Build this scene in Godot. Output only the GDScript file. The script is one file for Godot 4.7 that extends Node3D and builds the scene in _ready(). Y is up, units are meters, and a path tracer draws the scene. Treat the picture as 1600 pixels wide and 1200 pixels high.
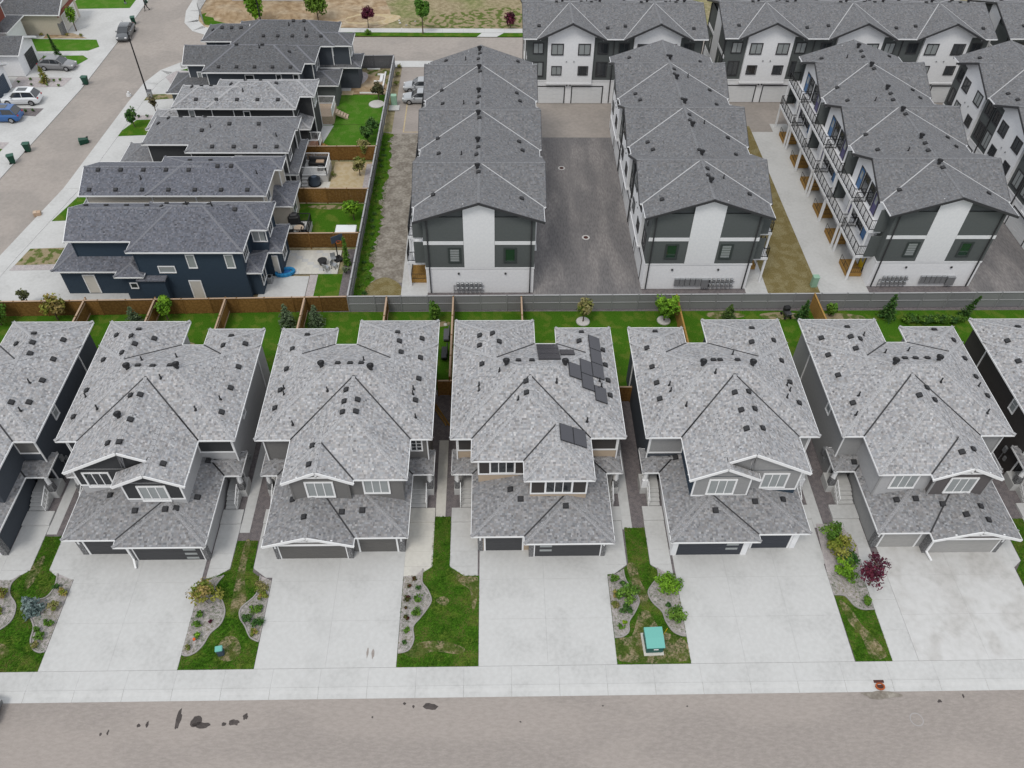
extends Node3D
# Aerial view of a street of duplexes with townhouse rows behind. Metres, y up, -z is away from the camera.

var M := {}
var rng := RandomNumberGenerator.new()
var taken := {}
var cache := {}

func _ready():
	rng.seed = 77
	setup_camera_and_light()
	make_materials()
	build_ground()
	build_duplexes()
	build_townhouses()
	build_side_street_houses()
	build_west_houses()
	build_fences()
	build_yards()
	build_front_yards()
	build_street_things()
	build_far_field()

func setup_camera_and_light():
	var cam := Camera3D.new()
	cam.name = "camera"
	cam.fov = 50.58
	cam.far = 900.0
	cam.near = 0.1
	cam.position = Vector3(0, 50, 0)
	cam.rotation_degrees = Vector3(-46.8, -1.84, 1.06)
	add_child(cam)
	cam.current = true
	var we := WorldEnvironment.new()
	we.name = "environment"
	var env := Environment.new()
	env.background_mode = Environment.BG_SKY
	var sm := ProceduralSkyMaterial.new()
	sm.sky_top_color = Color(0.93, 0.95, 0.98)
	sm.sky_horizon_color = Color(0.94, 0.95, 0.97)
	sm.sky_curve = 0.2
	sm.ground_bottom_color = Color(0.45, 0.44, 0.42)
	sm.ground_horizon_color = Color(0.8, 0.81, 0.83)
	var sky := Sky.new()
	sky.sky_material = sm
	env.sky = sky
	env.background_energy_multiplier = 1.0
	env.tonemap_mode = Environment.TONE_MAPPER_LINEAR
	env.tonemap_exposure = 1.07
	env.sdfgi_enabled = true
	env.ssao_enabled = true
	env.ssil_enabled = true
	we.environment = env
	add_child(we)
	var sun := DirectionalLight3D.new()
	sun.name = "sun"
	sun.light_energy = 0.45
	sun.light_angular_distance = 18.0
	sun.light_color = Color(1.0, 0.985, 0.96)
	sun.shadow_enabled = true
	sun.rotation_degrees = Vector3(-59, -30, 0)
	add_child(sun)

# ---------------------------------------------------------------- mesh builder
class MB:
	var v := PackedVector3Array()
	var n := PackedVector3Array()
	var t := PackedVector2Array()
	var c := PackedColorArray()
	var col = null
	func tri(a: Vector3, b: Vector3, d: Vector3, ua: Vector2, ub: Vector2, ud: Vector2):
		var nn := (b - a).cross(d - a)
		if nn.length_squared() < 1e-12: return
		nn = nn.normalized()
		v.append(a); v.append(d); v.append(b)
		n.append(nn); n.append(nn); n.append(nn)
		t.append(ua); t.append(ud); t.append(ub)
		if col != null:
			c.append(col); c.append(col); c.append(col)
	func uvof(p: Vector3, nn: Vector3) -> Vector2:
		if absf(nn.y) > 0.72: return Vector2(p.x, p.z)
		if absf(nn.x) > absf(nn.z): return Vector2(p.z, -p.y)
		return Vector2(p.x, -p.y)
	# corners counter-clockwise seen from outside
	func quad(a: Vector3, b: Vector3, d: Vector3, e: Vector3):
		var nn := (b - a).cross(d - a)
		if nn.length_squared() < 1e-12: nn = (d - a).cross(e - a)
		nn = nn.normalized()
		tri(a, b, d, uvof(a, nn), uvof(b, nn), uvof(d, nn))
		tri(a, d, e, uvof(a, nn), uvof(d, nn), uvof(e, nn))
	func tri3(a: Vector3, b: Vector3, d: Vector3):
		var nn := (b - a).cross(d - a).normalized()
		tri(a, b, d, uvof(a, nn), uvof(b, nn), uvof(d, nn))
	func box(lo: Vector3, hi: Vector3, xf := Transform3D.IDENTITY, caps := true):
		var p := []
		for i in 8:
			p.append(xf * Vector3(hi.x if i & 1 else lo.x, hi.y if i & 2 else lo.y, hi.z if i & 4 else lo.z))
		quad(p[4], p[5], p[7], p[6]); quad(p[1], p[0], p[2], p[3])
		quad(p[5], p[1], p[3], p[7]); quad(p[0], p[4], p[6], p[2])
		if caps:
			quad(p[6], p[7], p[3], p[2]); quad(p[0], p[1], p[5], p[4])
	func cbox(c0: Vector3, s: Vector3, xf := Transform3D.IDENTITY):
		box(c0 - s * 0.5, c0 + s * 0.5, xf)
	# box with chamfered vertical and top edges
	func bevel(lo: Vector3, hi: Vector3, b: float):
		var y1 := hi.y - b
		var o := [Vector2(lo.x + b, lo.z), Vector2(lo.x, lo.z + b), Vector2(lo.x, hi.z - b), Vector2(lo.x + b, hi.z), Vector2(hi.x - b, hi.z), Vector2(hi.x, hi.z - b), Vector2(hi.x, lo.z + b), Vector2(hi.x - b, lo.z)]
		var cx := (lo.x + hi.x) * 0.5
		var cz := (lo.z + hi.z) * 0.5
		for i in 8:
			var p: Vector2 = o[i]
			var q: Vector2 = o[(i + 1) % 8]
			var p2 := Vector2(clampf(p.x, lo.x + b, hi.x - b), clampf(p.y, lo.z + b, hi.z - b))
			var q2 := Vector2(clampf(q.x, lo.x + b, hi.x - b), clampf(q.y, lo.z + b, hi.z - b))
			quad(Vector3(p.x, lo.y, p.y), Vector3(q.x, lo.y, q.y), Vector3(q.x, y1, q.y), Vector3(p.x, y1, p.y))
			quad(Vector3(p.x, y1, p.y), Vector3(q.x, y1, q.y), Vector3(q2.x, hi.y, q2.y), Vector3(p2.x, hi.y, p2.y))
			tri3(Vector3(cx, hi.y, cz), Vector3(p2.x, hi.y, p2.y), Vector3(q2.x, hi.y, q2.y))
	func bar(a: Vector3, b: Vector3, w: float, h: float):
		var d := (b - a)
		var l := d.length()
		if l < 1e-5: return
		d /= l
		var up := Vector3.UP if absf(d.y) < 0.95 else Vector3.RIGHT
		var s := d.cross(up).normalized()
		var u := s.cross(d)
		box(Vector3(-w * 0.5, -h * 0.5, 0), Vector3(w * 0.5, h * 0.5, l), Transform3D(Basis(-s, u, d), a))
	func cyl(a: Vector3, b: Vector3, r0: float, r1: float, k := 8, cap := true):
		var d := (b - a)
		var l := d.length()
		if l < 1e-5: return
		d /= l
		var up := Vector3.UP if absf(d.y) < 0.9 else Vector3.RIGHT
		var s := d.cross(up).normalized()
		var u := s.cross(d)
		for i in k:
			var a0 := TAU * i / k
			var a1 := TAU * (i + 1) / k
			var e0 := s * cos(a0) + u * sin(a0)
			var e1 := s * cos(a1) + u * sin(a1)
			var i0 := v.size()
			quad(a + e1 * r0, a + e0 * r0, b + e0 * r1, b + e1 * r1)
			if v.size() - i0 == 6:
				for q in 6:
					var pp := v[i0 + q]
					var along := (pp - a).dot(d)
					n[i0 + q] = (pp - a - d * along).normalized() if (pp - a - d * along).length() > 1e-5 else d
			if cap and r1 > 0.001: tri3(b, b + e1 * r1, b + e0 * r1)
			if cap and r0 > 0.001: tri3(a, a + e0 * r0, a + e1 * r0)
	func mesh() -> ArrayMesh:
		var m := ArrayMesh.new()
		if v.is_empty(): return m
		var arr := []
		arr.resize(Mesh.ARRAY_MAX)
		arr[Mesh.ARRAY_VERTEX] = v
		arr[Mesh.ARRAY_NORMAL] = n
		arr[Mesh.ARRAY_TEX_UV] = t
		if c.size() == v.size(): arr[Mesh.ARRAY_COLOR] = c
		m.add_surface_from_arrays(Mesh.PRIMITIVE_TRIANGLES, arr)
		return m

# ---------------------------------------------------------------- scene helpers
func numbered(s: String) -> String:
	if not taken.has(s):
		taken[s] = 0
		return s
	taken[s] += 1
	return "%s_%03d" % [s, taken[s]]

func tag(o: Node, label: String, category: String, group := "", kind := ""):
	if label != "": o.set_meta("label", label)
	if category != "": o.set_meta("category", category)
	if group != "": o.set_meta("group", group)
	if kind != "": o.set_meta("kind", kind)

func thing(called: String, label: String, category: String, at := Vector3.ZERO, turn := 0.0, group := "") -> Node3D:
	var o := Node3D.new()
	o.name = numbered(called)
	add_child(o)
	o.position = at
	o.rotation.y = turn
	tag(o, label, category, group)
	return o

func part(called: String, shape, m: Material, parent: Node, xf := Transform3D.IDENTITY) -> MeshInstance3D:
	var o := MeshInstance3D.new()
	o.name = called
	o.mesh = shape.mesh() if shape is MB else shape
	o.material_override = m
	o.transform = xf
	if parent == self: o.name = numbered(called)
	parent.add_child(o, true)
	return o

# one part per connected piece
func parts_of(called: String, mb: MB, m: Material, parent: Node) -> Array:
	var ids := {}
	var up := []
	var vid := PackedInt32Array()
	vid.resize(mb.v.size())
	for i in mb.v.size():
		var p := mb.v[i]
		var k := Vector3i(roundi(p.x * 100), roundi(p.y * 100), roundi(p.z * 100))
		if not ids.has(k):
			ids[k] = up.size()
			up.append(up.size())
		vid[i] = ids[k]
	var find := func(a: int) -> int:
		while up[a] != a:
			up[a] = up[up[a]]
			a = up[a]
		return a
	for i in range(0, mb.v.size(), 3):
		var a: int = find.call(vid[i])
		for j in [1, 2]:
			var b: int = find.call(vid[i + j])
			if a != b: up[b] = a
	var out := {}
	for i in range(0, mb.v.size(), 3):
		var r: int = find.call(vid[i])
		if not out.has(r): out[r] = MB.new()
		var o: MB = out[r]
		for j in 3:
			o.v.append(mb.v[i + j]); o.n.append(mb.n[i + j]); o.t.append(mb.t[i + j])
	var res := []
	for r in out: res.append(part(called, out[r], m, parent))
	return res

func struct(called: String, shape, m: Material, xf := Transform3D.IDENTITY) -> MeshInstance3D:
	var o := part(called, shape, m, self, xf)
	o.set_meta("kind", "structure")
	return o

func copy_of(o: Node3D, label: String, at: Vector3, turn: float, group := "") -> Node3D:
	var c: Node3D = o.duplicate()
	var base := String(o.name)
	if base.length() > 4 and base[-4] == "_" and base.right(3).is_valid_int(): base = base.left(-4)
	c.name = numbered(base)
	add_child(c)
	c.position = at
	c.rotation.y = turn
	c.set_meta("label", label)
	if group != "": c.set_meta("group", group)
	return c

func at(x: float, y: float, z: float, turn := 0.0) -> Transform3D:
	return Transform3D(Basis(Vector3.UP, turn), Vector3(x, y, z))

func sheet_mesh(pts: PackedVector2Array, y: float, thick := 0.0) -> MB:
	var b := MB.new()
	var idx := Geometry2D.triangulate_polygon(pts)
	for i in range(0, idx.size(), 3):
		var p := pts[idx[i]]
		var q := pts[idx[i + 1]]
		var r := pts[idx[i + 2]]
		if (q - p).cross(r - p) > 0:
			var s := q
			q = r
			r = s
		b.tri(Vector3(p.x, y, p.y), Vector3(q.x, y, q.y), Vector3(r.x, y, r.y), p, q, r)
	if thick > 0.0:
		for i in pts.size():
			var p := pts[i]
			var q := pts[(i + 1) % pts.size()]
			if Geometry2D.is_polygon_clockwise(pts):
				b.quad(Vector3(p.x, y - thick, p.y), Vector3(q.x, y - thick, q.y), Vector3(q.x, y, q.y), Vector3(p.x, y, p.y))
			else:
				b.quad(Vector3(q.x, y - thick, q.y), Vector3(p.x, y - thick, p.y), Vector3(p.x, y, p.y), Vector3(q.x, y, q.y))
	return b

func poly(a: Array) -> PackedVector2Array:
	var o := PackedVector2Array()
	for i in range(0, a.size(), 2): o.append(Vector2(a[i], a[i + 1]))
	return o

func smooth_poly(a: Array, closed := true) -> PackedVector2Array:
	var src := poly(a)
	var o := PackedVector2Array()
	var k := src.size()
	for i in (k if closed else k - 1):
		var p0 := src[(i - 1 + k) % k] if closed or i > 0 else src[0]
		var p1 := src[i]
		var p2 := src[(i + 1) % k]
		var p3 := src[(i + 2) % k] if closed or i + 2 < k else src[k - 1]
		for j in 4: o.append(p1.cubic_interpolate(p2, p0, p3, j / 4.0))
	if not closed: o.append(src[k - 1])
	return o

func rect(x0: float, z0: float, x1: float, z1: float) -> PackedVector2Array:
	return PackedVector2Array([Vector2(x0, z0), Vector2(x1, z0), Vector2(x1, z1), Vector2(x0, z1)])

# ---------------------------------------------------------------- materials
func lin(r: float, g: float, b: float) -> Color:
	return Color(r, g, b).linear_to_srgb()

func noise_bytes(size: int, freq: float, oct: int, sd: int, type := FastNoiseLite.TYPE_SIMPLEX_SMOOTH) -> PackedByteArray:
	var f := FastNoiseLite.new()
	f.seed = sd
	f.noise_type = type
	f.frequency = freq
	f.fractal_octaves = oct
	var im := f.get_seamless_image(size, size, false, false, 0.15, true)
	im.convert(Image.FORMAT_L8)
	return im.get_data()

# mixes colour list A with B where the coarse noise is high; fine noise picks inside each list
func mix_tex(size: int, la: Array, lb: Array, coarse: float, fine: float, lo: float, hi: float, sd: int, grain := 0.1) -> ImageTexture:
	var nc := noise_bytes(size, coarse, 4, sd)
	var nf := noise_bytes(size, fine, 3, sd + 1)
	var lut := PackedByteArray()
	for m in 16:
		var w := smoothstep(lo, hi, m / 15.0)
		for k in 64:
			var u := k / 63.0
			var ia := minf(u * (la.size() - 1), la.size() - 1.001)
			var ib := minf(u * (lb.size() - 1), lb.size() - 1.001)
			var ca: Color = la[int(ia)].lerp(la[int(ia) + 1], ia - int(ia))
			var cb: Color = lb[int(ib)].lerp(lb[int(ib) + 1], ib - int(ib))
			var c := ca.lerp(cb, w).linear_to_srgb()
			lut.append(int(c.r * 255)); lut.append(int(c.g * 255)); lut.append(int(c.b * 255))
	var out := PackedByteArray()
	out.resize(size * size * 3)
	var st := sd * 7919 + 13
	var ga := int(grain * 63)
	for i in size * size:
		st = (st * 1103515245 + 12345) & 0x7fffffff
		var k: int = clampi((nf[i] >> 2) + ((st >> 16) % (2 * ga + 1)) - ga, 0, 63)
		var j := ((nc[i] >> 4) * 64 + k) * 3
		out[i * 3] = lut[j]; out[i * 3 + 1] = lut[j + 1]; out[i * 3 + 2] = lut[j + 2]
	var im := Image.create_from_data(size, size, false, Image.FORMAT_RGB8, out)
	im.generate_mipmaps()
	return ImageTexture.create_from_image(im)

func ground_mat(called: String, tex: Texture2D, metres: float, rough := 0.92, nrm: Texture2D = null, ns := 0.5):
	var m := StandardMaterial3D.new()
	m.albedo_texture = tex
	m.roughness = rough
	m.metallic_specular = 0.3
	m.uv1_triplanar = true
	m.uv1_world_triplanar = true
	m.uv1_scale = Vector3.ONE / metres
	if nrm:
		m.normal_enabled = true
		m.normal_texture = nrm
		m.normal_scale = ns
	M[called] = m

func flat(called: String, c: Color, rough := 0.7, metal := 0.0) -> StandardMaterial3D:
	var m := StandardMaterial3D.new()
	m.albedo_color = c
	m.roughness = rough
	m.metallic = metal
	m.metallic_specular = 0.4
	M[called] = m
	return m

func textured(called: String, c: Color, tex: Texture2D, metres: float, nrm: Texture2D, ns: float, rough := 0.8):
	var m := flat(called, c, rough)
	m.albedo_texture = tex
	m.uv1_scale = Vector3.ONE / metres
	if nrm:
		m.normal_enabled = true
		m.normal_texture = nrm
		m.normal_scale = ns

func bump_of(im: Image, k: float) -> ImageTexture:
	var b := im.duplicate()
	b.convert(Image.FORMAT_RGBA8)
	b.bump_map_to_normal_map(k)
	b.generate_mipmaps()
	return ImageTexture.create_from_image(b)

func shingle_tex(sd: int, contrast: float) -> Array:
	var r := RandomNumberGenerator.new()
	r.seed = sd
	var s := 1024
	var im := Image.create(s, s, false, Image.FORMAT_RGB8)
	var hm := Image.create(s, s, false, Image.FORMAT_RGB8)
	var rows := 64
	var ch := s / rows
	for j in rows:
		var x := -r.randi_range(0, 30)
		while x < s:
			var w := r.randi_range(9, 24)
			var g := clampf(0.8 + r.randfn(0.0, contrast), 0.42, 1.0)
			var tint := r.randf_range(-0.012, 0.012)
			im.fill_rect(Rect2i(maxi(x, 0), j * ch, mini(x + w, s) - maxi(x, 0), ch), Color(g + tint, g, g - tint + 0.008))
			hm.fill_rect(Rect2i(maxi(x, 0), j * ch, mini(x + w, s) - maxi(x, 0), ch), Color.WHITE * r.randf_range(0.25, 0.6))
			x += w
		for k in ch:
			# each course lies over the one above it at its lower edge
			var band := Image.create(s, 1, false, Image.FORMAT_RGB8)
			band.copy_from(hm.get_region(Rect2i(0, j * ch + k, s, 1)))
			band.adjust_bcs(0.55 + 0.9 * k / ch, 1.0, 1.0)
			hm.blit_rect(band, Rect2i(0, 0, s, 1), Vector2i(0, j * ch + k))
	var nb := noise_bytes(s, 0.25, 2, sd)
	var d := im.get_data()
	for i in s * s:
		var q := 0.86 + nb[i] / 255.0 * 0.28
		d[i * 3] = mini(255, int(d[i * 3] * q)); d[i * 3 + 1] = mini(255, int(d[i * 3 + 1] * q)); d[i * 3 + 2] = mini(255, int(d[i * 3 + 2] * q))
	im = Image.create_from_data(s, s, false, Image.FORMAT_RGB8, d)
	im.generate_mipmaps()
	return [ImageTexture.create_from_image(im), bump_of(hm, 3.0)]

func profile_tex(vertical: bool, n: int) -> ImageTexture:
	var s := 512
	var im := Image.create(s, s, false, Image.FORMAT_RGB8)
	for i in s:
		var f := fposmod(float(i) / s * n, 1.0)
		var h := 0.0
		if vertical: h = 0.8 if f < 0.13 else 0.3
		else: h = 0.25 + 0.6 * f
		if vertical: im.fill_rect(Rect2i(i, 0, 1, s), Color(h, h, h))
		else: im.fill_rect(Rect2i(0, i, s, 1), Color(h, h, h))
	return bump_of(im, 6.0)

func make_materials():
	var sh := shingle_tex(5, 0.065)
	var sh2 := shingle_tex(9, 0.05)
	textured("roof_light", lin(0.515, 0.508, 0.503), sh[0], 9.0, sh[1], 0.9, 0.95)
	textured("roof_low", lin(0.37, 0.366, 0.364), sh[0], 9.0, sh[1], 0.7, 0.95)
	textured("roof_town", lin(0.245, 0.245, 0.248), sh2[0], 9.0, sh2[1], 0.9, 0.95)
	textured("roof_slate", lin(0.2, 0.206, 0.232), sh[0], 9.0, sh[1], 0.9, 0.95)
	textured("roof_mid", lin(0.27, 0.272, 0.28), sh2[0], 9.0, sh2[1], 0.9, 0.95)
	textured("roof_pale", lin(0.4, 0.4, 0.402), sh[0], 9.0, sh[1], 0.9, 0.95)
	textured("roof_charcoal", lin(0.175, 0.177, 0.182), sh2[0], 9.0, sh2[1], 0.8, 0.95)
	textured("cap_light", lin(0.56, 0.556, 0.552), sh[0], 2.2, null, 1.0, 0.95)
	textured("cap_low", lin(0.43, 0.426, 0.424), sh[0], 2.2, null, 1.0, 0.95)
	textured("cap_slate", lin(0.27, 0.275, 0.295), sh[0], 2.2, null, 1.0, 0.95)
	textured("cap_town", lin(0.3, 0.302, 0.307), sh2[0], 2.2, null, 1.0, 0.95)
	var lap := profile_tex(false, 6)
	var bat := profile_tex(true, 3)
	var wt := mix_tex(256, [Color(0.86, 0.86, 0.86), Color(0.93, 0.93, 0.93)], [Color(0.9, 0.89, 0.88), Color(0.97, 0.97, 0.97)], 0.012, 0.2, 0.3, 0.7, 21, 0.2)
	var sid := {"white": [0.78, 0.785, 0.8], "slate": [0.085, 0.1, 0.108], "greypale": [0.42, 0.42, 0.425], "taupe": [0.17, 0.165, 0.16], "beige": [0.44, 0.35, 0.26], "navy": [0.03, 0.043, 0.068], "charcoal": [0.045, 0.047, 0.05], "brown": [0.05, 0.045, 0.043], "darkgrey": [0.105, 0.116, 0.115], "stonegrey": [0.31, 0.31, 0.31], "cream": [0.5, 0.46, 0.4], "bluegrey": [0.06, 0.07, 0.085], "mauve": [0.115, 0.105, 0.105], "townwhite": [0.84, 0.845, 0.86], "darkblue": [0.03, 0.05, 0.075], "redwood": [0.22, 0.06, 0.04], "tan": [0.5, 0.45, 0.37]}
	for k in sid:
		var q: Array = sid[k]
		textured("lap_" + k, lin(q[0], q[1], q[2]), wt, 1.1, lap, 1.6, 0.72)
		textured("bat_" + k, lin(q[0], q[1], q[2]), wt, 1.1, bat, 0.9, 0.72)
	textured("smooth_white", lin(0.84, 0.845, 0.86), wt, 3.0, null, 1.0, 0.6)
	flat("trim", lin(0.78, 0.78, 0.78), 0.55)
	flat("trim_dark", lin(0.045, 0.045, 0.048), 0.55)
	flat("frame_green", lin(0.05, 0.06, 0.058), 0.5)
	flat("black", lin(0.015, 0.015, 0.016), 0.55)
	flat("vent", lin(0.03, 0.03, 0.032), 0.6)
	flat("metal", lin(0.35, 0.36, 0.37), 0.4, 0.6)
	flat("valley_shade", lin(0.04, 0.04, 0.042), 0.7)  # near-black colour stands in for the shade along duplex roof valleys
	flat("valley_pale", lin(0.42, 0.42, 0.425), 0.8)
	var gl := flat("glass", lin(0.03, 0.034, 0.038), 0.07)
	gl.metallic_specular = 0.7
	gl = flat("glass_blind", lin(0.3, 0.32, 0.32), 0.12)
	gl.metallic_specular = 0.6
	gl = flat("glass_green", lin(0.02, 0.05, 0.03), 0.06)
	gl.metallic_specular = 0.7
	textured("door_char", lin(0.055, 0.056, 0.06), wt, 3.0, null, 1.0, 0.55)
	textured("door_taupe", lin(0.12, 0.116, 0.11), wt, 3.0, null, 1.0, 0.55)
	textured("door_navy", lin(0.04, 0.045, 0.058), wt, 3.0, null, 1.0, 0.55)
	textured("door_grey", lin(0.36, 0.355, 0.345), wt, 3.0, null, 1.0, 0.55)
	textured("door_white", lin(0.76, 0.77, 0.78), wt, 3.0, null, 1.0, 0.5)
	textured("door_tan", lin(0.6, 0.57, 0.51), wt, 3.0, null, 1.0, 0.55)
	flat("blue_door", lin(0.05, 0.14, 0.3), 0.5)
	flat("purple_door", lin(0.07, 0.06, 0.16), 0.5)
	flat("yellow_door", lin(0.55, 0.4, 0.02), 0.5)
	flat("red_door", lin(0.2, 0.02, 0.03), 0.5)
	var st := mix_tex(256, [Color(0.02, 0.02, 0.022), Color(0.1, 0.1, 0.105), Color(0.03, 0.03, 0.032)], [Color(0.06, 0.058, 0.06), Color(0.3, 0.3, 0.3), Color(0.05, 0.05, 0.052)], 0.06, 0.09, 0.35, 0.6, 31, 0.12)
	textured("stone", Color.WHITE, st, 1.6, null, 1.0, 0.85)
	# ground
	ground_mat("concrete", mix_tex(1024, [Color(0.475, 0.472, 0.46), Color(0.5, 0.498, 0.487), Color(0.53, 0.528, 0.518)], [Color(0.42, 0.417, 0.405), Color(0.468, 0.466, 0.455), Color(0.505, 0.5, 0.49)], 0.006, 0.06, 0.4, 0.8, 41, 0.12), 26.0, 0.9)
	ground_mat("concrete_old", mix_tex(512, [Color(0.48, 0.475, 0.46), Color(0.52, 0.515, 0.505), Color(0.55, 0.545, 0.535)], [Color(0.4, 0.392, 0.375), Color(0.46, 0.45, 0.435), Color(0.5, 0.49, 0.475)], 0.006, 0.03, 0.35, 0.75, 43, 0.15), 11.0, 0.9)
	ground_mat("concrete_cream", mix_tex(256, [Color(0.52, 0.5, 0.45), Color(0.58, 0.56, 0.51)], [Color(0.47, 0.45, 0.41), Color(0.54, 0.52, 0.48)], 0.01, 0.06, 0.4, 0.7, 44, 0.2), 6.0, 0.9)
	ground_mat("asphalt", mix_tex(1024, [Color(0.285, 0.252, 0.228), Color(0.315, 0.28, 0.255), Color(0.345, 0.307, 0.28)], [Color(0.25, 0.223, 0.203), Color(0.283, 0.252, 0.23), Color(0.325, 0.29, 0.266)], 0.004, 0.11, 0.35, 0.75, 45, 0.3), 30.0, 0.93)
	ground_mat("asphalt_far", mix_tex(512, [Color(0.3, 0.268, 0.242), Color(0.36, 0.322, 0.292)], [Color(0.265, 0.24, 0.218), Color(0.32, 0.288, 0.262)], 0.008, 0.1, 0.35, 0.7, 46, 0.2), 34.0, 0.93)
	ground_mat("asphalt_new", mix_tex(1024, [Color(0.12, 0.113, 0.114), Color(0.165, 0.157, 0.157), Color(0.2, 0.19, 0.19)], [Color(0.17, 0.158, 0.155), Color(0.225, 0.21, 0.205), Color(0.3, 0.28, 0.27)], 0.005, 0.07, 0.3, 0.85, 47, 0.2), 26.0, 0.93)
	M.asphalt_new.uv1_scale = Vector3(1.0 / 15.0, 1.0 / 15.0, 1.0 / 55.0)
	M.asphalt.uv1_scale = Vector3(1.0 / 70.0, 1.0 / 24.0, 1.0 / 24.0)
	ground_mat("wet", mix_tex(256, [Color(0.05, 0.042, 0.04), Color(0.075, 0.065, 0.06)], [Color(0.06, 0.05, 0.046), Color(0.1, 0.085, 0.08)], 0.02, 0.1, 0.4, 0.7, 48, 0.2), 4.0, 0.55)
	ground_mat("grass", mix_tex(1024, [Color(0.022, 0.074, 0.005), Color(0.048, 0.122, 0.01), Color(0.084, 0.175, 0.017)], [Color(0.05, 0.105, 0.009), Color(0.088, 0.145, 0.018), Color(0.15, 0.175, 0.04)], 0.009, 0.12, 0.45, 0.8, 51, 0.3), 14.0, 0.95)
	ground_mat("grass_dry", mix_tex(1024, [Color(0.05, 0.085, 0.014), Color(0.09, 0.12, 0.03), Color(0.14, 0.16, 0.05)], [Color(0.2, 0.17, 0.09), Color(0.27, 0.22, 0.14), Color(0.36, 0.29, 0.19)], 0.011, 0.1, 0.35, 0.62, 52, 0.3), 13.0, 0.95)
	ground_mat("grass_bright", mix_tex(512, [Color(0.04, 0.125, 0.01), Color(0.06, 0.16, 0.015), Color(0.09, 0.2, 0.026)], [Color(0.055, 0.13, 0.014), Color(0.085, 0.17, 0.026), Color(0.13, 0.22, 0.045)], 0.012, 0.12, 0.4, 0.7, 53, 0.25), 10.0, 0.95)
	for k in ["grass", "grass_dry", "grass_bright"]: M[k].metallic_specular = 0.1
	ground_mat("gravel", mix_tex(512, [Color(0.19, 0.165, 0.165), Color(0.36, 0.325, 0.325), Color(0.56, 0.52, 0.52)], [Color(0.23, 0.195, 0.195), Color(0.42, 0.38, 0.37), Color(0.6, 0.57, 0.56)], 0.02, 0.2, 0.3, 0.7, 54, 0.5), 5.0, 0.95)
	ground_mat("gravel_dark", mix_tex(512, [Color(0.07, 0.06, 0.062), Color(0.14, 0.125, 0.128), Color(0.25, 0.23, 0.235)], [Color(0.1, 0.085, 0.085), Color(0.17, 0.15, 0.15), Color(0.3, 0.27, 0.27)], 0.02, 0.2, 0.3, 0.7, 55, 0.5), 5.0, 0.95)
	ground_mat("dirt", mix_tex(1024, [Color(0.15, 0.13, 0.105), Color(0.2, 0.178, 0.15), Color(0.3, 0.27, 0.235)], [Color(0.2, 0.175, 0.14), Color(0.28, 0.255, 0.22), Color(0.38, 0.35, 0.31)], 0.009, 0.04, 0.35, 0.7, 56, 0.2), 16.0, 0.97)
	ground_mat("field", mix_tex(1024, [Color(0.19, 0.15, 0.085), Color(0.26, 0.215, 0.13), Color(0.36, 0.3, 0.2)], [Color(0.085, 0.13, 0.03), Color(0.15, 0.175, 0.055), Color(0.27, 0.25, 0.12)], 0.004, 0.06, 0.3, 0.95, 57, 0.35), 60.0, 0.97)
	ground_mat("earth", mix_tex(512, [Color(0.2, 0.135, 0.075), Color(0.3, 0.215, 0.13), Color(0.42, 0.32, 0.21)], [Color(0.25, 0.19, 0.125), Color(0.36, 0.28, 0.19), Color(0.48, 0.39, 0.28)], 0.012, 0.04, 0.3, 0.7, 58, 0.2), 24.0, 0.97)
	ground_mat("sandy", mix_tex(512, [Color(0.36, 0.27, 0.15), Color(0.42, 0.33, 0.19), Color(0.47, 0.38, 0.24)], [Color(0.4, 0.32, 0.2), Color(0.46, 0.38, 0.25), Color(0.52, 0.43, 0.3)], 0.02, 0.2, 0.3, 0.7, 59, 0.3), 8.0, 0.97)
	ground_mat("strawgrass", mix_tex(512, [Color(0.12, 0.095, 0.035), Color(0.17, 0.135, 0.055), Color(0.23, 0.185, 0.085)], [Color(0.15, 0.125, 0.055), Color(0.21, 0.175, 0.085), Color(0.3, 0.26, 0.15)], 0.012, 0.1, 0.35, 0.7, 60, 0.3), 9.0, 0.97)
	# timber
	for i in 4:
		var b := 0.8 + 0.16 * i
		ground_mat("wood%d" % i, mix_tex(256, [Color(0.11 * b, 0.055 * b, 0.016 * b), Color(0.2 * b, 0.105 * b, 0.03 * b)], [Color(0.15 * b, 0.075 * b, 0.022 * b), Color(0.26 * b, 0.145 * b, 0.045 * b)], 0.02, 0.12, 0.3, 0.7, 70 + i, 0.25), 1.7, 0.85)
	ground_mat("wood_new", mix_tex(256, [Color(0.26, 0.14, 0.035), Color(0.36, 0.21, 0.06)], [Color(0.3, 0.17, 0.05), Color(0.42, 0.26, 0.09)], 0.03, 0.15, 0.3, 0.7, 80, 0.25), 1.7, 0.85)
	ground_mat("wood_pale", mix_tex(256, [Color(0.4, 0.3, 0.22), Color(0.5, 0.39, 0.29)], [Color(0.45, 0.35, 0.27), Color(0.55, 0.45, 0.35)], 0.03, 0.15, 0.3, 0.7, 81, 0.25), 1.7, 0.85)
	ground_mat("wood_red", mix_tex(256, [Color(0.16, 0.06, 0.03), Color(0.22, 0.09, 0.045)], [Color(0.19, 0.08, 0.04), Color(0.26, 0.12, 0.06)], 0.03, 0.15, 0.3, 0.7, 82, 0.25), 1.7, 0.8)
	flat("cap_wood", lin(0.42, 0.3, 0.21), 0.8)
	flat("vinyl", lin(0.235, 0.235, 0.243), 0.75)
	flat("vinyl_b", lin(0.215, 0.215, 0.225), 0.75)
	flat("vinyl_cap", lin(0.36, 0.36, 0.365), 0.7)
	flat("fence_dark", lin(0.1, 0.1, 0.108), 0.8)
	flat("bin_green", lin(0.008, 0.05, 0.03), 0.5)
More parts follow.
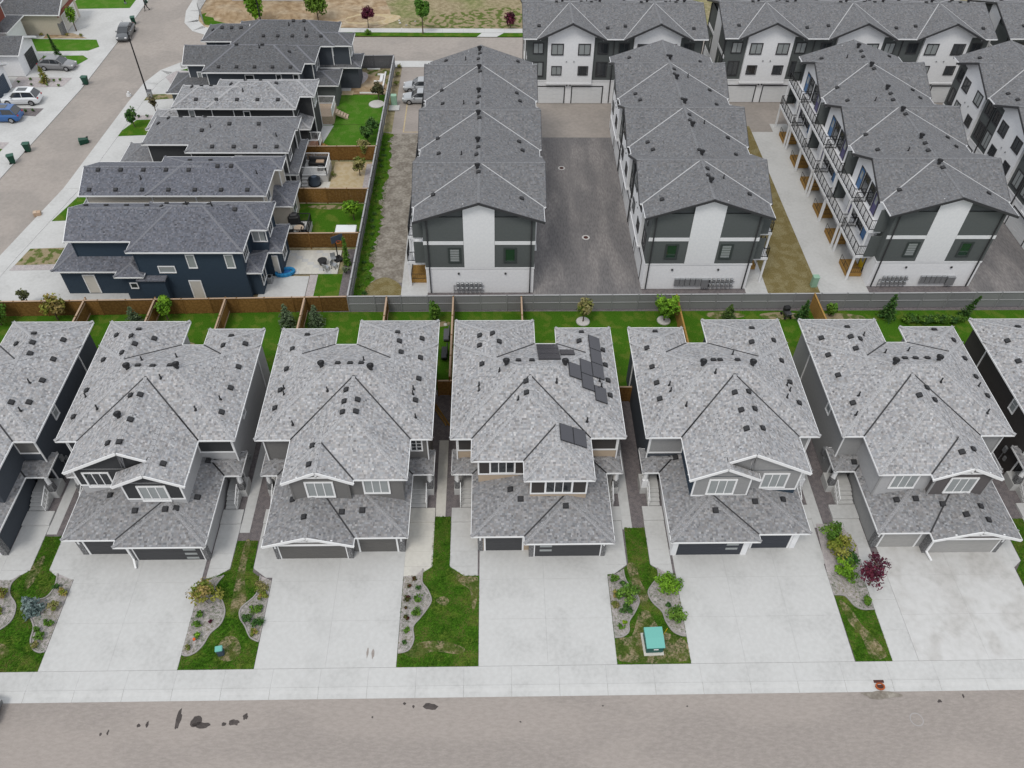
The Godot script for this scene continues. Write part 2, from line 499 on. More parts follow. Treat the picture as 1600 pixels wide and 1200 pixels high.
	flat("bin_lid", lin(0.02, 0.085, 0.055), 0.45)
	flat("teal", lin(0.14, 0.4, 0.35), 0.5)
	flat("teal_dark", lin(0.012, 0.085, 0.075), 0.45)
	flat("mint", lin(0.26, 0.42, 0.31), 0.5)
	flat("yellow", lin(0.7, 0.45, 0.02), 0.5)
	flat("orange", lin(0.6, 0.11, 0.02), 0.6)
	flat("blue", lin(0.02, 0.2, 0.42), 0.5)
	flat("bluegrey", lin(0.05, 0.07, 0.1), 0.5)
	flat("rust", lin(0.35, 0.085, 0.025), 0.8)
	flat("rust_dark", lin(0.07, 0.025, 0.02), 0.8)
	flat("tyre", lin(0.015, 0.015, 0.015), 0.85)
	flat("rim", lin(0.4, 0.4, 0.41), 0.3, 0.7)
	flat("lamp_clear", lin(0.6, 0.6, 0.6), 0.15)
	flat("lamp_red", lin(0.35, 0.02, 0.02), 0.2)
	for q in [["paint_white", 0.72, 0.73, 0.74], ["paint_blue", 0.02, 0.1, 0.29], ["paint_grey", 0.2, 0.2, 0.205], ["paint_dark", 0.07, 0.075, 0.08], ["paint_silver", 0.34, 0.35, 0.36]]:
		var pm := flat(q[0], lin(q[1], q[2], q[3]), 0.3, 0.1)
		pm.clearcoat_enabled = true
		pm.clearcoat = 0.8
		pm.clearcoat_roughness = 0.1
	var sp := flat("solar", lin(0.035, 0.034, 0.042), 0.22)
	sp.metallic_specular = 0.6
	flat("solar_frame", lin(0.06, 0.06, 0.065), 0.4, 0.5)
	flat("bark", lin(0.12, 0.09, 0.065), 0.9)
	flat("edging", lin(0.3, 0.28, 0.27), 0.9)
	flat("rock", lin(0.33, 0.31, 0.3), 0.9)
	flat("rock_pale", lin(0.55, 0.53, 0.51), 0.9)
	var lf := StandardMaterial3D.new()
	lf.vertex_color_use_as_albedo = true
	lf.roughness = 0.75
	lf.metallic_specular = 0.25
	lf.cull_mode = BaseMaterial3D.CULL_DISABLED
	lf.backlight_enabled = true
	lf.backlight = Color(0.12, 0.16, 0.04)
	M["leaf"] = lf
	var vp := StandardMaterial3D.new()
	vp.vertex_color_use_as_albedo = true
	vp.roughness = 0.8
	M["painted"] = vp

# ---------------------------------------------------------------- roofs
func sec(x0: float, x1: float, z0: float, z1: float, ax: String, e: float, p: float, en: String, gm := "") -> Dictionary:
	return {"x0": x0, "x1": x1, "z0": z0, "z1": z1, "ax": ax, "e": e, "p": p, "en": en, "gm": gm}

class Roof:
	var secs := []
	var polys := []
	func sh(s: Dictionary, x: float, z: float) -> float:
		if x < s.x0 - 1e-4 or x > s.x1 + 1e-4 or z < s.z0 - 1e-4 or z > s.z1 + 1e-4: return -99.0
		var m := 0.0
		var g0 := 0.0
		var g1 := 0.0
		if s.ax == "z":
			m = minf(x - s.x0, s.x1 - x); g0 = z - s.z0; g1 = s.z1 - z
		else:
			m = minf(z - s.z0, s.z1 - z); g0 = x - s.x0; g1 = s.x1 - x
		if s.en[0] == "h": m = minf(m, g0)
		if s.en[1] == "h": m = minf(m, g1)
		return s.e + m * s.p
	func h(x: float, z: float) -> float:
		var r := -99.0
		for s in secs: r = maxf(r, sh(s, x, z))
		return r
	func normal(x: float, z: float) -> Vector3:
		var d := 0.04
		return Vector3(h(x - d, z) - h(x + d, z), 2 * d, h(x, z - d) - h(x, z + d)).normalized()
	func add(s: Dictionary, i: int):
		secs.append(s)
		var zz: bool = s.ax == "z"
		var u0: float = s.x0 if zz else s.z0
		var u1: float = s.x1 if zz else s.z1
		var w0: float = s.z0 if zz else s.x0
		var w1: float = s.z1 if zz else s.x1
		var hw := (u1 - u0) * 0.5
		var c := (u0 + u1) * 0.5
		var r0 := w0 + (hw if s.en[0] == "h" else 0.0)
		var r1 := w1 - (hw if s.en[1] == "h" else 0.0)
		s["ridge"] = [Vector2(c, r0), Vector2(c, r1), Vector2(u0, w0), Vector2(u1, w0), Vector2(u0, w1), Vector2(u1, w1)]
		if not zz:
			for k in 6: s.ridge[k] = Vector2(s.ridge[k].y, s.ridge[k].x)
		put([u0, w0, c, r0, c, r1, u0, w1], s.p, 0.0, s.e - s.p * u0, zz, i)
		put([u1, w1, c, r1, c, r0, u1, w0], -s.p, 0.0, s.e + s.p * u1, zz, i)
		if s.en[0] == "h": put([u0, w0, u1, w0, c, r0], 0.0, s.p, s.e - s.p * w0, zz, i)
		if s.en[1] == "h": put([u0, w1, c, r1, u1, w1], 0.0, -s.p, s.e + s.p * w1, zz, i)
	func put(a: Array, ga: float, gb: float, c: float, zz: bool, i: int):
		var o := PackedVector2Array()
		for k in range(0, a.size(), 2): o.append(Vector2(a[k], a[k + 1]) if zz else Vector2(a[k + 1], a[k]))
		var ar := 0.0
		for k in o.size(): ar += o[k].cross(o[(k + 1) % o.size()])
		if ar < 0: o.reverse()
		polys.append({"p": o, "a": ga if zz else gb, "b": gb if zz else ga, "c": c, "s": i})
	static func clip(q: PackedVector2Array, n: Vector2, d: float) -> PackedVector2Array:
		var o := PackedVector2Array()
		var k := q.size()
		for i in k:
			var p0 := q[i]
			var p1 := q[(i + 1) % k]
			var s0 := n.dot(p0) + d
			var s1 := n.dot(p1) + d
			if s0 >= 0: o.append(p0)
			if (s0 >= 0) != (s1 >= 0): o.append(p0.lerp(p1, s0 / (s0 - s1)))
		return o
	static func area(q: PackedVector2Array) -> float:
		var ar := 0.0
		for k in q.size(): ar += q[k].cross(q[(k + 1) % q.size()])
		return absf(ar) * 0.5
	func pieces(P: Dictionary) -> Array:
		var cur := [P.p]
		for Q in polys:
			if Q.s == P.s: continue
			var hp := []
			for k in Q.p.size():
				var e0: Vector2 = Q.p[k]
				var e1: Vector2 = Q.p[(k + 1) % Q.p.size()]
				var nn := Vector2(-(e1 - e0).y, (e1 - e0).x)
				if nn.length() < 1e-6: continue
				nn = nn.normalized()
				hp.append([nn, -nn.dot(e0)])
			var g := Vector2(Q.a - P.a, Q.b - P.b)
			var dc: float = Q.c - P.c
			if g.length() < 1e-5:
				if dc < -1e-4 or (dc < 1e-4 and Q.s > P.s): continue
			else: hp.append([g / g.length(), dc / g.length()])
			var nxt := []
			for piece in cur:
				var inside: PackedVector2Array = piece
				var rest := []
				for e in hp:
					var o := clip(inside, -e[0], -e[1])
					if o.size() > 2 and area(o) > 1e-4: rest.append(o)
					inside = clip(inside, e[0], e[1])
					if inside.size() < 3 or area(inside) < 1e-4:
						inside = PackedVector2Array()
						break
				if inside.is_empty(): nxt.append(piece)
				else: nxt.append_array(rest)
			cur = nxt
		return cur

func strip_line(mb: MB, r: Roof, a: Vector2, b: Vector2, w: float, lift: float, own: int):
	var l := a.distance_to(b)
	if l < 0.15: return
	var n := int(ceil(l / 0.5))
	var d := (b - a) / l
	var s := Vector2(-d.y, d.x) * w
	for i in n:
		var p := a.lerp(b, float(i) / n)
		var q := a.lerp(b, float(i + 1) / n)
		var m := (p + q) * 0.5
		var hm := r.h(m.x, m.y)
		if own >= 0 and hm > r.sh(r.secs[own], m.x, m.y) + 0.02: continue
		var e := d * 0.03
		p -= e; q += e
		var hh := func(k: Vector2) -> float:
			var g := r.h(k.x, k.y)
			return g if g > -50 else hm
		var p0 := Vector3(p.x, hh.call(a.lerp(b, clampf(float(i) / n, 0.01, 0.99))) + lift, p.y)
		var q0 := Vector3(q.x, hh.call(a.lerp(b, clampf(float(i + 1) / n, 0.01, 0.99))) + lift, q.y)
		for sd in [-1.0, 1.0]:
			var pe: Vector2 = p + s * sd
			var qe: Vector2 = q + s * sd
			var p1 := Vector3(pe.x, hh.call(pe) + lift, pe.y)
			var q1 := Vector3(qe.x, hh.call(qe) + lift, qe.y)
			if sd > 0: mb.tri(p0, p1, q1, Vector2(0, i * 0.5), Vector2(w, i * 0.5), Vector2(w, i * 0.5 + 0.5)); mb.tri(p0, q1, q0, Vector2(0, i * 0.5), Vector2(w, i * 0.5 + 0.5), Vector2(0, i * 0.5 + 0.5))
			else: mb.tri(p0, q1, p1, Vector2(0, i * 0.5), Vector2(-w, i * 0.5 + 0.5), Vector2(-w, i * 0.5)); mb.tri(p0, q0, q1, Vector2(0, i * 0.5), Vector2(0, i * 0.5 + 0.5), Vector2(-w, i * 0.5 + 0.5))

# roof, ridge caps, valleys, fascia and gable walls as parts of the building
func make_roof(parent: Node3D, secs: Array, roof_m: String, cap_m: String, valley_m: String, fascia_m: String, gable_m: String, inset := 0.45, rake_m := "", called := "roof", valley_w := 0.055, gable_inset := -1.0, skip_a := 0.0) -> Roof:
	var r := Roof.new()
	for i in secs.size(): r.add(secs[i], i)
	var top := MB.new()
	for P in r.polys:
		var g := Vector2(P.a, P.b)
		var dn := -g.normalized()
		var ac := Vector2(-dn.y, dn.x)
		var k := sqrt(1.0 + g.length_squared())
		var off := Vector2(P.s * 2.37 + P.a * 5.0, P.b * 3.1)
		for q in r.pieces(P):
			for i in range(1, q.size() - 1):
				var v3 := []
				var uv := []
				for e in [q[0], q[i], q[i + 1]]:
					v3.append(Vector3(e.x, P.a * e.x + P.b * e.y + P.c, e.y))
					uv.append(Vector2(e.dot(ac), e.dot(dn) * k) + off)
				var up: float = ((v3[1] - v3[0]) as Vector3).cross(v3[2] - v3[0]).y
				if up > 0: top.tri(v3[0], v3[1], v3[2], uv[0], uv[1], uv[2])
				else: top.tri(v3[0], v3[2], v3[1], uv[0], uv[2], uv[1])
				var dd := Vector3(0, -0.13, 0)
				if up > 0: top.tri(v3[0] + dd, v3[2] + dd, v3[1] + dd, uv[0], uv[2], uv[1])
				else: top.tri(v3[0] + dd, v3[1] + dd, v3[2] + dd, uv[0], uv[1], uv[2])
	var roof := part(called, top, M[roof_m], parent)
	# ridge and hip caps
	var cap := MB.new()
	for i in secs.size():
		var s: Dictionary = secs[i]
		var R: Array = s.ridge
		strip_line(cap, r, R[0], R[1], 0.12, 0.02, i)
		if s.en[0] == "h":
			strip_line(cap, r, R[2], R[0], 0.12, 0.02, i); strip_line(cap, r, R[3], R[0], 0.12, 0.02, i)
		if s.en[1] == "h":
			strip_line(cap, r, R[4], R[1], 0.12, 0.02, i); strip_line(cap, r, R[5], R[1], 0.12, 0.02, i)
	if cap_m != "" and not cap.v.is_empty(): parts_of("ridge_cap", cap, M[cap_m], roof)
	# valleys: dark duplex strips paint the crease shade, pale townhouse ones are flashing
	var val := MB.new()
	for a in r.polys.size():
		for b in range(a + 1, r.polys.size()):
			var P: Dictionary = r.polys[a]
			var Q: Dictionary = r.polys[b]
			if P.s == Q.s: continue
			if P.a * skip_a > 0.01 or Q.a * skip_a > 0.01: continue
			var g := Vector2(P.a - Q.a, P.b - Q.b)
			if g.length() < 1e-4: continue
			var n := g.normalized()
			var c: float = (P.c - Q.c) / g.length()
			var d := Vector2(-n.y, n.x)
			var o := -n * c
			var t0 := -200.0
			var t1 := 200.0
			for pl in [P.p, Q.p]:
				for k in pl.size():
					var e0: Vector2 = pl[k]
					var e1: Vector2 = pl[(k + 1) % pl.size()]
					var m := Vector2(-(e1 - e0).y, (e1 - e0).x)
					if m.length() < 1e-6: continue
					var dv := m.dot(d)
					var s0 := m.dot(o - e0)
					if absf(dv) < 1e-7:
						if s0 < -1e-6: t1 = -300.0
					elif dv > 0: t0 = maxf(t0, -s0 / dv)
					else: t1 = minf(t1, -s0 / dv)
			if t1 - t0 < 0.4: continue
			var mid := o + d * (t0 + t1) * 0.5
			if r.h(mid.x, mid.y) > P.a * mid.x + P.b * mid.y + P.c + 0.02: 
				t0 = t0
			strip_valley(val, r, o + d * t0, o + d * t1, P, valley_w)
	if valley_m != "" and not val.v.is_empty(): parts_of("valley_shade_or_flashing", val, M[valley_m], roof)
	# fascia and rakes
	var fa := MB.new()
	var so := MB.new()
	var ra := MB.new()
	var gw := {}
	for i in secs.size():
		var s: Dictionary = secs[i]
		var zz: bool = s.ax == "z"
		var sides := [[Vector2(s.x0, s.z0), Vector2(s.x0, s.z1), Vector2(-1, 0), zz, -1], [Vector2(s.x1, s.z0), Vector2(s.x1, s.z1), Vector2(1, 0), zz, -1], [Vector2(s.x0, s.z0), Vector2(s.x1, s.z0), Vector2(0, -1), not zz, 0], [Vector2(s.x0, s.z1), Vector2(s.x1, s.z1), Vector2(0, 1), not zz, 1]]
		if not zz:
			sides[0][4] = 0; sides[1][4] = 1; sides[2][4] = -1; sides[3][4] = -1
		for sd in sides:
			var is_end: bool = not sd[3]
			var gable: bool = is_end and s.en[sd[4]] == "g"
			if not gable:
				eave(fa, so, r, i, sd[0], sd[1], sd[2], s.e)
			else:
				var mid: Vector2 = (sd[0] + sd[1]) * 0.5
				var hw: float = sd[0].distance_to(sd[1]) * 0.5
				var out: Vector2 = sd[2]
				var probe: Vector2 = mid - out * 0.3
				var hidden := false
				for j in secs.size():
					if j != i and r.sh(secs[j], mid.x, mid.y) > s.e + hw * s.p - 0.02: hidden = true
				if hidden: continue
				var pk := Vector3(mid.x + out.x * 0.02, s.e + hw * s.p - 0.125, mid.y + out.y * 0.02)
				for e in [sd[0], sd[1]]:
					var ee := Vector3(e.x + out.x * 0.02, s.e - 0.125, e.y + out.y * 0.02)
					var ext := (ee - pk).normalized() * 0.04
					ra.bar(pk, ee + ext, 0.06, 0.22)
				var t: Vector2 = (sd[1] - sd[0]).normalized()
				var gi := inset
				var go := gi if gable_inset < 0 else gable_inset
				var A: Vector2 = sd[0] + t * gi - out * go
				var B: Vector2 = sd[1] - t * gi - out * go
				var C := mid - out * go
				var key: String = s.gm if s.gm != "" else gable_m
				if not gw.has(key): gw[key] = MB.new()
				var yb: float = s.e - 0.02
				var yk: float = s.e + gi * s.p - 0.1
				var yp: float = s.e + hw * s.p - 0.1
				var w: MB = gw[key]
				var a3 := Vector3(A.x, yb, A.y)
				var b3 := Vector3(B.x, yb, B.y)
				w.quad(a3, b3, Vector3(B.x, yk, B.y), Vector3(A.x, yk, A.y))
				w.tri3(Vector3(A.x, yk, A.y), Vector3(B.x, yk, B.y), Vector3(C.x, yp, C.y))
	parts_of("fascia", fa, M[fascia_m], roof)
	part("soffit", so, M[fascia_m], roof)
	if not ra.v.is_empty(): parts_of("rake_board", ra, M[rake_m if rake_m != "" else fascia_m], roof)
	for k in gw: parts_of("gable_wall", gw[k], M[k], parent)
	return r

func strip_valley(mb: MB, r: Roof, a: Vector2, b: Vector2, P: Dictionary, w: float):
	var l := a.distance_to(b)
	var n := int(ceil(l / 0.35))
	var d := (b - a) / l
	var s := Vector2(-d.y, d.x) * w
	for i in n:
		var p := a.lerp(b, float(i) / n)
		var q := a.lerp(b, float(i + 1) / n)
		var m := (p + q) * 0.5
		var y: float = P.a * m.x + P.b * m.y + P.c
		if r.h(m.x, m.y) > y + 0.015: continue
		if r.h(m.x + s.x * 4, m.y + s.y * 4) < y - 0.3 or r.h(m.x - s.x * 4, m.y - s.y * 4) < y - 0.3: continue
		var p0 := Vector3(p.x, P.a * p.x + P.b * p.y + P.c + 0.012, p.y)
		var q0 := Vector3(q.x, P.a * q.x + P.b * q.y + P.c + 0.012, q.y)
		for sd in [-1.0, 1.0]:
			var pe: Vector2 = p + s * sd
			var qe: Vector2 = q + s * sd
			var hp := r.h(pe.x, pe.y)
			var hq := r.h(qe.x, qe.y)
			if hp < -50: hp = p0.y
			if hq < -50: hq = q0.y
			var p1 := Vector3(pe.x, hp + 0.012, pe.y)
			var q1 := Vector3(qe.x, hq + 0.012, qe.y)
			if sd > 0: mb.quad(p0, p1, q1, q0)
			else: mb.quad(p0, q0, q1, p1)

func eave(mb: MB, so: MB, r: Roof, i: int, a: Vector2, b: Vector2, out: Vector2, e: float):
	# keep only the stretches of this eave that no other roof section covers
	var l := a.distance_to(b)
	var d := (b - a) / l
	var cuts := [0.0, l]
	for j in r.secs.size():
		if j == i: continue
		var s: Dictionary = r.secs[j]
		for v in ([s.x0, s.x1] if absf(d.x) > 0.5 else [s.z0, s.z1]):
			var t: float = (v - a.x) if absf(d.x) > 0.5 else (v - a.y)
			if t > 0.01 and t < l - 0.01: cuts.append(t)
	cuts.sort()
	for k in cuts.size() - 1:
		if cuts[k + 1] - cuts[k] < 0.02: continue
		var m: Vector2 = a + d * (cuts[k] + cuts[k + 1]) * 0.5
		var hid := false
		for j in r.secs.size():
			if j == i: continue
			var hj := r.sh(r.secs[j], m.x, m.y)
			if hj > e + 0.01 or (hj > e - 0.02 and j < i): hid = true
		if hid: continue
		var p: Vector2 = a + d * cuts[k]
		var q: Vector2 = a + d * cuts[k + 1]
		var lo := Vector3(minf(p.x, q.x), e - 0.12, minf(p.y, q.y))
		var hi := Vector3(maxf(p.x, q.x), e + 0.012, maxf(p.y, q.y))
		var th := 0.035
		if out.x < 0: lo.x -= th
		if out.x > 0: hi.x += th
		if out.y < 0: lo.z -= th
		if out.y > 0: hi.z += th
		mb.box(lo, hi)
		# soffit
		var sp := [Vector3(p.x, e - 0.11, p.y), Vector3(q.x, e - 0.11, q.y), Vector3(q.x - out.x * 0.5, e - 0.112, q.y - out.y * 0.5), Vector3(p.x - out.x * 0.5, e - 0.112, p.y - out.y * 0.5)]
		so.quad(sp[0], sp[1], sp[2], sp[3])

# ---------------------------------------------------------------- roof fittings
func roof_xf(r: Roof, x: float, z: float, tilt := true) -> Transform3D:
	var n := r.normal(x, z) if tilt else Vector3.UP
	var f := Vector3(n.x, 0, n.z)
	f = f.normalized() if f.length() > 0.05 else Vector3(0, 0, 1)
	var s := f.cross(n).normalized() * -1.0
	if s.length() < 0.5: s = Vector3.RIGHT
	var zz := s.cross(n).normalized()
	return Transform3D(Basis(s, n, zz), Vector3(x, r.h(x, z), z))

func vent_mesh() -> ArrayMesh:
	if not cache.has("vent"):
		var b := MB.new()
		b.box(Vector3(-0.21, 0.004, -0.21), Vector3(0.21, 0.02, 0.21))
		b.box(Vector3(-0.13, 0.02, -0.13), Vector3(0.13, 0.07, 0.13))
		b.bevel(Vector3(-0.18, 0.07, -0.17), Vector3(0.18, 0.15, 0.17), 0.035)
		cache["vent"] = b.mesh()
	return cache["vent"]

func pipe_mesh() -> ArrayMesh:
	if not cache.has("pipe"):
		var b := MB.new()
		b.cyl(Vector3(0, -0.15, 0), Vector3(0, 0.4, 0), 0.055, 0.055, 8)
		b.cyl(Vector3(0, -0.05, 0), Vector3(0, 0.08, 0), 0.13, 0.065, 8)
		cache["pipe"] = b.mesh()
	return cache["pipe"]

func flue_mesh() -> ArrayMesh:
	if not cache.has("flue"):
		var b := MB.new()
		b.cyl(Vector3(0, -0.15, 0), Vector3(0, 0.3, 0), 0.15, 0.15, 10)
		b.cyl(Vector3(0, 0.26, 0), Vector3(0, 0.3, 0), 0.2, 0.25, 12)
		b.cyl(Vector3(0, 0.3, 0), Vector3(0, 0.42, 0), 0.25, 0.25, 12)
		b.cyl(Vector3(0, 0.42, 0), Vector3(0, 0.5, 0), 0.27, 0.1, 12)
		cache["flue"] = b.mesh()
	return cache["flue"]

func vents(parent: Node3D, r: Roof, a: Array):
	for i in range(0, a.size(), 2):
		if r.h(a[i], a[i + 1]) > 0: part("roof_vent", vent_mesh(), M.vent, parent, roof_xf(r, a[i], a[i + 1]))

func pipes(parent: Node3D, r: Roof, a: Array):
	for i in range(0, a.size(), 2):
		if r.h(a[i], a[i + 1]) > 0: part("vent_pipe", pipe_mesh(), M.vent, parent, roof_xf(r, a[i], a[i + 1], false))

func flues(parent: Node3D, r: Roof, a: Array):
	for i in range(0, a.size(), 2):
		if r.h(a[i], a[i + 1]) > 0: part("flue_cap", flue_mesh(), M.vent, parent, roof_xf(r, a[i], a[i + 1], false))

# ---------------------------------------------------------------- wall fittings
# local +z points out of the wall; the transform sits at the centre of the opening on the wall face
func window(parent: Node3D, xf: Transform3D, w: float, h: float, n := 2, frame_m := "trim", pane_m := "glass", fw := 0.1, bars := 0) -> MeshInstance3D:
	var key := "win%.2f_%.2f_%d_%.2f_%d" % [w, h, n, fw, bars]
	if not cache.has(key):
		var b := MB.new()
		var x := w * 0.5
		var y := h * 0.5
		b.box(Vector3(-x - fw, y, 0), Vector3(x + fw, y + fw, 0.06)); b.box(Vector3(-x - fw, -y - fw, 0), Vector3(x + fw, -y, 0.08))
		b.box(Vector3(-x - fw, -y, 0), Vector3(-x, y, 0.06)); b.box(Vector3(x, -y, 0), Vector3(x + fw, y, 0.06))
		for i in range(1, n): b.box(Vector3(-x + w * i / n - 0.03, -y, 0), Vector3(-x + w * i / n + 0.03, y, 0.05))
		for i in range(1, bars + 1): b.box(Vector3(-x, -y + h * i / (bars + 1) - 0.015, 0), Vector3(x, -y + h * i / (bars + 1) + 0.015, 0.042))
		cache[key] = b.mesh()
		var p := MB.new()
		var pw := w / n * 0.5 - 0.025
		p.box(Vector3(-pw, -y + 0.002, 0.005), Vector3(pw, y - 0.002, 0.022))
		cache[key + "p"] = p.mesh()
	var o := part("window", cache[key], M[frame_m], parent, xf)
	for i in n: part("pane", cache[key + "p"], M[pane_m], o, at(-w * 0.5 + w * (i + 0.5) / n, 0, 0))
	return o

func garage_door(parent: Node3D, xf: Transform3D, w: float, h: float, door_m: String, frame_m := "trim", rows := 4, lights := 0, light_side := 1) -> MeshInstance3D:
	var key := "gar%.2f_%.2f_%d" % [w, h, rows]
	if not cache.has(key):
		var b := MB.new()
		b.box(Vector3(-w * 0.5 - 0.12, 0, 0), Vector3(-w * 0.5, h + 0.12, 0.05)); b.box(Vector3(w * 0.5, 0, 0), Vector3(w * 0.5 + 0.12, h + 0.12, 0.05))
		b.box(Vector3(-w * 0.5, h, 0), Vector3(w * 0.5, h + 0.12, 0.05))
		cache[key] = b.mesh()
		var p := MB.new()
		var ph := h / rows
		p.bevel(Vector3(-w * 0.5 + 0.01, -0.0, 0.0), Vector3(w * 0.5 - 0.01, 0.03, ph - 0.02), 0.012)
		cache[key + "p"] = p.mesh()
	var o := part("garage_door", cache[key], M[frame_m], parent, xf)
	for i in rows:
		part("door_panel", cache[key + "p"], M[door_m], o, Transform3D(Basis(Vector3.RIGHT, Vector3(0, 0, 1), Vector3(0, -1, 0)), Vector3(0, h / rows * (i + 1) - 0.01, 0.005)))
	if lights > 0:
		var g := MB.new()
		g.box(Vector3(-0.42, -0.11, 0), Vector3(0.42, 0.11, 0.02))
		for i in lights: part("door_pane", g, M.glass_blind, o, at(light_side * (w * 0.5 - 0.75), h / rows * (rows - i - 0.5), 0.037))
	return o

func door(parent: Node3D, xf: Transform3D, m: String, w := 0.92, h := 2.05, lite := true, frame_m := "trim"):
	var key := "door%.2f_%.2f" % [w, h]
	if not cache.has(key):
		var b := MB.new()
		b.box(Vector3(-w * 0.5 - 0.09, 0, 0), Vector3(-w * 0.5, h + 0.09, 0.06)); b.box(Vector3(w * 0.5, 0, 0), Vector3(w * 0.5 + 0.09, h + 0.09, 0.06))
		b.box(Vector3(-w * 0.5, h, 0), Vector3(w * 0.5, h + 0.09, 0.06))
		cache[key] = b.mesh()
		b = MB.new()
		b.box(Vector3(-w * 0.5 + 0.004, 0.01, 0.004), Vector3(w * 0.5 - 0.004, h - 0.004, 0.03))
		cache[key + "p"] = b.mesh()
		b = MB.new()
		b.box(Vector3(-w * 0.28, h * 0.5, 0), Vector3(w * 0.28, h * 0.88, 0.014))
		cache[key + "g"] = b.mesh()
	var o := part("door", cache[key], M[frame_m], parent, xf)
	part("door_leaf", cache[key + "p"], M[m], o)
	if lite: part("door_pane", cache[key + "g"], M.glass_blind, o, at(0, 0, 0.026))

func walls(mb: MB, x0: float, x1: float, z0: float, z1: float, y0: float, y1: float):
	mb.box(Vector3(x0, y0, z0), Vector3(x1, y1, z1), Transform3D.IDENTITY, false)

func steps(parent: Node3D, x0: float, x1: float, z: float, n: int, y0: float, rise: float, run: float, m: String):
	# descends towards +z from y0 + n * rise
	for i in n:
		var b := MB.new()
		b.bevel(Vector3(x0, y0 - 0.06, z + i * run), Vector3(x1, y0 + (n - i) * rise, z + (i + 1) * run - 0.012), 0.01)
		part("step", b, M[m], parent)

func railing(mb: MB, a: Vector3, b: Vector3, h := 1.0, gap := 0.13, thick := 0.04, pick := 0.018, post := 1.5):
	var l := a.distance_to(b)
	var d := (b - a) / l
	var up := Vector3(0, h, 0)
	mb.bar(a + up, b + up, thick * 1.3, thick)
	mb.bar(a + Vector3(0, 0.1, 0), b + Vector3(0, 0.1, 0), thick, thick)
	var n := maxi(1, int(round(l / post)))
	for i in n + 1: mb.bar(a + d * l * i / n, a + d * l * i / n + up, thick * 1.2, thick * 1.2)
	var k := int(l / gap)
	for i in range(1, k): mb.bar(a + d * gap * i + Vector3(0, 0.1, 0), a + d * gap * i + up, pick, pick)

# ---------------------------------------------------------------- duplexes on the front street
func mirror_sec(s: Dictionary) -> Dictionary:
	var en: String = s.en
	if s.ax == "x": en = en[1] + en[0]
	return sec(12.4 - s.x1, 12.4 - s.x0, s.z0, s.z1, s.ax, s.e, s.p, en, s.gm)

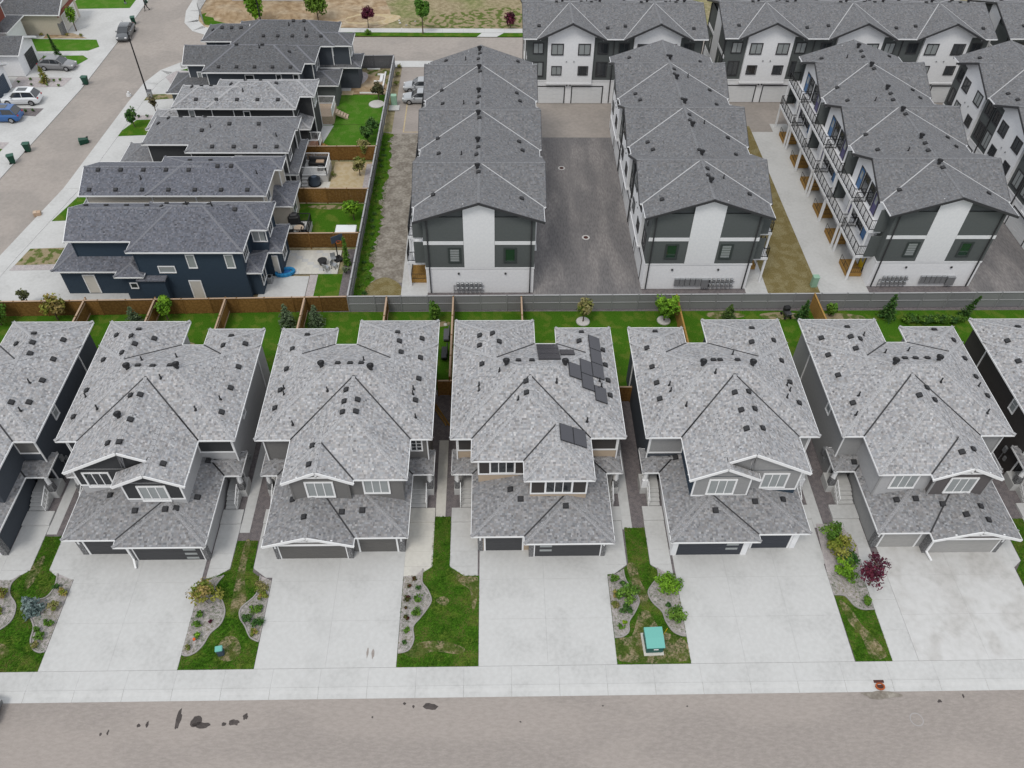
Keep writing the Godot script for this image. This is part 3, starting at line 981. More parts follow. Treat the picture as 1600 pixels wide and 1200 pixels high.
func duplex(c: Dictionary):
	var o := thing("duplex_house", c.label, "house", Vector3(c.x0, 0.1, -36), 0.0, "duplex houses along the front street")
	var m: bool = c.m
	var X := func(x: float) -> float: return 12.4 - x if m else x
	var lp := 0.26
	var lg := 0.34 if c.el == "g" else 0.26
	var U := [sec(0, 12.4, -10, -0.4, "x", 5.5, 0.5, "hh"), sec(0, 6.3, -12.7, -5, "z", 5.5, 0.5, "hg"), sec(8, 12.4, -11.8, -5, "z", 5.5, 0.5, "hg"), sec(1.5, 9.9, -5, c.f1, "z", 5.5, 0.5, "g" + c.e1), sec(5.1, 9.9, -2, c.f2, "z", 5.5, 0.5, "g" + c.e2)]
	var L := [sec(1.5, 11.2, -1, 5.8, "z", 2.6, lp, "gh"), sec(5.1, 11.2, -1, 6.4, "z", 2.6, lg, "g" + c.el), sec(0, 4, -1.7, 0.5, "x", 2.6, lp, "hg"), sec(9, 12.4, -1.7, 0.5, "x", 2.6, lp, "gh")]
	if m:
		for i in U.size(): U[i] = mirror_sec(U[i])
		for i in L.size(): L[i] = mirror_sec(L[i])
	var bx := func(mb: MB, xa: float, xb: float, ya: float, yb: float, za: float, zb: float):
		var p: float = X.call(xa)
		var q: float = X.call(xb)
		mb.box(Vector3(minf(p, q), ya, za), Vector3(maxf(p, q), yb, zb))
	# walls
	var w := MB.new()
	walls(w, 0.45, 11.95, -9.55, -0.85, 0, 5.58)
	var p0: float = X.call(0.454)
	var p1: float = X.call(5.85)
	walls(w, minf(p0, p1), maxf(p0, p1), -12.25, -9, 0, 5.58)
	p0 = X.call(8.45); p1 = X.call(11.946)
	walls(w, minf(p0, p1), maxf(p0, p1), -11.35, -9, 0, 5.58)
	part("wall", w, M[c.wall], o)
	w = MB.new()
	p0 = X.call(1.95); p1 = X.call(9.45)
	walls(w, minf(p0, p1), maxf(p0, p1), -1.5, c.f1 - 0.3, 2.4, 5.58)
	part("front_wall", w, M[c.proj], o)
	w = MB.new()
	p0 = X.call(5.55); p1 = X.call(9.446)
	walls(w, minf(p0, p1), maxf(p0, p1), 0, c.f2 - 0.3, 2.4, 5.58)
	part("front_wall", w, M[c.bay], o)
	w = MB.new()
	p0 = X.call(1.95); p1 = X.call(10.75)
	walls(w, minf(p0, p1), maxf(p0, p1), -0.5, 5.25, 0, 2.68)
	p0 = X.call(5.55); p1 = X.call(10.746)
	walls(w, minf(p0, p1), maxf(p0, p1), 0, 5.75, 0, 2.68)
	part("garage_wall", w, M[c.low], o)
	# two-tone panels with belt boards
	if c.panel != "":
		var pn := MB.new()
		var bt := MB.new()
		var ys: float = c.ys
		for q in [[1.95, 5.55, c.f1 - 0.3], [5.55, 9.446, c.f2 - 0.3], [0.45, 1.95, -0.85], [9.45, 11.95, -0.85]]:
			bx.call(pn, q[0] + 0.02, q[1] - 0.02, ys, 5.42, q[2], q[2] + 0.025)
			bx.call(bt, q[0] - 0.02, q[1] + 0.02, ys - 0.14, ys, q[2], q[2] + 0.05)
			bx.call(bt, q[0] - 0.03, q[0] + 0.08, ys, 5.42, q[2], q[2] + 0.045)
			bx.call(bt, q[1] - 0.08, q[1] + 0.03, ys, 5.42, q[2], q[2] + 0.045)
		parts_of("upper_panel", pn, M[c.panel], o)
		parts_of("belt_board", bt, M.trim, o)
	else:
		var bt := MB.new()
		for q in [[1.95, c.f1 - 0.3], [9.446, c.f2 - 0.3], [5.55, c.f2 - 0.3], [0.45, -0.85], [11.95, -0.85]]:
			bx.call(bt, q[0] - 0.06, q[0] + 0.06, 2.6, 5.42, q[1] - 0.06, q[1] + 0.03)
		parts_of("corner_board", bt, M[c.corner], o)
	var r := make_roof(o, U, "roof_light", "cap_light", "valley_shade", "trim", c.gable, 0.444, "", "roof", 0.055, 0.294)
	var rl := make_roof(o, L, "roof_low", "cap_low", "valley_shade", "trim", c.lgable, 0.3, "", "garage_roof", 0.055, 0.14)
	vents(o, r, c.v); pipes(o, r, c.p); flues(o, r, c.c); vents(o, rl, c.l)
	# front windows
	var wm: String = c.get("pane", "glass_blind")
	window(o, at(X.call(7.5), c.get("wy", 4.3), c.f2 - 0.274), 1.7, 1.5, 3, "trim", wm, 0.13)
	window(o, at(X.call(c.get("wx", 3.7)), c.get("wy", 4.3), c.f1 - 0.274), 1.6, 1.45, 3, "trim", c.get("pane2", "glass"), 0.12)
	if c.get("side_win", false): window(o, at(X.call(1.2), 4.3, -0.85), 0.7, 1.1, 2, "trim", "glass", 0.1, 2)
	for sx in [[0.45, -PI / 2], [11.95, PI / 2]]:
		window(o, at(sx[0], 4.5, -4.2, sx[1]), 0.55, 1.25, 1, "trim", "glass_blind", 0.1, 1)
	# garage doors, stone piers
	garage_door(o, at(X.call(3.72), 0, 5.25), 2.55, 2.12, c.door, "trim", 4)
	garage_door(o, at(X.call(8.15), 0, 5.75), 4.55, 2.12, c.door, "trim", 4, c.get("lights", 0), -1 if m != c.get("lflip", false) else 1)
	var pier := MB.new()
	bx.call(pier, 1.9, 2.26, 0, 2.5, 4.9, 5.31)
	bx.call(pier, 10.5, 10.8, 0, 2.5, 5.4, 5.81)
	bx.call(pier, 5.47, 5.8, 0, 2.5, 5.3, 5.81)
	parts_of("stone_pier", pier, M[c.get("pier", "stone")], o)
	for px in [[2.08, 5.31], [10.65, 5.81]]:
		var nb := MB.new()
		nb.box(Vector3(-0.06, 1.35, 0), Vector3(0.06, 1.85, 0.02))
		part("number_plate", nb, M.trim, o, at(X.call(px[0]), 0, px[1]))
	# wall lamp between the doors
	var lamp := MB.new()
	lamp.bevel(Vector3(-0.07, 1.75, 0), Vector3(0.07, 2.05, 0.14), 0.03)
	part("wall_lamp", lamp, M.black, o, at(X.call(5.63), 0, 5.81))
	if c.get("spout", false):
		var sp := MB.new()
		var sx: float = X.call(5.63)
		sp.bar(Vector3(sx, 2.5, 5.9), Vector3(sx, 0.35, 5.9), 0.1, 0.1)
		sp.bar(Vector3(sx, 0.38, 5.9), Vector3(sx + 0.25, 0.1, 6.5), 0.12, 0.1)
		part("downspout", sp, M.trim, o)
	# gable trusses
	if c.get("truss", false):
		for q in [[7.5, c.f2 - 0.08, 5.5, 2.4, 0.5], [8.15, 6.4 - 0.08, 2.6, 3.05, 0.34]]:
			var t := MB.new()
			var cx: float = X.call(q[0])
			var pk: float = q[2] + q[3] * q[4] - 0.15
			var yb: float = q[2] + q[3] * q[4] * 0.42
			var hw: float = q[3] * 0.56
			t.bar(Vector3(cx - hw, yb, q[1]), Vector3(cx + hw, yb, q[1]), 0.08, 0.13)
			t.bar(Vector3(cx, yb, q[1]), Vector3(cx, pk, q[1]), 0.08, 0.13)
			part("gable_truss", t, M.trim, o)
		var hb := MB.new()
		bx.call(hb, 5.3, 11.0, 2.42, 2.6, 6.2, 6.3)
		part("header_board", hb, M.trim, o)
	# entries on both sides
	for sd in [0, 1]:
		var xa := 0.1 if sd == 0 else 10.95
		var xb := 1.85 if sd == 0 else 12.3
		var ds := 1.22 if sd == 0 else 11.3
		if m:
			var t := xa
			xa = 12.4 - xb
			xb = 12.4 - t
			ds = 12.4 - ds
		var outer := xa if absf(xa - 6.2) > absf(xb - 6.2) else xb
		var inn := 1.0 if outer < 6.2 else -1.0
		var pf := MB.new()
		pf.bevel(Vector3(xa, -0.05, -0.85), Vector3(xb, 0.68, 0.45), 0.015)
		part("porch_slab", pf, M.concrete, o)
		door(o, at(ds, 0.68, -0.85), "black", 0.92, 2.0, false, "trim_dark")
		var sx0 := xa if inn < 0 else xa + 0.45
		var sx1 := xb if inn > 0 else xb - 0.45
		steps(o, sx0, sx1, 0.455, 4, 0.0, 0.15, 0.3, "concrete")
		var col := MB.new()
		var cxx := outer + inn * 0.27
		col.bevel(Vector3(cxx - 0.22, 0.66, -0.02), Vector3(cxx + 0.22, 1.5, 0.42), 0.02)
		part("column_base", col, M[c.get("pier", "stone")], o)
		col = MB.new()
		col.cyl(Vector3(cxx, 1.5, 0.2), Vector3(cxx, 2.6, 0.2), 0.23, 0.17, 4)
		part("column", col, M.trim, o)
		var rail := MB.new()
		var rx := outer + inn * 0.5
		rail.bar(Vector3(rx, 1.5, 0.45), Vector3(rx, 0.85, 1.75), 0.05, 0.06)
		rail.bar(Vector3(rx, 0.85, 0.45), Vector3(rx, 0.2, 1.75), 0.04, 0.05)
		for i in 5: rail.bar(Vector3(rx, 0.66 - 0.13 * i, 0.5 + 0.3 * i), Vector3(rx, 1.47 - 0.15 * i, 0.5 + 0.3 * i), 0.035, 0.035)
		part("stair_railing", rail, M.trim, o)
	# downspouts
	var ds := MB.new()
	for q in [[0.4, -9.6], [12.0, -9.6], [0.4, -0.8], [12.0, -0.8]]:
		ds.box(Vector3(q[0] - 0.04, 0.1, q[1] - 0.04), Vector3(q[0] + 0.04, 5.4, q[1] + 0.04))
	parts_of("downspout", ds, M.trim, o)
	# utility boxes on the side walls
	for q in [[0.45, -2.4, -1.0], [11.95, -2.2, 1.0]]:
		var ub := MB.new()
		ub.bevel(Vector3(-0.17, 1.1, 0), Vector3(0.17, 1.65, 0.16), 0.02)
		ub.box(Vector3(0.32, 0.6, 0), Vector3(0.55, 1.0, 0.12))
		ub.cyl(Vector3(0, 0.2, 0.06), Vector3(0, 1.1, 0.06), 0.03, 0.03, 6)
		part("utility_meter", ub, M.metal, o, at(q[0], 0, q[1], q[2] * PI / 2))
	if c.get("solar", false): solar_panels(o, r)

func solar_panels(o: Node3D, r: Roof):
	# plan rectangles x0, x1, z0, z1 on the roof planes
	var a := [[6.4, 8.05, -9.62, -8.55], [6.4, 8.05, -8.53, -7.46], [6.4, 8.05, -7.44, -6.4], [8.1, 9.2, -8.4, -7.35],
		[10.38, 11.28, -9.9, -8.42], [10.38, 11.28, -8.4, -6.92], [10.38, 11.28, -6.9, -5.42], [9.46, 10.36, -6.85, -5.37], [9.46, 10.36, -5.35, -3.87], [8.54, 9.44, -6.05, -4.6], [10.38, 11.28, -4.55, -3.05],
		[7.62, 8.55, -0.8, 0.72], [8.57, 9.5, -0.8, 0.72]]
	for q in a:
		var c := Vector2((q[0] + q[1]) * 0.5, (q[2] + q[3]) * 0.5)
		var n := r.normal(c.x, c.y)
		var y := r.h(c.x, c.y)
		var pt := func(x: float, z: float) -> Vector3: return Vector3(x, y - (n.x * (x - c.x) + n.z * (z - c.y)) / n.y, z)
		var ex: Vector3 = (pt.call(q[1], c.y) as Vector3) - (pt.call(q[0], c.y) as Vector3)
		var ez: Vector3 = (pt.call(c.x, q[3]) as Vector3) - (pt.call(c.x, q[2]) as Vector3)
		var xf := Transform3D(Basis(ex.normalized(), n, ez.normalized()), Vector3(c.x, y, c.y))
		var hx := ex.length() * 0.5 - 0.008
		var hz := ez.length() * 0.5 - 0.008
		var f := MB.new()
		f.box(Vector3(-hx, 0.02, -hz), Vector3(hx, 0.1, hz))
		var fr := part("solar_panel", f, M.solar_frame, o, xf)
		var g := MB.new()
		g.box(Vector3(-hx + 0.03, 0.09, -hz + 0.03), Vector3(hx - 0.03, 0.106, hz - 0.03))
		part("cell_sheet", g, M.solar, fr)

func build_duplexes():
	var base := {"panel": "", "ys": 3.75, "corner": "trim", "wall": "lap_greypale", "proj": "lap_greypale", "bay": "lap_greypale", "low": "lap_greypale", "gable": "bat_charcoal", "lgable": "bat_charcoal", "door": "door_char", "el": "h"}
	var H := []
	H.append({"label": "dark slate-blue duplex cut off by the left edge, front row", "x0": -44.4, "m": true, "e1": "h", "f1": 3.1, "e2": "g", "f2": 3.35, "wall": "lap_bluegrey", "proj": "lap_bluegrey", "bay": "lap_bluegrey", "low": "lap_bluegrey", "panel": "lap_taupe", "gable": "bat_taupe", "lgable": "lap_bluegrey",
		"v": [9.4, -9.8, 9.6, -8.9, 11.2, -10, 9.8, -7.8, 11.2, -7.9, 11.2, -5.7, 11.1, -3.5, 8.2, -9.1, 10.2, -3.1], "p": [10.6, -5.2, 10.9, -2.6], "c": [7.9, -5.3], "l": [7.7, 3.9]})
	H.append({"label": "pale grey duplex with two dark gables, second from left in the front row", "x0": -30.6, "m": false, "e1": "g", "f1": 2.3, "e2": "g", "f2": 3.5, "panel": "bat_charcoal", "spout": true, "wx": 3.4, "lights": 4, "lflip": false,
		"v": [3.1, -10.7, 1.4, -10.4, 3.1, -9.4, 3.5, -8.7, 4.5, -9.8, 2.9, -7.7, 1.2, -7.8, 4.9, -5.6, 6.0, -5.5, 7.2, -5.6, 0.9, -4.8, 0.8, -2.3, 5.0, -3.1, 5.8, -2.9, 5.8, -0.6, 4.7, 1.1, 5.7, 1.4, 8.4, 2.2, 11.4, -7.1, 11.3, -4.9, 11.2, -2.5, 10.0, -8.9, 10.3, -10.1, 11.4, -9.6],
		"p": [4.7, -6.7, 7.0, -7.3, 2.6, -2.5, 6.8, -4.5, 9.5, -2.4, 1.1, -4.1, 10.9, -3.6], "c": [4.2, -5.4, 7.8, -5.3, 4.7, -1.2], "l": [6.0, 3.8, 8.1, 3.8, 8.8, 3.7, 9.9, 2.6, 9.9, -0.6, 4.0, 2.6]})
	H.append({"label": "taupe grey duplex with white truss gables, left of the solar-panel duplex", "x0": -16.8, "m": true, "e1": "h", "f1": 3.1, "e2": "g", "f2": 3.35, "el": "g", "wall": "lap_taupe", "proj": "lap_taupe", "bay": "lap_taupe", "low": "lap_taupe", "gable": "lap_taupe", "lgable": "lap_taupe", "corner": "lap_taupe", "door": "door_taupe", "wy": 4.42, "truss": true, "side_win": true, "pane": "glass_blind", "pane2": "glass_blind",
		"v": [2.3, -10.3, 1.4, -8.8, 1.3, -6.7, 5.4, -5.9, 6.3, -5.9, 7.1, -5.9, 1.1, -2.9, 1.2, -4.6, 6.3, -3.4, 6.3, -2.3, 7.2, -2.5, 6.3, -1.3, 7.2, -1.4, 4.4, 0.9, 4.4, 2.5, 9.4, -9.8, 9.6, -8.9, 11.2, -10.0, 9.8, -7.8, 11.2, -7.9, 11.2, -5.7, 11.1, -3.5],
		"p": [7.2, -6.5, 4.9, -3.6, 2.6, -1.4, 1.5, -4.6, 1.6, -4.0, 11.2, -1.9, 10.9, -4.5, 10.9, -4.0], "c": [4.3, -5.5, 7.9, -5.1], "l": [3.9, 4.7, 6.3, 4.0, 7.7, 3.9, 2.8, 3.0]})
	H.append({"label": "beige and brown duplex with solar panels on its hip roof", "x0": -3.1, "m": false, "e1": "h", "f1": 1.6, "e2": "h", "f2": 3.3, "wall": "lap_beige", "proj": "lap_beige", "bay": "lap_beige", "low": "lap_beige", "panel": "lap_brown", "wy": 4.6, "solar": true, "pane": "glass", "lflip": true, "lights": 3, "wx": 3.65,
		"v": [2.0, -9.9, 3.0, -9.6, 3.5, -8.8, 2.0, -8.8, 2.2, -6.7, 4.9, -6.3, 5.9, -6.3, 5.4, -4.1, 5.4, -3.0, 9.7, -9.4, 10.0, -10.7, 11.5, -8.8, 11.55, -7.2, 11.6, -5.6, 11.6, -4.1],
		"p": [3.5, -5.3, 4.8, -2.6, 7.6, -4.1, 9.7, -1.5, 2.0, -4.6, 2.0, -4.1, 10.9, -5.2, 11.0, -4.7], "c": [4.0, -5.8, 8.3, -5.7], "l": [4.2, 2.4, 4.9, 3.2, 8.0, 3.8]})
	H.append({"label": "navy and grey batten duplex with a broad front gable, right of the solar-panel duplex", "x0": 10.75, "m": true, "e1": "g", "f1": 2.8, "e2": "g", "f2": 3.3, "wall": "lap_bluegrey", "proj": "lap_darkblue", "bay": "lap_darkblue", "low": "smooth_white", "panel": "bat_stonegrey", "ys": 3.35, "gable": "bat_stonegrey", "door": "door_navy", "pane": "glass_blind", "pane2": "glass_blind", "lights": 3, "lflip": true, "pier": "smooth_white",
		"v": [2.0, -10.8, 1.1, -8.9, 1.2, -6.8, 1.3, -5.1, 1.3, -3.5, 5.5, -6.2, 6.0, -6.2, 7.3, -6.2, 9.5, -10.5, 9.0, -8.6, 11.1, -9.6, 11.2, -7.4, 11.3, -5.2, 11.5, -3.2, 6.4, -2.9, 7.5, -3.2, 6.5, -1.2, 7.6, -1.6, 6.5, 0.5, 7.8, 0.1],
		"p": [7.3, -7.4, 5.3, -4.7, 3.0, -2.5, 2.1, -4.5, 2.1, -3.9, 10.9, -4.7, 11.0, -4.2, 10.5, -3.3], "c": [4.5, -5.4, 8.2, -5.5], "l": [2.5, -0.6, 4.5, 4.2, 7.4, 3.5, 9.5, 3.2]})
	H.append({"label": "light grey duplex with mauve bay and pale garage doors, far right of the front row", "x0": 24.8, "m": false, "e1": "h", "f1": 3.0, "e2": "g", "f2": 3.4, "el": "g", "wall": "lap_stonegrey", "proj": "lap_greypale", "bay": "lap_mauve", "low": "lap_stonegrey", "gable": "lap_mauve", "lgable": "lap_mauve", "corner": "lap_stonegrey", "door": "door_grey", "wy": 4.42, "spout": true, "truss": true, "pane": "glass_blind", "pane2": "glass_blind",
		"v": [1.0, -10.0, 1.0, -8.1, 1.1, -5.9, 1.3, -3.0, 2.8, -9.2, 2.8, -7.9, 3.4, -8.9, 3.1, -10.7, 10.4, -11.0, 11.4, -9.7, 11.5, -7.7, 11.6, -5.8, 11.7, -3.9, 5.9, -6.4, 6.7, -6.4, 7.6, -6.4, 5.5, -2.5, 6.7, -2.4, 6.5, -3.5, 7.2, 1.9, 8.2, 1.5],
		"p": [4.0, -9.6, 5.0, -7.6, 7.0, -8.0, 1.8, -3.5, 1.2, -1.9, 7.7, -4.0, 11.3, -4.7, 10.7, -1.9], "c": [4.6, -5.4, 8.2, -6.0], "l": [1.6, -0.2, 3.4, 3.4, 4.7, 3.4, 6.5, 3.8, 8.9, 4.2, 7.6, 4.9, 9.0, 5.3]})
	H.append({"label": "dark brown duplex cut off by the right edge, front row", "x0": 38.9, "m": false, "e1": "h", "f1": 3.0, "e2": "g", "f2": 3.4, "wall": "lap_brown", "proj": "lap_brown", "bay": "lap_brown", "low": "lap_brown", "gable": "lap_brown", "lgable": "lap_brown", "v": [2.6, -10.6, 1.4, -9.4, 1.3, -7.2], "p": [], "c": [], "l": []})
	for q in H:
		var c: Dictionary = base.duplicate()
		c.merge(q, true)
		duplex(c)

# ---------------------------------------------------------------- townhouse rows
# local x runs along the row, garages face +z, balconies face -z
func townhouse(label: String, pos: Vector3, turn: float, length: float, gables: Array, opt := {}):
	var o := thing("townhouse_row", label, "townhouse", pos, turn, "white and grey townhouse rows behind the duplexes")
	var D := 9.9
	var secs := [sec(-0.5, length + 0.5, -D - 0.75, 0.75, "x", 8.4, 0.342, "gg")]
	for g in gables: secs.append(sec(g - 4.1, g + 4.1, -D - 0.98, 0.98, "z", 8.4, 0.472, "gg", "lap_townwhite"))
	# core
	var w := MB.new()
	walls(w, 0, length, -D, 0, 0, 2.95)
	part("ground_floor_wall", w, M.lap_townwhite, o)
	w = MB.new()
	walls(w, 0, length, -D, 0, 2.95, 8.5)
	part("upper_wall", w, M.lap_darkgrey, o)
	# belt boards at the floor lines
	w = MB.new()
	w.box(Vector3(-0.04, 2.85, -D - 0.04), Vector3(length + 0.04, 3.02, 0.04), Transform3D.IDENTITY)
	part("belt_board", w, M.smooth_white, o)
	# end walls: white band between floors and a white central stripe
	for e in [[-0.0, -1.0], [length, 1.0]]:
		var s := MB.new()
		var x0: float = minf(e[0], e[0] + e[1] * 0.05)
		var x1: float = maxf(e[0], e[0] + e[1] * 0.05)
		s.box(Vector3(x0, 3.02, -6.35), Vector3(x1, 9.9, -3.6))
		part("stripe_panel", s, M.bat_townwhite, o)
		s = MB.new()
		s.box(Vector3(x0 - 0.01, 5.6, -D - 0.05), Vector3(x1 + 0.01, 5.95, -6.37))
		s.box(Vector3(x0 - 0.01, 5.6, -3.58), Vector3(x1 + 0.01, 5.95, 0.05))
		parts_of("band_board", s, M.smooth_white, o)
		for zc in [-2.2, -7.2]:
			window(o, at(e[0] + e[1] * 0.004, 4.42, zc, e[1] * PI / 2), 0.85, 1.35, 1, "frame_green", "glass_green" if zc > -5 else "glass_blind", 0.17, 0 if zc > -5 else 4)
		var dsp := MB.new()
		for zc in [-0.35, -D + 0.35]:
			dsp.box(Vector3(minf(e[0] + e[1] * 0.06, e[0] + e[1] * 0.16), 0.1, zc - 0.05), Vector3(maxf(e[0] + e[1] * 0.06, e[0] + e[1] * 0.16), 8.35, zc + 0.05))
		parts_of("downspout", dsp, M.trim_dark, o)
		for zc in [-2.6, -6.9]:
			var lv := MB.new()
			lv.bevel(Vector3(-0.09, -0.09, 0), Vector3(0.09, 0.09, 0.12), 0.03)
			part("wall_vent", lv, M.trim_dark, o, at(e[0] + e[1] * 0.002, 2.35, zc, e[1] * PI / 2))
	var r := make_roof(o, secs, "roof_town", "cap_town", "valley_pale", "smooth_white", "lap_darkgrey", 0.72, "trim_dark", "roof", 0.05, -1.0, opt.get("skip", 0.0))
	# vents
	var vv := []
	var pp := []
	var ff := []
	for g in gables:
		for q in [[-1.6, -5.0], [1.4, -5.2], [2.6, -5.05], [-3.8, -1.2], [-3.1, -9.0], [3.6, -8.8], [4.3, -0.9]]: vv.append_array([clampf(g + q[0], 0.5, length - 0.5), q[1]])
		for q in [[2.2, -6.6]]: pp.append_array([minf(g + q[0], length - 0.6), q[1]])
		for q in [[-0.9, -5.1], [3.6, -5.1]]: ff.append_array([minf(g + q[0], length - 0.7), q[1]])
	vents(o, r, vv); pipes(o, r, pp); flues(o, r, ff)
	# garage side
	var gs: bool = opt.get("garage_detail", true)
	for g in gables:
		var bays := MB.new()
		walls(bays, g - 2.75, g + 2.75, -0.2, 0.3, 2.7, 8.5)
		var bw := part("bay_wall", bays, M.lap_townwhite, o)
		bays = MB.new()
		bays.box(Vector3(g - 2.79, 2.6, -0.2), Vector3(g + 2.79, 2.78, 0.36))
		part("bay_ledge", bays, M.smooth_white, bw)
	if gs:
		for g in gables:
			for sx in [-1.0, 1.0]:
				window(o, at(g + sx * 1.6, 6.95, 0.3), 1.25, 1.15, 2, "trim_dark", "glass_blind" if rng.randf() < 0.5 else "glass", 0.12)
				window(o, at(g + sx * 1.6, 4.35, 0.3), 1.05, 0.95, 2, "trim_dark", "glass_blind" if rng.randf() < 0.4 else "glass", 0.1)
				garage_door(o, at(g + sx * 2.35, 0, 0.0), 3.7, 2.15, "door_white", "trim_dark", 4)
				if g + sx * 3.85 > 0.6 and g + sx * 3.85 < length - 0.6:
					window(o, at(g + sx * 3.85, 6.95, 0.0), 1.1, 1.15, 2, "trim_dark", "glass_blind" if rng.randf() < 0.3 else "glass", 0.1)
					window(o, at(g + sx * 3.85, 4.4, 0.0), 1.15, 1.6, 2, "trim_dark", "glass_blind" if rng.randf() < 0.5 else "glass", 0.12)
				var lv := MB.new()
				lv.bevel(Vector3(-0.07, -0.07, 0), Vector3(0.07, 0.07, 0.1), 0.02)
				part("wall_vent", lv, M.metal, o, at(g + sx * 0.45, 5.5, 0.3))
				lv = MB.new()
				lv.bevel(Vector3(-0.06, -0.12, 0), Vector3(0.06, 0.12, 0.12), 0.02)
				part("wall_lamp", lv, M.black, o, at(g + sx * 0.2, 2.4, 0.0))
		for k in gables.size() - 1:
			var dsp := MB.new()
			var gx: float = (gables[k] + gables[k + 1]) * 0.5
			dsp.box(Vector3(gx - 0.05, 0.1, 0.02), Vector3(gx + 0.05, 8.35, 0.12))
			parts_of("downspout", dsp, M.trim_dark, o)
	# balcony side
	var k := -1
	var zb := -D
	for g in gables:
		var wb := MB.new()
		walls(wb, g - 3.95, g + 3.95, zb - 0.25, zb + 0.2, 2.7, 8.5)
		part("bay_wall", wb, M.lap_townwhite, o)
		if not opt.get("balconies", true): continue
		for sx in [-1.0, 1.0]:
			k += 1
			var xc: float = g + sx * 2.55
			# ground: door, window, small timber deck
			var floor_door: String = ["yellow_door", "red_door", "door_tan", "red_door"][k % 4]
			door(o, at(xc - 0.9, 0.15, zb, PI), floor_door, 0.95, 2.05, true, "trim_dark")
			window(o, at(xc + 0.75, 1.5, zb, PI), 1.2, 1.2, 2, "trim_dark", "glass", 0.1)
			var dk := part("deck", deck_mesh(2.2, 1.55, 0.4), M.wood_new, o, at(xc - 0.7, 0.02, zb - 0.85))
			var dr := MB.new()
			railing(dr, Vector3(-1.05, 0.4, -0.72), Vector3(1.05, 0.4, -0.72), 0.62, 0.2, 0.03, 0.015, 1.0)
			railing(dr, Vector3(-1.05, 0.4, -0.72), Vector3(-1.05, 0.4, 0.7), 0.62, 0.2, 0.03, 0.015, 1.0)
			part("deck_railing", dr, M.black, dk)
			# two balconies above
			for lv in 2:
				var y := 2.95 + 2.85 * lv
				var bx0 := xc - 2.3
				var bx1 := xc + 2.3
				var dz := 1.75 if lv == 0 else 1.45
				var sl := MB.new()
				sl.box(Vector3(bx0, y - 0.28, zb - dz), Vector3(bx1, y, zb - 0.252))
				var bal := part("balcony", sl, M.smooth_white, o)
				var rl := MB.new()
				railing(rl, Vector3(bx0 + 0.05, y, zb - dz + 0.06), Vector3(bx1 - 0.05, y, zb - dz + 0.06), 1.05, 0.16, 0.045, 0.02, 1.0)
				railing(rl, Vector3(bx0 + 0.05, y, zb - dz + 0.06), Vector3(bx0 + 0.05, y, zb - 0.3), 1.05, 0.16, 0.045, 0.02, 1.5)
				railing(rl, Vector3(bx1 - 0.05, y, zb - dz + 0.06), Vector3(bx1 - 0.05, y, zb - 0.3), 1.05, 0.16, 0.045, 0.02, 1.5)
				part("balcony_railing", rl, M.black, bal)
				var zf := zb - 0.25 if absf(xc - g) < 2.0 else zb - 0.25
				door(o, at(g + sx * 2.15, y, zf, PI), "blue_door" if (k + lv) % 2 == 0 else "purple_door", 0.9, 2.05, true, "trim_dark")
				window(o, at(g + sx * 0.8, y + 1.25, zf, PI), 1.05, 1.6, 1, "trim_dark", "glass", 0.12)
				# party screen
				var sc := MB.new()
				var ex := bx1 if sx > 0 else bx0
				sc.box(Vector3(ex - 0.06 + sx * 0.12, y, zb - 1.0), Vector3(ex + 0.06 + sx * 0.12, y + 2.3, zb))
				part("privacy_screen", sc, M.lap_darkgrey, o)
			var ps := MB.new()
			for px in [xc - 2.15, xc + 2.15]:
				ps.box(Vector3(px - 0.09, 0, zb - 1.72), Vector3(px + 0.09, 2.66, zb - 1.54))
				ps.box(Vector3(px - 0.08, 2.96, zb - 1.42), Vector3(px + 0.08, 5.5, zb - 1.26))
			parts_of("balcony_post", ps, M.smooth_white, o)
	# utility meters on the end wall facing the camera
	var me: int = opt.get("meters", 0)
	if me != 0:
		var x := 0.0 if me < 0 else length
		var rk := MB.new()
		for i in 6:
			for j in 2:
				rk.bevel(Vector3(-1.15 + i * 0.42, 0.45 + j * 0.55, 0.05), Vector3(-0.9 + i * 0.42, 0.85 + j * 0.55, 0.3), 0.05)
				rk.cyl(Vector3(-1.02 + i * 0.42, 0.1 + j * 0.55, 0.15), Vector3(-1.02 + i * 0.42, 0.5 + j * 0.55, 0.15), 0.03, 0.03, 6)
		rk.bar(Vector3(-1.4, 0.42, 0.12), Vector3(1.4, 0.42, 0.12), 0.06, 0.06)
		rk.bar(Vector3(-1.4, 0.97, 0.12), Vector3(1.4, 0.97, 0.12), 0.06, 0.06)
		rk.bar(Vector3(-1.4, 0.05, 0.12), Vector3(-1.4, 1.0, 0.12), 0.05, 0.05)
		part("gas_meter_rack", rk, M.metal, o, at(x + me * 0.01, 0, opt.get("mz", -7.4), me * PI / 2))
		if opt.has("panelz"):
			var pb := MB.new()
			for i in 5: pb.bevel(Vector3(-1.2 + i * 0.5, 0.5, 0), Vector3(-0.75 + i * 0.5, 1.35, 0.2), 0.02)
			pb.box(Vector3(1.35, 0.35, 0), Vector3(2.1, 1.3, 0.3))
			part("electric_meter_bank", pb, M.metal, o, at(x + me * 0.01, 0, opt.panelz, me * PI / 2))
	return o

func deck_mesh(w: float, d: float, h: float) -> ArrayMesh:
	var key := "deck%.2f_%.2f_%.2f" % [w, d, h]
	if not cache.has(key):
		var b := MB.new()
		var n := int(d / 0.15)
		for i in n: b.box(Vector3(-w * 0.5, h - 0.04, -d * 0.5 + d * i / n), Vector3(w * 0.5, h, -d * 0.5 + d * (i + 1) / n - 0.012))
		b.box(Vector3(-w * 0.5 + 0.02, 0, -d * 0.5 + 0.02), Vector3(w * 0.5 - 0.02, h - 0.045, d * 0.5 - 0.02))
		cache[key] = b.mesh()
	return cache[key]

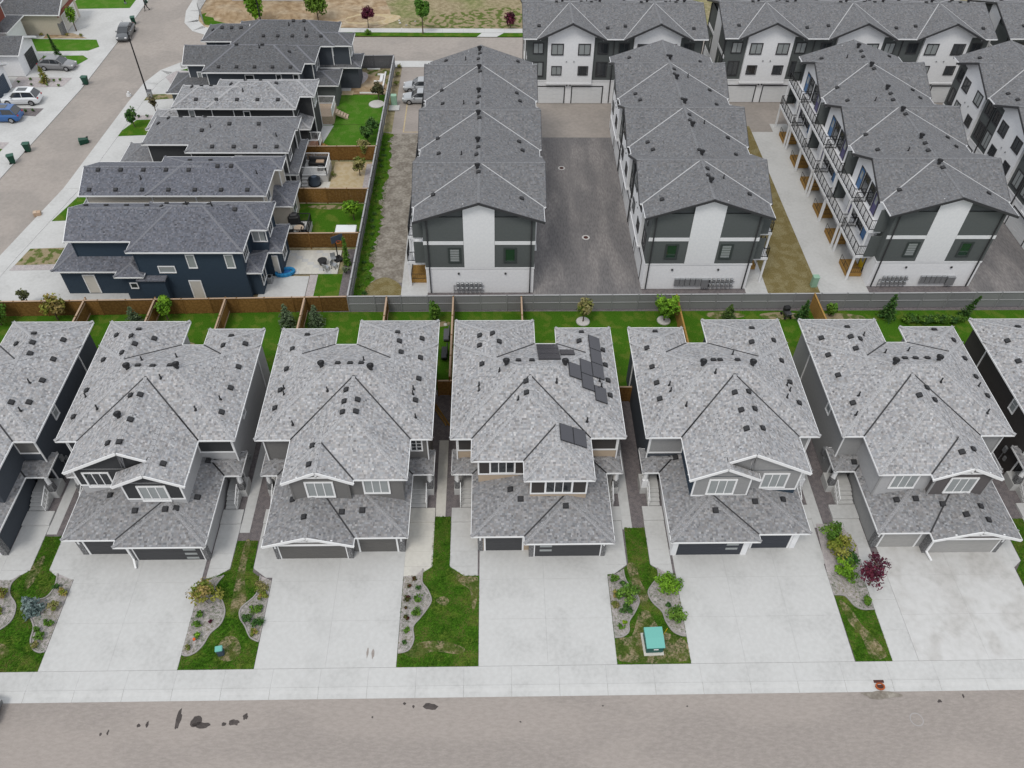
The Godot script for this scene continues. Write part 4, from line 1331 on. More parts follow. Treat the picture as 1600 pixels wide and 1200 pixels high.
func build_townhouses():
	var n := PI / 2
	townhouse("left townhouse row, end wall facing the duplexes beside the dirt lane", Vector3(3.7, 0.05, -58.7), n, 29.0, [5.8, 15.3, 24.9], {"skip": -1.0, "meters": -1, "mz": -6.0, "garage_detail": false})
	townhouse("middle townhouse row with its garages on the dark asphalt lane", Vector3(14.0, 0.05, -59.2 - 30.0), -n, 30.0, [5.0, 14.6, 24.2], {"skip": 1.0, "meters": 1, "mz": -7.3, "panelz": -4.2})
	townhouse("right townhouse row with balconies and blue doors along the concrete path", Vector3(45.6, 0.05, -59.5), n, 30.0, [5.8, 15.4, 25.0], {"skip": -1.0, "meters": -1, "mz": -7.6, "panelz": -3.9, "garage_detail": false})
	townhouse("white townhouse row cut off by the right edge, windows facing the asphalt yard", Vector3(53.6, 0.05, -59.5 - 30.0), -n, 30.0, [5.0, 14.6, 24.2], {"skip": 1.0, "balconies": false})
	townhouse("back townhouse row of two gables, closing the asphalt lane", Vector3(4.1, 0.05, -95.0), 0.0, 20.8, [5.2, 15.4], {"balconies": false})
	townhouse("long back townhouse row of three gables at the upper right", Vector3(27.9, 0.05, -95.4), 0.0, 31.5, [5.2, 15.9, 26.4], {"balconies": false})
	townhouse("far back townhouse row at the upper right corner of the picture", Vector3(62.0, 0.05, -95.6), 0.0, 22.0, [5.5, 16.0], {"balconies": false})

# ---------------------------------------------------------------- detached houses on the side street
func house(called: String, label: String, category: String, org: Vector3, up: Array, low: Array, c: Dictionary) -> Array:
	var o := thing(called, label, category, org, 0.0, c.get("group", ""))
	for q in up + low:
		q.x0 -= org.x; q.x1 -= org.x; q.z0 -= org.z; q.z1 -= org.z
	var ins := 0.42
	var k := 0
	var wu := MB.new()
	for s in up:
		var i := ins + 0.005 * k
		walls(wu, s.x0 + i, s.x1 - i, s.z0 + i, s.z1 - i, 0, s.e + 0.1)
		k += 1
	part("wall", wu, M[c.wall], o)
	# lower roofs that touch form one group with one roof
	var groups := []
	for s in low:
		var home = null
		for gr in groups:
			for t in gr:
				if s.x0 < t.x1 and s.x1 > t.x0 and s.z0 < t.z1 and s.z1 > t.z0: home = gr
		if home == null: groups.append([s])
		else: home.append(s)
	for gr in groups:
		var wl := MB.new()
		for s in gr:
			var i := ins + 0.005 * k
			walls(wl, s.x0 + i, s.x1 - i, s.z0 + i, s.z1 - i, 0, s.e + 0.1)
			k += 1
		part("lower_wall", wl, M[c.get("low", c.wall)], o)
	var res := [o]
	if not up.is_empty(): res.append(make_roof(o, up, c.roof, c.get("cap", ""), c.get("valley_shade", ""), "trim", c.wall, ins - 0.006))
	for gr in groups: res.append(make_roof(o, gr, c.roof, c.get("cap", ""), "", "trim", c.get("low", c.wall), ins - 0.006, "", "lower_roof"))
	# windows: x, y, z in world terms, facing, w, h, n
	for q in c.get("win", []):
		window(o, at(q[0] - org.x, q[1], q[2] - org.z, q[3]), q[4], q[5], q[6], "trim", q[7] if q.size() > 7 else "glass", 0.09)
	for q in c.get("doors", []):
		door(o, at(q[0] - org.x, q[1], q[2] - org.z, q[3]), q[4], 0.95, 2.05, false)
	var r: Roof = res[1]
	var vv: Array = []
	for q in c.get("vents", []):
		var n: int = q[3]
		for i in n: vv.append_array([q[0] + (q[1] - q[0]) * i / maxf(1, n - 1) - org.x, q[2] - org.z])
	vents(o, r, vv)
	var pv: Array = []
	for i in range(0, c.get("pipes", []).size(), 2): pv.append_array([c.pipes[i] - org.x, c.pipes[i + 1] - org.z])
	pipes(o, r, pv)
	var cb := MB.new()
	for s in up:
		for q in [[s.x0, s.z1], [s.x1, s.z1], [s.x1, s.z0]]:
			var sx: float = q[0] + (0.42 if q[0] == s.x0 else -0.42)
			var sz: float = q[1] + (0.42 if q[1] == s.z0 else -0.42)
			cb.box(Vector3(sx - 0.045, 0.1, sz - 0.045), Vector3(sx + 0.045, s.e - 0.1, sz + 0.045))
	parts_of("corner_board", cb, M[c.get("corner", "trim")], o)
	return res

func build_side_street_houses():
	var g := "detached houses backing onto the dirt lane"
	var E := PI / 2
	var a: Array
	a = house("detached_house", "navy blue house nearest the brown back fence, corner of the side street", "house", Vector3(-30, 0.05, -61),
		[sec(-32.2, -22.0, -65.2, -57.6, "x", 5.6, 0.6, "hh"), sec(-38.1, -27.5, -65.1, -59.2, "x", 5.6, 0.52, "gg"), sec(-26.5, -20.5, -65.3, -60.9, "x", 5.6, 0.6, "gh")],
		[sec(-39.9, -32.5, -64.6, -58.3, "x", 2.9, 0.55, "hg"), sec(-34.0, -31.4, -62, -57.4, "z", 3.0, 0.45, "gh"), sec(-24, -21.0, -61.4, -58.1, "x", 2.9, 0.4, "gh"), sec(-24, -19.7, -65.5, -61.1, "x", 2.9, 0.4, "gh")],
		{"wall": "lap_darkblue", "low": "bat_darkblue", "corner": "lap_darkblue", "roof": "roof_slate", "cap": "cap_slate", "group": g, "vents": [[-37.2, -28, -63.4, 6], [-30, -23.5, -62.6, 4]], "pipes": [-25.2, -61.9, -27.4, -61.9],
		"win": [[-26.9, 4.3, -58.02, 0.0, 0.62, 1.35, 1, "glass_blind"], [-23.5, 4.3, -58.02, 0.0, 0.62, 1.35, 1, "glass_blind"], [-29.3, 3.4, -58.02, 0.0, 1.35, 0.6, 1, "glass_blind"], [-21.45, 4.6, -61.33, 0.0, 1.15, 1.05, 2, "glass_blind"], [-22.42, 4.4, -59.4, E, 1.3, 1.4, 3, "glass"], [-20.92, 4.4, -63.2, E, 1.3, 1.4, 2, "glass"], [-21.41, 1.5, -59.6, E, 1.3, 1.3, 2, "glass"], [-20.11, 1.5, -63.2, E, 1.3, 1.2, 2, "glass"], [-32.7, 1.7, -57.83, 0.0, 0.55, 0.5, 1, "glass"]],
		"doors": [[-37.0, 0.1, -58.73, 0.0, "door_tan"], [-20.9, 0.1, -61.53, 0.0, "door_tan"], [-27.2, 0.0, -58.02, 0.0, "door_tan"]]})
	# bump-out with its own little roof and siding shed
	var n: Node3D = a[0]
	var b := MB.new()
	b.box(Vector3(-1.9, 0, 2.95), Vector3(0.3, 2.6, 3.55))
	part("chimney_bump", b, M.lap_darkblue, n)
	b = MB.new()
	b.box(Vector3(-2.1, 2.6, 2.85), Vector3(0.5, 2.72, 3.75))
	part("bump_roof", b, M.roof_slate, n)
	house("detached_house", "cream-sided house with dark grey roof next to the navy blue house", "house", Vector3(-30, 0.05, -70),
		[sec(-39.2, -28, -72.2, -66.3, "x", 5.6, 0.45, "gg"), sec(-33, -21.6, -73.2, -66.31, "x", 5.6, 0.45, "hh"), sec(-26, -20.9, -73.3, -70.8, "x", 5.6, 0.45, "gh")],
		[sec(-40.6, -36, -71.6, -66.6, "x", 2.9, 0.5, "hg"), sec(-24, -19.9, -73, -68.5, "x", 2.9, 0.4, "gh")],
		{"wall": "lap_cream", "roof": "roof_slate", "cap": "cap_slate", "group": g, "vents": [[-38.3, -23.4, -66.9, 7], [-37.8, -29.2, -68.9, 5], [-26.5, -25.2, -69.3, 2], [-29.5, -27.5, -70.6, 2]], "pipes": [-33.6, -68.0, -22.9, -69.2],
		"win": [[-26.6, 3.6, -66.73, 0.0, 0.8, 1.3, 1, "glass_blind"], [-22.02, 4.4, -68.4, E, 1.1, 1.3, 2, "glass"], [-20.32, 1.5, -70.6, E, 1.3, 1.2, 2, "glass"]]})
	house("detached_house", "charcoal house with black side wall, third along the side street", "house", Vector3(-30, 0.05, -78),
		[sec(-36, -28, -81.2, -75.5, "x", 5.6, 0.5, "hg"), sec(-31.2, -20.8, -81.2, -74, "x", 5.6, 0.5, "hh"), sec(-24, -20.6, -81.25, -78.5, "x", 5.6, 0.5, "gh")],
		[sec(-39.4, -34, -80.4, -75.8, "x", 2.9, 0.5, "hg"), sec(-24, -20.3, -81.2, -74.2, "x", 2.9, 0.35, "gh")],
		{"wall": "lap_charcoal", "roof": "roof_mid", "cap": "cap_town", "group": g, "vents": [[-28.5, -22, -74.6, 4], [-30, -24, -77.0, 3], [-35, -30, -78.8, 5]], "pipes": [-22.2, -76, -29, -77],
		"win": [[-21.24, 4.4, -76.2, E, 1.2, 1.4, 2, "glass"], [-20.72, 1.5, -75.4, E, 1.0, 1.4, 2, "glass"], [-26, 4.5, -74.42, 0.0, 0.6, 1.0, 1, "glass"]]})
	house("detached_house", "charcoal house under a pale grey roof, fourth along the side street", "house", Vector3(-29, 0.05, -86),
		[sec(-35, -28, -88.2, -82.91, "x", 5.6, 0.45, "hg"), sec(-31.2, -21.5, -89.6, -82.9, "x", 5.6, 0.45, "hh"), sec(-24.5, -19.9, -89.7, -85.7, "x", 5.6, 0.45, "gh")],
		[sec(-38.6, -33, -87.8, -83.2, "x", 2.9, 0.5, "hg"), sec(-24, -20.4, -88, -83.4, "x", 2.9, 0.35, "gh")],
		{"wall": "lap_charcoal", "roof": "roof_pale", "cap": "cap_light", "group": g, "vents": [[-32.4, -23.5, -84.0, 5], [-33.3, -31.2, -86.3, 3], [-29, -24, -86.5, 4]], "pipes": [-27.4, -85],
		"win": [[-27, 4.6, -83.32, 0.0, 0.6, 0.9, 1, "glass"], [-33, 4.6, -83.34, 0.0, 0.5, 1.1, 1, "glass_blind"], [-22.0, 4.5, -85.4, E, 1.1, 1.3, 2, "glass"], [-20.33, 4.4, -87.6, E, 1.4, 1.3, 2, "glass_blind"]]})
	house("detached_house", "slate grey house with a low west wing, fifth along the side street", "house", Vector3(-29, 0.05, -95),
		[sec(-36.4, -29, -98.2, -93.2, "x", 5.6, 0.5, "gg"), sec(-33.7, -22.2, -98.3, -91.3, "x", 5.6, 0.5, "hh"), sec(-25, -21, -98.35, -93.7, "x", 5.6, 0.5, "gh")],
		[sec(-38.6, -33, -96.8, -91.6, "x", 2.9, 0.5, "hg"), sec(-24, -18.6, -98, -93.6, "x", 2.9, 0.35, "gh")],
		{"wall": "lap_bluegrey", "low": "lap_darkgrey", "roof": "roof_charcoal", "cap": "cap_slate", "group": g, "vents": [[-31.8, -23.5, -92.0, 5], [-30, -24, -94.8, 3]], "pipes": [-27.3, -94.4],
		"win": [[-28.4, 4.8, -91.72, 0.0, 0.9, 0.6, 1, "glass"], [-25, 4.7, -91.72, 0.0, 0.5, 0.9, 1, "glass"], [-23, 4.7, -91.72, 0.0, 0.5, 0.9, 1, "glass"], [-21.42, 4.4, -96.4, E, 1.2, 1.4, 2, "glass"], [-34.8, 3.4, -93.63, 0.0, 0.4, 2.2, 1, "glass_blind"]]})
	house("detached_house", "slate blue house on the street corner, farthest of the side street row", "house", Vector3(-27, 0.05, -101),
		[sec(-35.7, -30, -104.2, -99.5, "x", 5.6, 0.5, "hg"), sec(-32, -19.3, -105.2, -98.3, "x", 5.6, 0.5, "hh"), sec(-23, -17.2, -102, -98.4, "x", 5.6, 0.5, "gh")],
		[sec(-22, -16.4, -102.2, -98.3, "x", 2.9, 0.35, "gh")],
		{"wall": "lap_bluegrey", "roof": "roof_charcoal", "cap": "cap_slate", "group": g, "vents": [[-34.5, -31, -101.3, 4], [-28, -21, -99.6, 5], [-24.5, -23.2, -101.6, 2]], "pipes": [-25, -101.0, -23.0, -100.4],
		"win": [[-20, 4.7, -98.83, 0.0, 0.6, 0.95, 1, "glass_blind"], [-17.62, 4.5, -100.2, E, 1.2, 1.4, 2, "glass_blind"]]})

func build_west_houses():
	var E := PI / 2
	var g := "houses on the far side of the side street"
	var a := house("detached_house", "house with grey garage door and orange timber porch across the side street", "house", Vector3(-64, 0.1, -104),
		[sec(-76, -64.5, -111.5, -102, "x", 5.6, 0.5, "hh")],
		[sec(-68, -59.6, -106.8, -101.1, "x", 2.9, 0.45, "gg"), sec(-70, -63.5, -113, -107.5, "x", 3.0, 0.4, "hh")],
		{"wall": "lap_redwood", "low": "lap_townwhite", "roof": "roof_charcoal", "group": g, "vents": []})
	garage_door(a[0], at(3.99, 0, -0.4, E), 2.6, 2.15, "door_char", "trim", 4)
	var b := MB.new()
	for i in 3: b.box(Vector3(-3.2 + i * 0.9, 2.9, -3.6), Vector3(-2.9 + i * 0.9, 3.6, -2.9))
	b.box(Vector3(-3.4, 3.5, -3.7), Vector3(-0.6, 3.62, -2.6))
	part("porch_beam", b, M.orange, a[0])
	a = house("detached_house", "beige house with tan garage door near the top left corner", "house", Vector3(-66, 0.1, -118),
		[sec(-82, -67.5, -127, -113, "x", 5.6, 0.5, "hh")],
		[sec(-69, -59.0, -120.6, -113.3, "x", 2.9, 0.5, "gg")],
		{"wall": "lap_tan", "low": "lap_tan", "roof": "roof_charcoal", "group": g, "vents": []})
	garage_door(a[0], at(6.59, 0, 1.0, E), 4.3, 2.15, "door_tan", "trim", 4)
	b = MB.new()
	b.box(Vector3(6.58, 2.35, -2.1), Vector3(6.64, 2.85, 4.3))
	part("gable_trim", b, M.lap_redwood, a[0])
	b = MB.new()
	b.box(Vector3(6.2, 0, 3.5), Vector3(6.68, 1.6, 4.35))
	part("stone_pier", b, M.stone, a[0])
	a = house("detached_house", "house with blue garage door cut off by the left edge across the side street", "house", Vector3(-66, 0.1, -96),
		[sec(-78, -66, -101, -92, "x", 5.6, 0.5, "hh")],
		[sec(-70, -60.2, -99.2, -93.6, "x", 2.9, 0.45, "gg")],
		{"wall": "lap_bluegrey", "low": "lap_townwhite", "roof": "roof_charcoal", "group": g, "vents": []})
	garage_door(a[0], at(5.39, 0, -0.4, E), 3.4, 2.15, "bluegrey", "trim", 4)

# ---------------------------------------------------------------- ground, roads, walks
func area(called: String, pts: PackedVector2Array, y: float, m: String, thick := 0.0) -> MeshInstance3D:
	return struct(called, sheet_mesh(pts, y, thick), M[m])

func slab_group(called: String) -> Node3D:
	var o := Node3D.new()
	o.name = numbered(called)
	add_child(o)
	o.set_meta("kind", "structure")
	return o

func slab(parent: Node3D, x0: float, z0: float, x1: float, z1: float, y: float, m: String, th := 0.12):
	var key := "slab%.2f_%.2f_%.2f" % [x1 - x0, z1 - z0, th]
	if not cache.has(key):
		var b := MB.new()
		b.bevel(Vector3(0.002, -th, 0.002), Vector3(x1 - x0 - 0.002, 0, z1 - z0 - 0.002), 0.005)
		cache[key] = b.mesh()
	part("slab", cache[key], M[m], parent, Transform3D(Basis(), Vector3(x0, y, z0)))

func walk_strip(parent: Node3D, line: PackedVector2Array, off0: float, off1: float, y: float, step: float, m: String):
	for i in line.size() - 1:
		var a := line[i]
		var b := line[i + 1]
		var l := a.distance_to(b)
		var n := maxi(1, int(round(l / step)))
		for k in n:
			var p := a.lerp(b, float(k) / n)
			var q := a.lerp(b, float(k + 1) / n)
			var d := (q - p).normalized()
			var s := Vector2(-d.y, d.x)
			var e := d * 0.006
			var pts := PackedVector2Array([p + s * off0 + e, q + s * off0 - e, q + s * off1 - e, p + s * off1 + e])
			part("slab", sheet_mesh(pts, y, 0.1), M[m], parent)

func build_ground():
	area("ground", rect(-420, -520, 420, 40), -0.06, "field")
	# front street
	area("road", rect(-140, -20.36, 140, 20), 0.0, "asphalt")
	var o := slab_group("sidewalk")
	var gut := MB.new()
	for i in 1:
		var z0 := -21.05
		var z1 := -20.34
		var a := [Vector3(0.006, 0.1, z0), Vector3(2.994, 0.1, z0), Vector3(2.994, 0.085, z0 + 0.2), Vector3(0.006, 0.085, z0 + 0.2), Vector3(2.994, 0.03, z0 + 0.38), Vector3(0.006, 0.03, z0 + 0.38), Vector3(2.994, 0.012, z1), Vector3(0.006, 0.012, z1)]
		gut.quad(a[3], a[2], a[1], a[0]); gut.quad(a[5], a[4], a[2], a[3]); gut.quad(a[7], a[6], a[4], a[5])
		gut.quad(Vector3(0.006, -0.05, z1), Vector3(2.994, -0.05, z1), a[6], a[7])
	var gm := gut.mesh()
	for i in 42:
		var x := -62.0 + i * 3.0
		slab(o, x, -22.27, x + 3.0, -21.055, 0.1, "concrete")
		part("kerb", gm, M.concrete, o, Transform3D(Basis(), Vector3(x, 0, 0)))
	# lots
	area("gravel_ground", rect(-60, -56.3, 60, -22.27), 0.05, "gravel_dark")
	area("lawn", rect(-50, -56.0, 60, -46.2), 0.085, "grass")
	for q in [[-6.8, -54.9, -3.9, -54.1], [29.6, -55.6, 34, -54.2], [19.5, -55.9, 23, -55.1], [-30, -52.2, -26, -50.6], [24.5, -55.8, 28.8, -55.0]]:
		area("dry_grass_patch", smooth_poly([q[0], q[1] + 0.3, (q[0] + q[2]) * 0.5, q[1], q[2], q[1] + 0.4, q[2] - 0.3, q[3], q[0] + 0.8, q[3] + 0.2]), 0.09, "grass_dry")
	# driveways of the duplexes: x0, x1, material
	for q in [[-44.0, -33.9, "concrete"], [-28.72, -20.05, "concrete"], [-15.25, -6.3, "concrete"], [-1.08, 7.76, "concrete"], [12.5, 23.05, "concrete"], [27.2, 36.4, "concrete_old"], [40.5, 50, "concrete"]]:
		var d := slab_group("driveway")
		var n := 3 if q[1] - q[0] > 9.5 else 2
		var zs := [-30.9, -28.45, -25.5, -22.28]
		for i in 3:
			for k in n: slab(d, lerpf(q[0], q[1], float(k) / n), zs[i], lerpf(q[0], q[1], float(k + 1) / n), zs[i + 1], 0.105, q[2])
	# second strip of the far right driveway
	var d2 := slab_group("driveway")
	for i in 3: slab(d2, 25.5, [-28.9, -26.6, -24.4][i], 27.19, [-26.6, -24.4, -22.28][i], 0.104, "concrete")
	# walks beside the houses: local to each duplex origin
	for x0 in [-44.4, -30.6, -16.8, -3.1, 10.75, 24.8, 38.9]:
		var mir: bool = x0 in [-44.4, -16.8, 10.75]
		for sd in [0, 1]:
			var wk := slab_group("walkway")
			var xa: float = -0.05 if sd == 0 else 10.82
			var xb: float = 1.9 if sd == 0 else 12.3
			if mir:
				var t := xa
				xa = 12.4 - xb
				xb = 12.4 - t
			var left: bool = xa < 6
			var m := "concrete_cream" if (x0 == -16.8 and not left) else "concrete"
			var zz := [-34.3, -33.1, -31.9, -30.7, -29.5]
			for i in 4: slab(wk, x0 + xa, zz[i], x0 + xb, zz[i + 1], 0.1 + (0.12 if i == 0 else 0.0), m, 0.2)
			# diagonal corner towards the driveway
			var pts := poly([x0 + xa, -29.49, x0 + xb, -29.49, x0 + xb, -28.75, x0 + xa + 1.0, -28.75]) if left else poly([x0 + xa, -29.49, x0 + xb, -29.49, x0 + xb - 1.0, -28.75, x0 + xa, -28.75])
			part("slab", sheet_mesh(pts, 0.1, 0.1), M[m], wk)
			# walk past the entry to the back gate
			if not left:
				for i in 7: slab(wk, x0 + xb + 0.02, -37.6 - i * 1.2 + 4.0, x0 + xb + 0.75, -36.4 - i * 1.2 + 4.0, 0.07, m)
	# strip behind the back fence and the lanes between the townhouses
	area("gravel_ground", rect(-9.0, -60.2, 60, -56.3), 0.012, "gravel_dark")
	area("dirt_lane", rect(-13.3, -88, -6.0, -56.3), 0.006, "dirt")
	var vr := RandomNumberGenerator.new()
	vr.seed = 8
	var vp := PackedVector2Array([Vector2(-13.25, -56.4)])
	for i in 90: vp.append(Vector2(-11.75 + 0.25 * sin(i * 0.21) + vr.randf_range(-0.3, 0.3), -56.4 - i * 0.35))
	vp.append(Vector2(-13.25, -88))
	area("grass_verge", vp, 0.014, "grass")
	area("straw_patch", smooth_poly([-12.6, -56.4, -8.9, -56.4, -8.7, -59.5, -10.2, -61, -11.5, -60.4, -12.2, -59]), 0.018, "strawgrass")
	area("alley", rect(-12.0, -106.3, -6.0, -87.6), 0.014, "asphalt")
	area("parking_line", rect(-10.7, -95, -10.55, -87.9), 0.02, "sandy")
	area("parking_line", rect(-10.54, -88.05, -8.4, -87.9), 0.02, "sandy")
	area("concrete_pad", rect(-8.7, -92, -6.2, -58.0), 0.045, "concrete", 0.05)
	area("asphalt_lane", rect(3.7, -86.8, 14.05, -58.0), 0.024, "asphalt_new")
	area("asphalt_yard", rect(3.7, -95.4, 62, -86.8), 0.02, "asphalt_far")
	area("asphalt_lane", rect(45.6, -86.8, 53.7, -58.0), 0.024, "asphalt_new")
	area("concrete_pad", rect(23.9, -90, 26.0, -58.2), 0.045, "concrete", 0.05)
	area("straw_lawn", rect(26.0, -89.5, 31.0, -57.6), 0.03, "strawgrass")
	var pw := slab_group("path")
	for i in 20: slab(pw, 31.0, -59.6 - i * 1.5, 33.6, -58.1 - i * 1.5, 0.06, "concrete")
	area("concrete_pad", rect(33.6, -90, 35.7, -58.2), 0.045, "concrete", 0.05)
	var kb := MB.new()
	kb.box(Vector3(3.9, 0.0, -57.75), Vector3(13.8, 0.14, -57.55))
	struct("timber_kerb", kb, M.wood_new)
	kb = MB.new()
	kb.box(Vector3(45.7, 0.0, -57.75), Vector3(60, 0.14, -57.55))
	struct("timber_kerb", kb, M.wood_new)
	# side street and cross street
	area("road", poly([-60.5, -20, -57.5, -46, -53.7, -78, -51.9, -98, -51.5, -112, -51.0, -170, -44.6, -170, -44.8, -122, -44.0, -118, -42.2, -115.3, -40.0, -114.0, -19, -113.7, 90, -114.2, 90, -106.5, -18, -106.3, -38.5, -106.5, -41.4, -105.6, -43.4, -103.4, -44.5, -100, -45.0, -95, -46.2, -76.1, -48.2, -64.4, -50.2, -50, -54, -20]), 0.0, "asphalt_far")
	var we := slab_group("sidewalk")
	walk_strip(we, poly([-54, -20, -50.2, -50, -48.2, -64.4, -46.2, -76.1, -45.0, -95, -44.5, -100, -43.4, -103.4, -41.4, -105.6, -38.5, -106.5, -18, -106.3, 3, -106.4]), 0.0, 1.75, 0.08, 3.0, "concrete")
	var ww := slab_group("sidewalk")
	walk_strip(ww, poly([-60.5, -20, -57.5, -46, -53.7, -78, -51.9, -98, -51.5, -112, -51.0, -170]), -1.8, 0.0, 0.08, 3.0, "concrete")
	var wn := slab_group("sidewalk")
	walk_strip(wn, poly([-44.8, -150, -44.8, -122, -44.0, -118, -42.2, -115.3, -40.0, -114.0]), -1.9, 0.0, 0.08, 3.0, "concrete")
	walk_strip(wn, poly([-36, -115.2, -10, -115.1, 40, -115.4]), -1.35, 0.0, 0.08, 3.0, "concrete")
	area("grass_verge", poly([-36, -115.15, -1.5, -115.1, -2.2, -113.9, -36, -113.9]), 0.07, "grass")
	area("grass_verge", poly([1.6, -115.1, 45, -115.4, 45, -114.05, 0.6, -113.9]), 0.07, "grass")
	area("ramp", poly([-1.5, -115.1, 1.6, -115.1, 0.6, -113.8, -2.2, -113.8]), 0.072, "concrete")
	# east side of the side street: driveways and lawns in front of the houses
	area("front_yard", poly([-49.2, -57, -48.15, -64.4, -46.15, -76.1, -44.95, -95, -44.45, -100, -43.35, -103.3, -41.4, -105.5, -38.5, -106.4, -18, -106.2, -18, -97, -32, -97, -32, -57]), 0.055, "concrete")
	area("lawn", poly([-45.3, -70.1, -44.0, -75, -40.5, -75, -40.5, -70.4]), 0.07, "grass")
	area("lawn", poly([-46.2, -62.9, -45.7, -65.5, -39.5, -65.8, -39.5, -63.2]), 0.07, "grass_dry")
	area("lawn", poly([-44.2, -86.8, -42.7, -90.6, -39.5, -90.8, -39.5, -87.2]), 0.07, "grass")
	area("lawn", poly([-43.5, -95.3, -43.1, -96.9, -37.5, -97.2, -37.5, -96.2]), 0.07, "grass_dry")
	area("gravel_bed", poly([-43.3, -90.7, -43.0, -91.7, -38.5, -91.8, -38.5, -90.9]), 0.075, "gravel")
	area("gravel_bed", poly([-46.4, -62.1, -46.25, -62.9, -39.5, -63.1, -39.5, -62.3]), 0.075, "gravel")
	area("gravel_bed", poly([-42.2, -101.5, -41.3, -103.2, -39.0, -103.0, -39.0, -100.0, -41.0, -99.6]), 0.075, "gravel")
	area("lawn", poly([-40.8, -103.4, -39.6, -104.2, -37.6, -104.2, -37.6, -103.0]), 0.08, "grass")
	# west side of the side street
	area("front_yard", poly([-62, -57, -58.2, -57, -55.5, -78, -53.7, -98, -53.3, -112, -52.9, -140, -68, -140, -70, -57]), 0.055, "concrete")
	area("lawn", poly([-64.5, -108.6, -54.6, -109.0, -53.5, -110.2, -54.6, -112.4, -64.5, -112.6]), 0.07, "grass_bright")
	area("lawn", poly([-60.0, -105.4, -54.6, -104.9, -53.8, -106.6, -54.8, -107.6, -60.0, -107.4]), 0.07, "grass_bright")
	area("lawn", poly([-62, -122.5, -53.2, -123.0, -53.2, -126.5, -62, -126.5]), 0.07, "grass_bright")
	area("mulch_bed", poly([-62, -112.7, -56.0, -112.8, -58.5, -114.4, -62, -114.5]), 0.075, "earth")
	area("gravel_bed", poly([-61, -98.4, -54.4, -98.9, -54.0, -101.2, -61, -101.4]), 0.075, "gravel")
	area("gravel_bed", poly([-57.5, -104.6, -54.3, -104.1, -54.4, -104.9, -57.5, -105.3]), 0.08, "gravel")
	area("gravel_bed", poly([-58.5, -91.9, -55.0, -91.4, -54.7, -93.3, -58.5, -93.4]), 0.075, "gravel_dark")
	area("gravel_bed", poly([-59, -84.4, -55.9, -84.0, -55.7, -85.4, -59, -85.6]), 0.075, "gravel")
	area("lawn", poly([-60, -79.5, -56.3, -79.0, -55.9, -84.0, -60, -84.3]), 0.07, "grass")
	# stains and covers on the front road
	var sr := RandomNumberGenerator.new()
	sr.seed = 4
	var blot := func(x: float, z: float, rx: float, rz: float, y: float, m: String, called: String):
		var p := PackedVector2Array()
		for i in 14:
			var a := TAU * i / 14
			var k := 0.7 + sr.randf() * 0.5
			p.append(Vector2(x + cos(a) * rx * k, z + sin(a) * rz * k))
		area(called, p, y, m)
	for q in [[-19.2, -19.2, 0.16, 0.62], [-18.1, -19.1, 0.3, 0.4], [-17.7, -18.85, 0.55, 0.2], [-16.4, -18.9, 0.14, 0.12], [-15.8, -19.0, 0.3, 0.2], [-15.2, -19.35, 0.16, 0.2], [-21.5, -18.9, 0.12, 0.12], [-21.0, -18.95, 0.08, 0.2], [-23.6, -18.4, 0.08, 0.1], [-23.2, -18.5, 0.06, 0.16], [-5.6, -20.0, 0.1, 0.09], [-5.05, -19.8, 0.07, 0.1], [-4.0, -19.8, 0.42, 0.22], [27.6, -19.7, 0.16, 0.1], [29.2, -20.0, 0.06, 0.14], [-7.5, -19.2, 0.07, 0.06], [1.5, -18.8, 0.06, 0.05], [11.8, -19.6, 0.06, 0.06], [6.6, -19.7, 0.06, 0.05], [33.1, -19.3, 0.1, 0.14]]:
		blot.call(q[0], q[1], q[2], q[3], 0.006, "wet", "oil_stain")
	for q in [[-8.2, -23.3, 0.07, 0.4], [-7.85, -23.2, 0.09, 0.35]]: blot.call(q[0], q[1], q[2], q[3], 0.111, "asphalt", "rubber_mark")
	blot.call(24.1, -20.15, 1.3, 0.26, 0.03, "dirt", "silt_patch")

# ---------------------------------------------------------------- fences
func fence_panel(l: float, h: float, kind: String) -> Array:
	var key := "fence%.2f_%.2f_%s" % [l, h, kind]
	if not cache.has(key):
		var r := RandomNumberGenerator.new()
		r.seed = hash(key)
		var b := MB.new()
		var bw := 0.145 if kind != "vinyl" else 0.2
		var n := maxi(1, int(round(l / bw)))
		for i in n:
			var x0 := l * i / n + 0.003
			var x1 := l * (i + 1) / n - 0.003
			var dz := r.randf_range(-0.006, 0.006)
			b.box(Vector3(x0, 0.04, -0.012 + dz), Vector3(x1, h - 0.05 + r.randf_range(-0.008, 0.004), 0.012 + dz))
		var c := MB.new()
		for sg in [-1.0, 1.0]:
			if kind == "vinyl":
				c.box(Vector3(0, h * 0.5 - 0.03, sg * 0.02 if sg > 0 else -0.06), Vector3(l, h * 0.5 + 0.03, 0.06 if sg > 0 else -0.02))
			elif sg > 0:
				for y in [0.25, h - 0.3]: c.box(Vector3(0, y - 0.045, -0.06), Vector3(l, y + 0.045, -0.02))
		c.box(Vector3(0, h - 0.045, -0.07), Vector3(l, h, 0.07))
		cache[key] = [b.mesh(), c.mesh()]
	return cache[key]

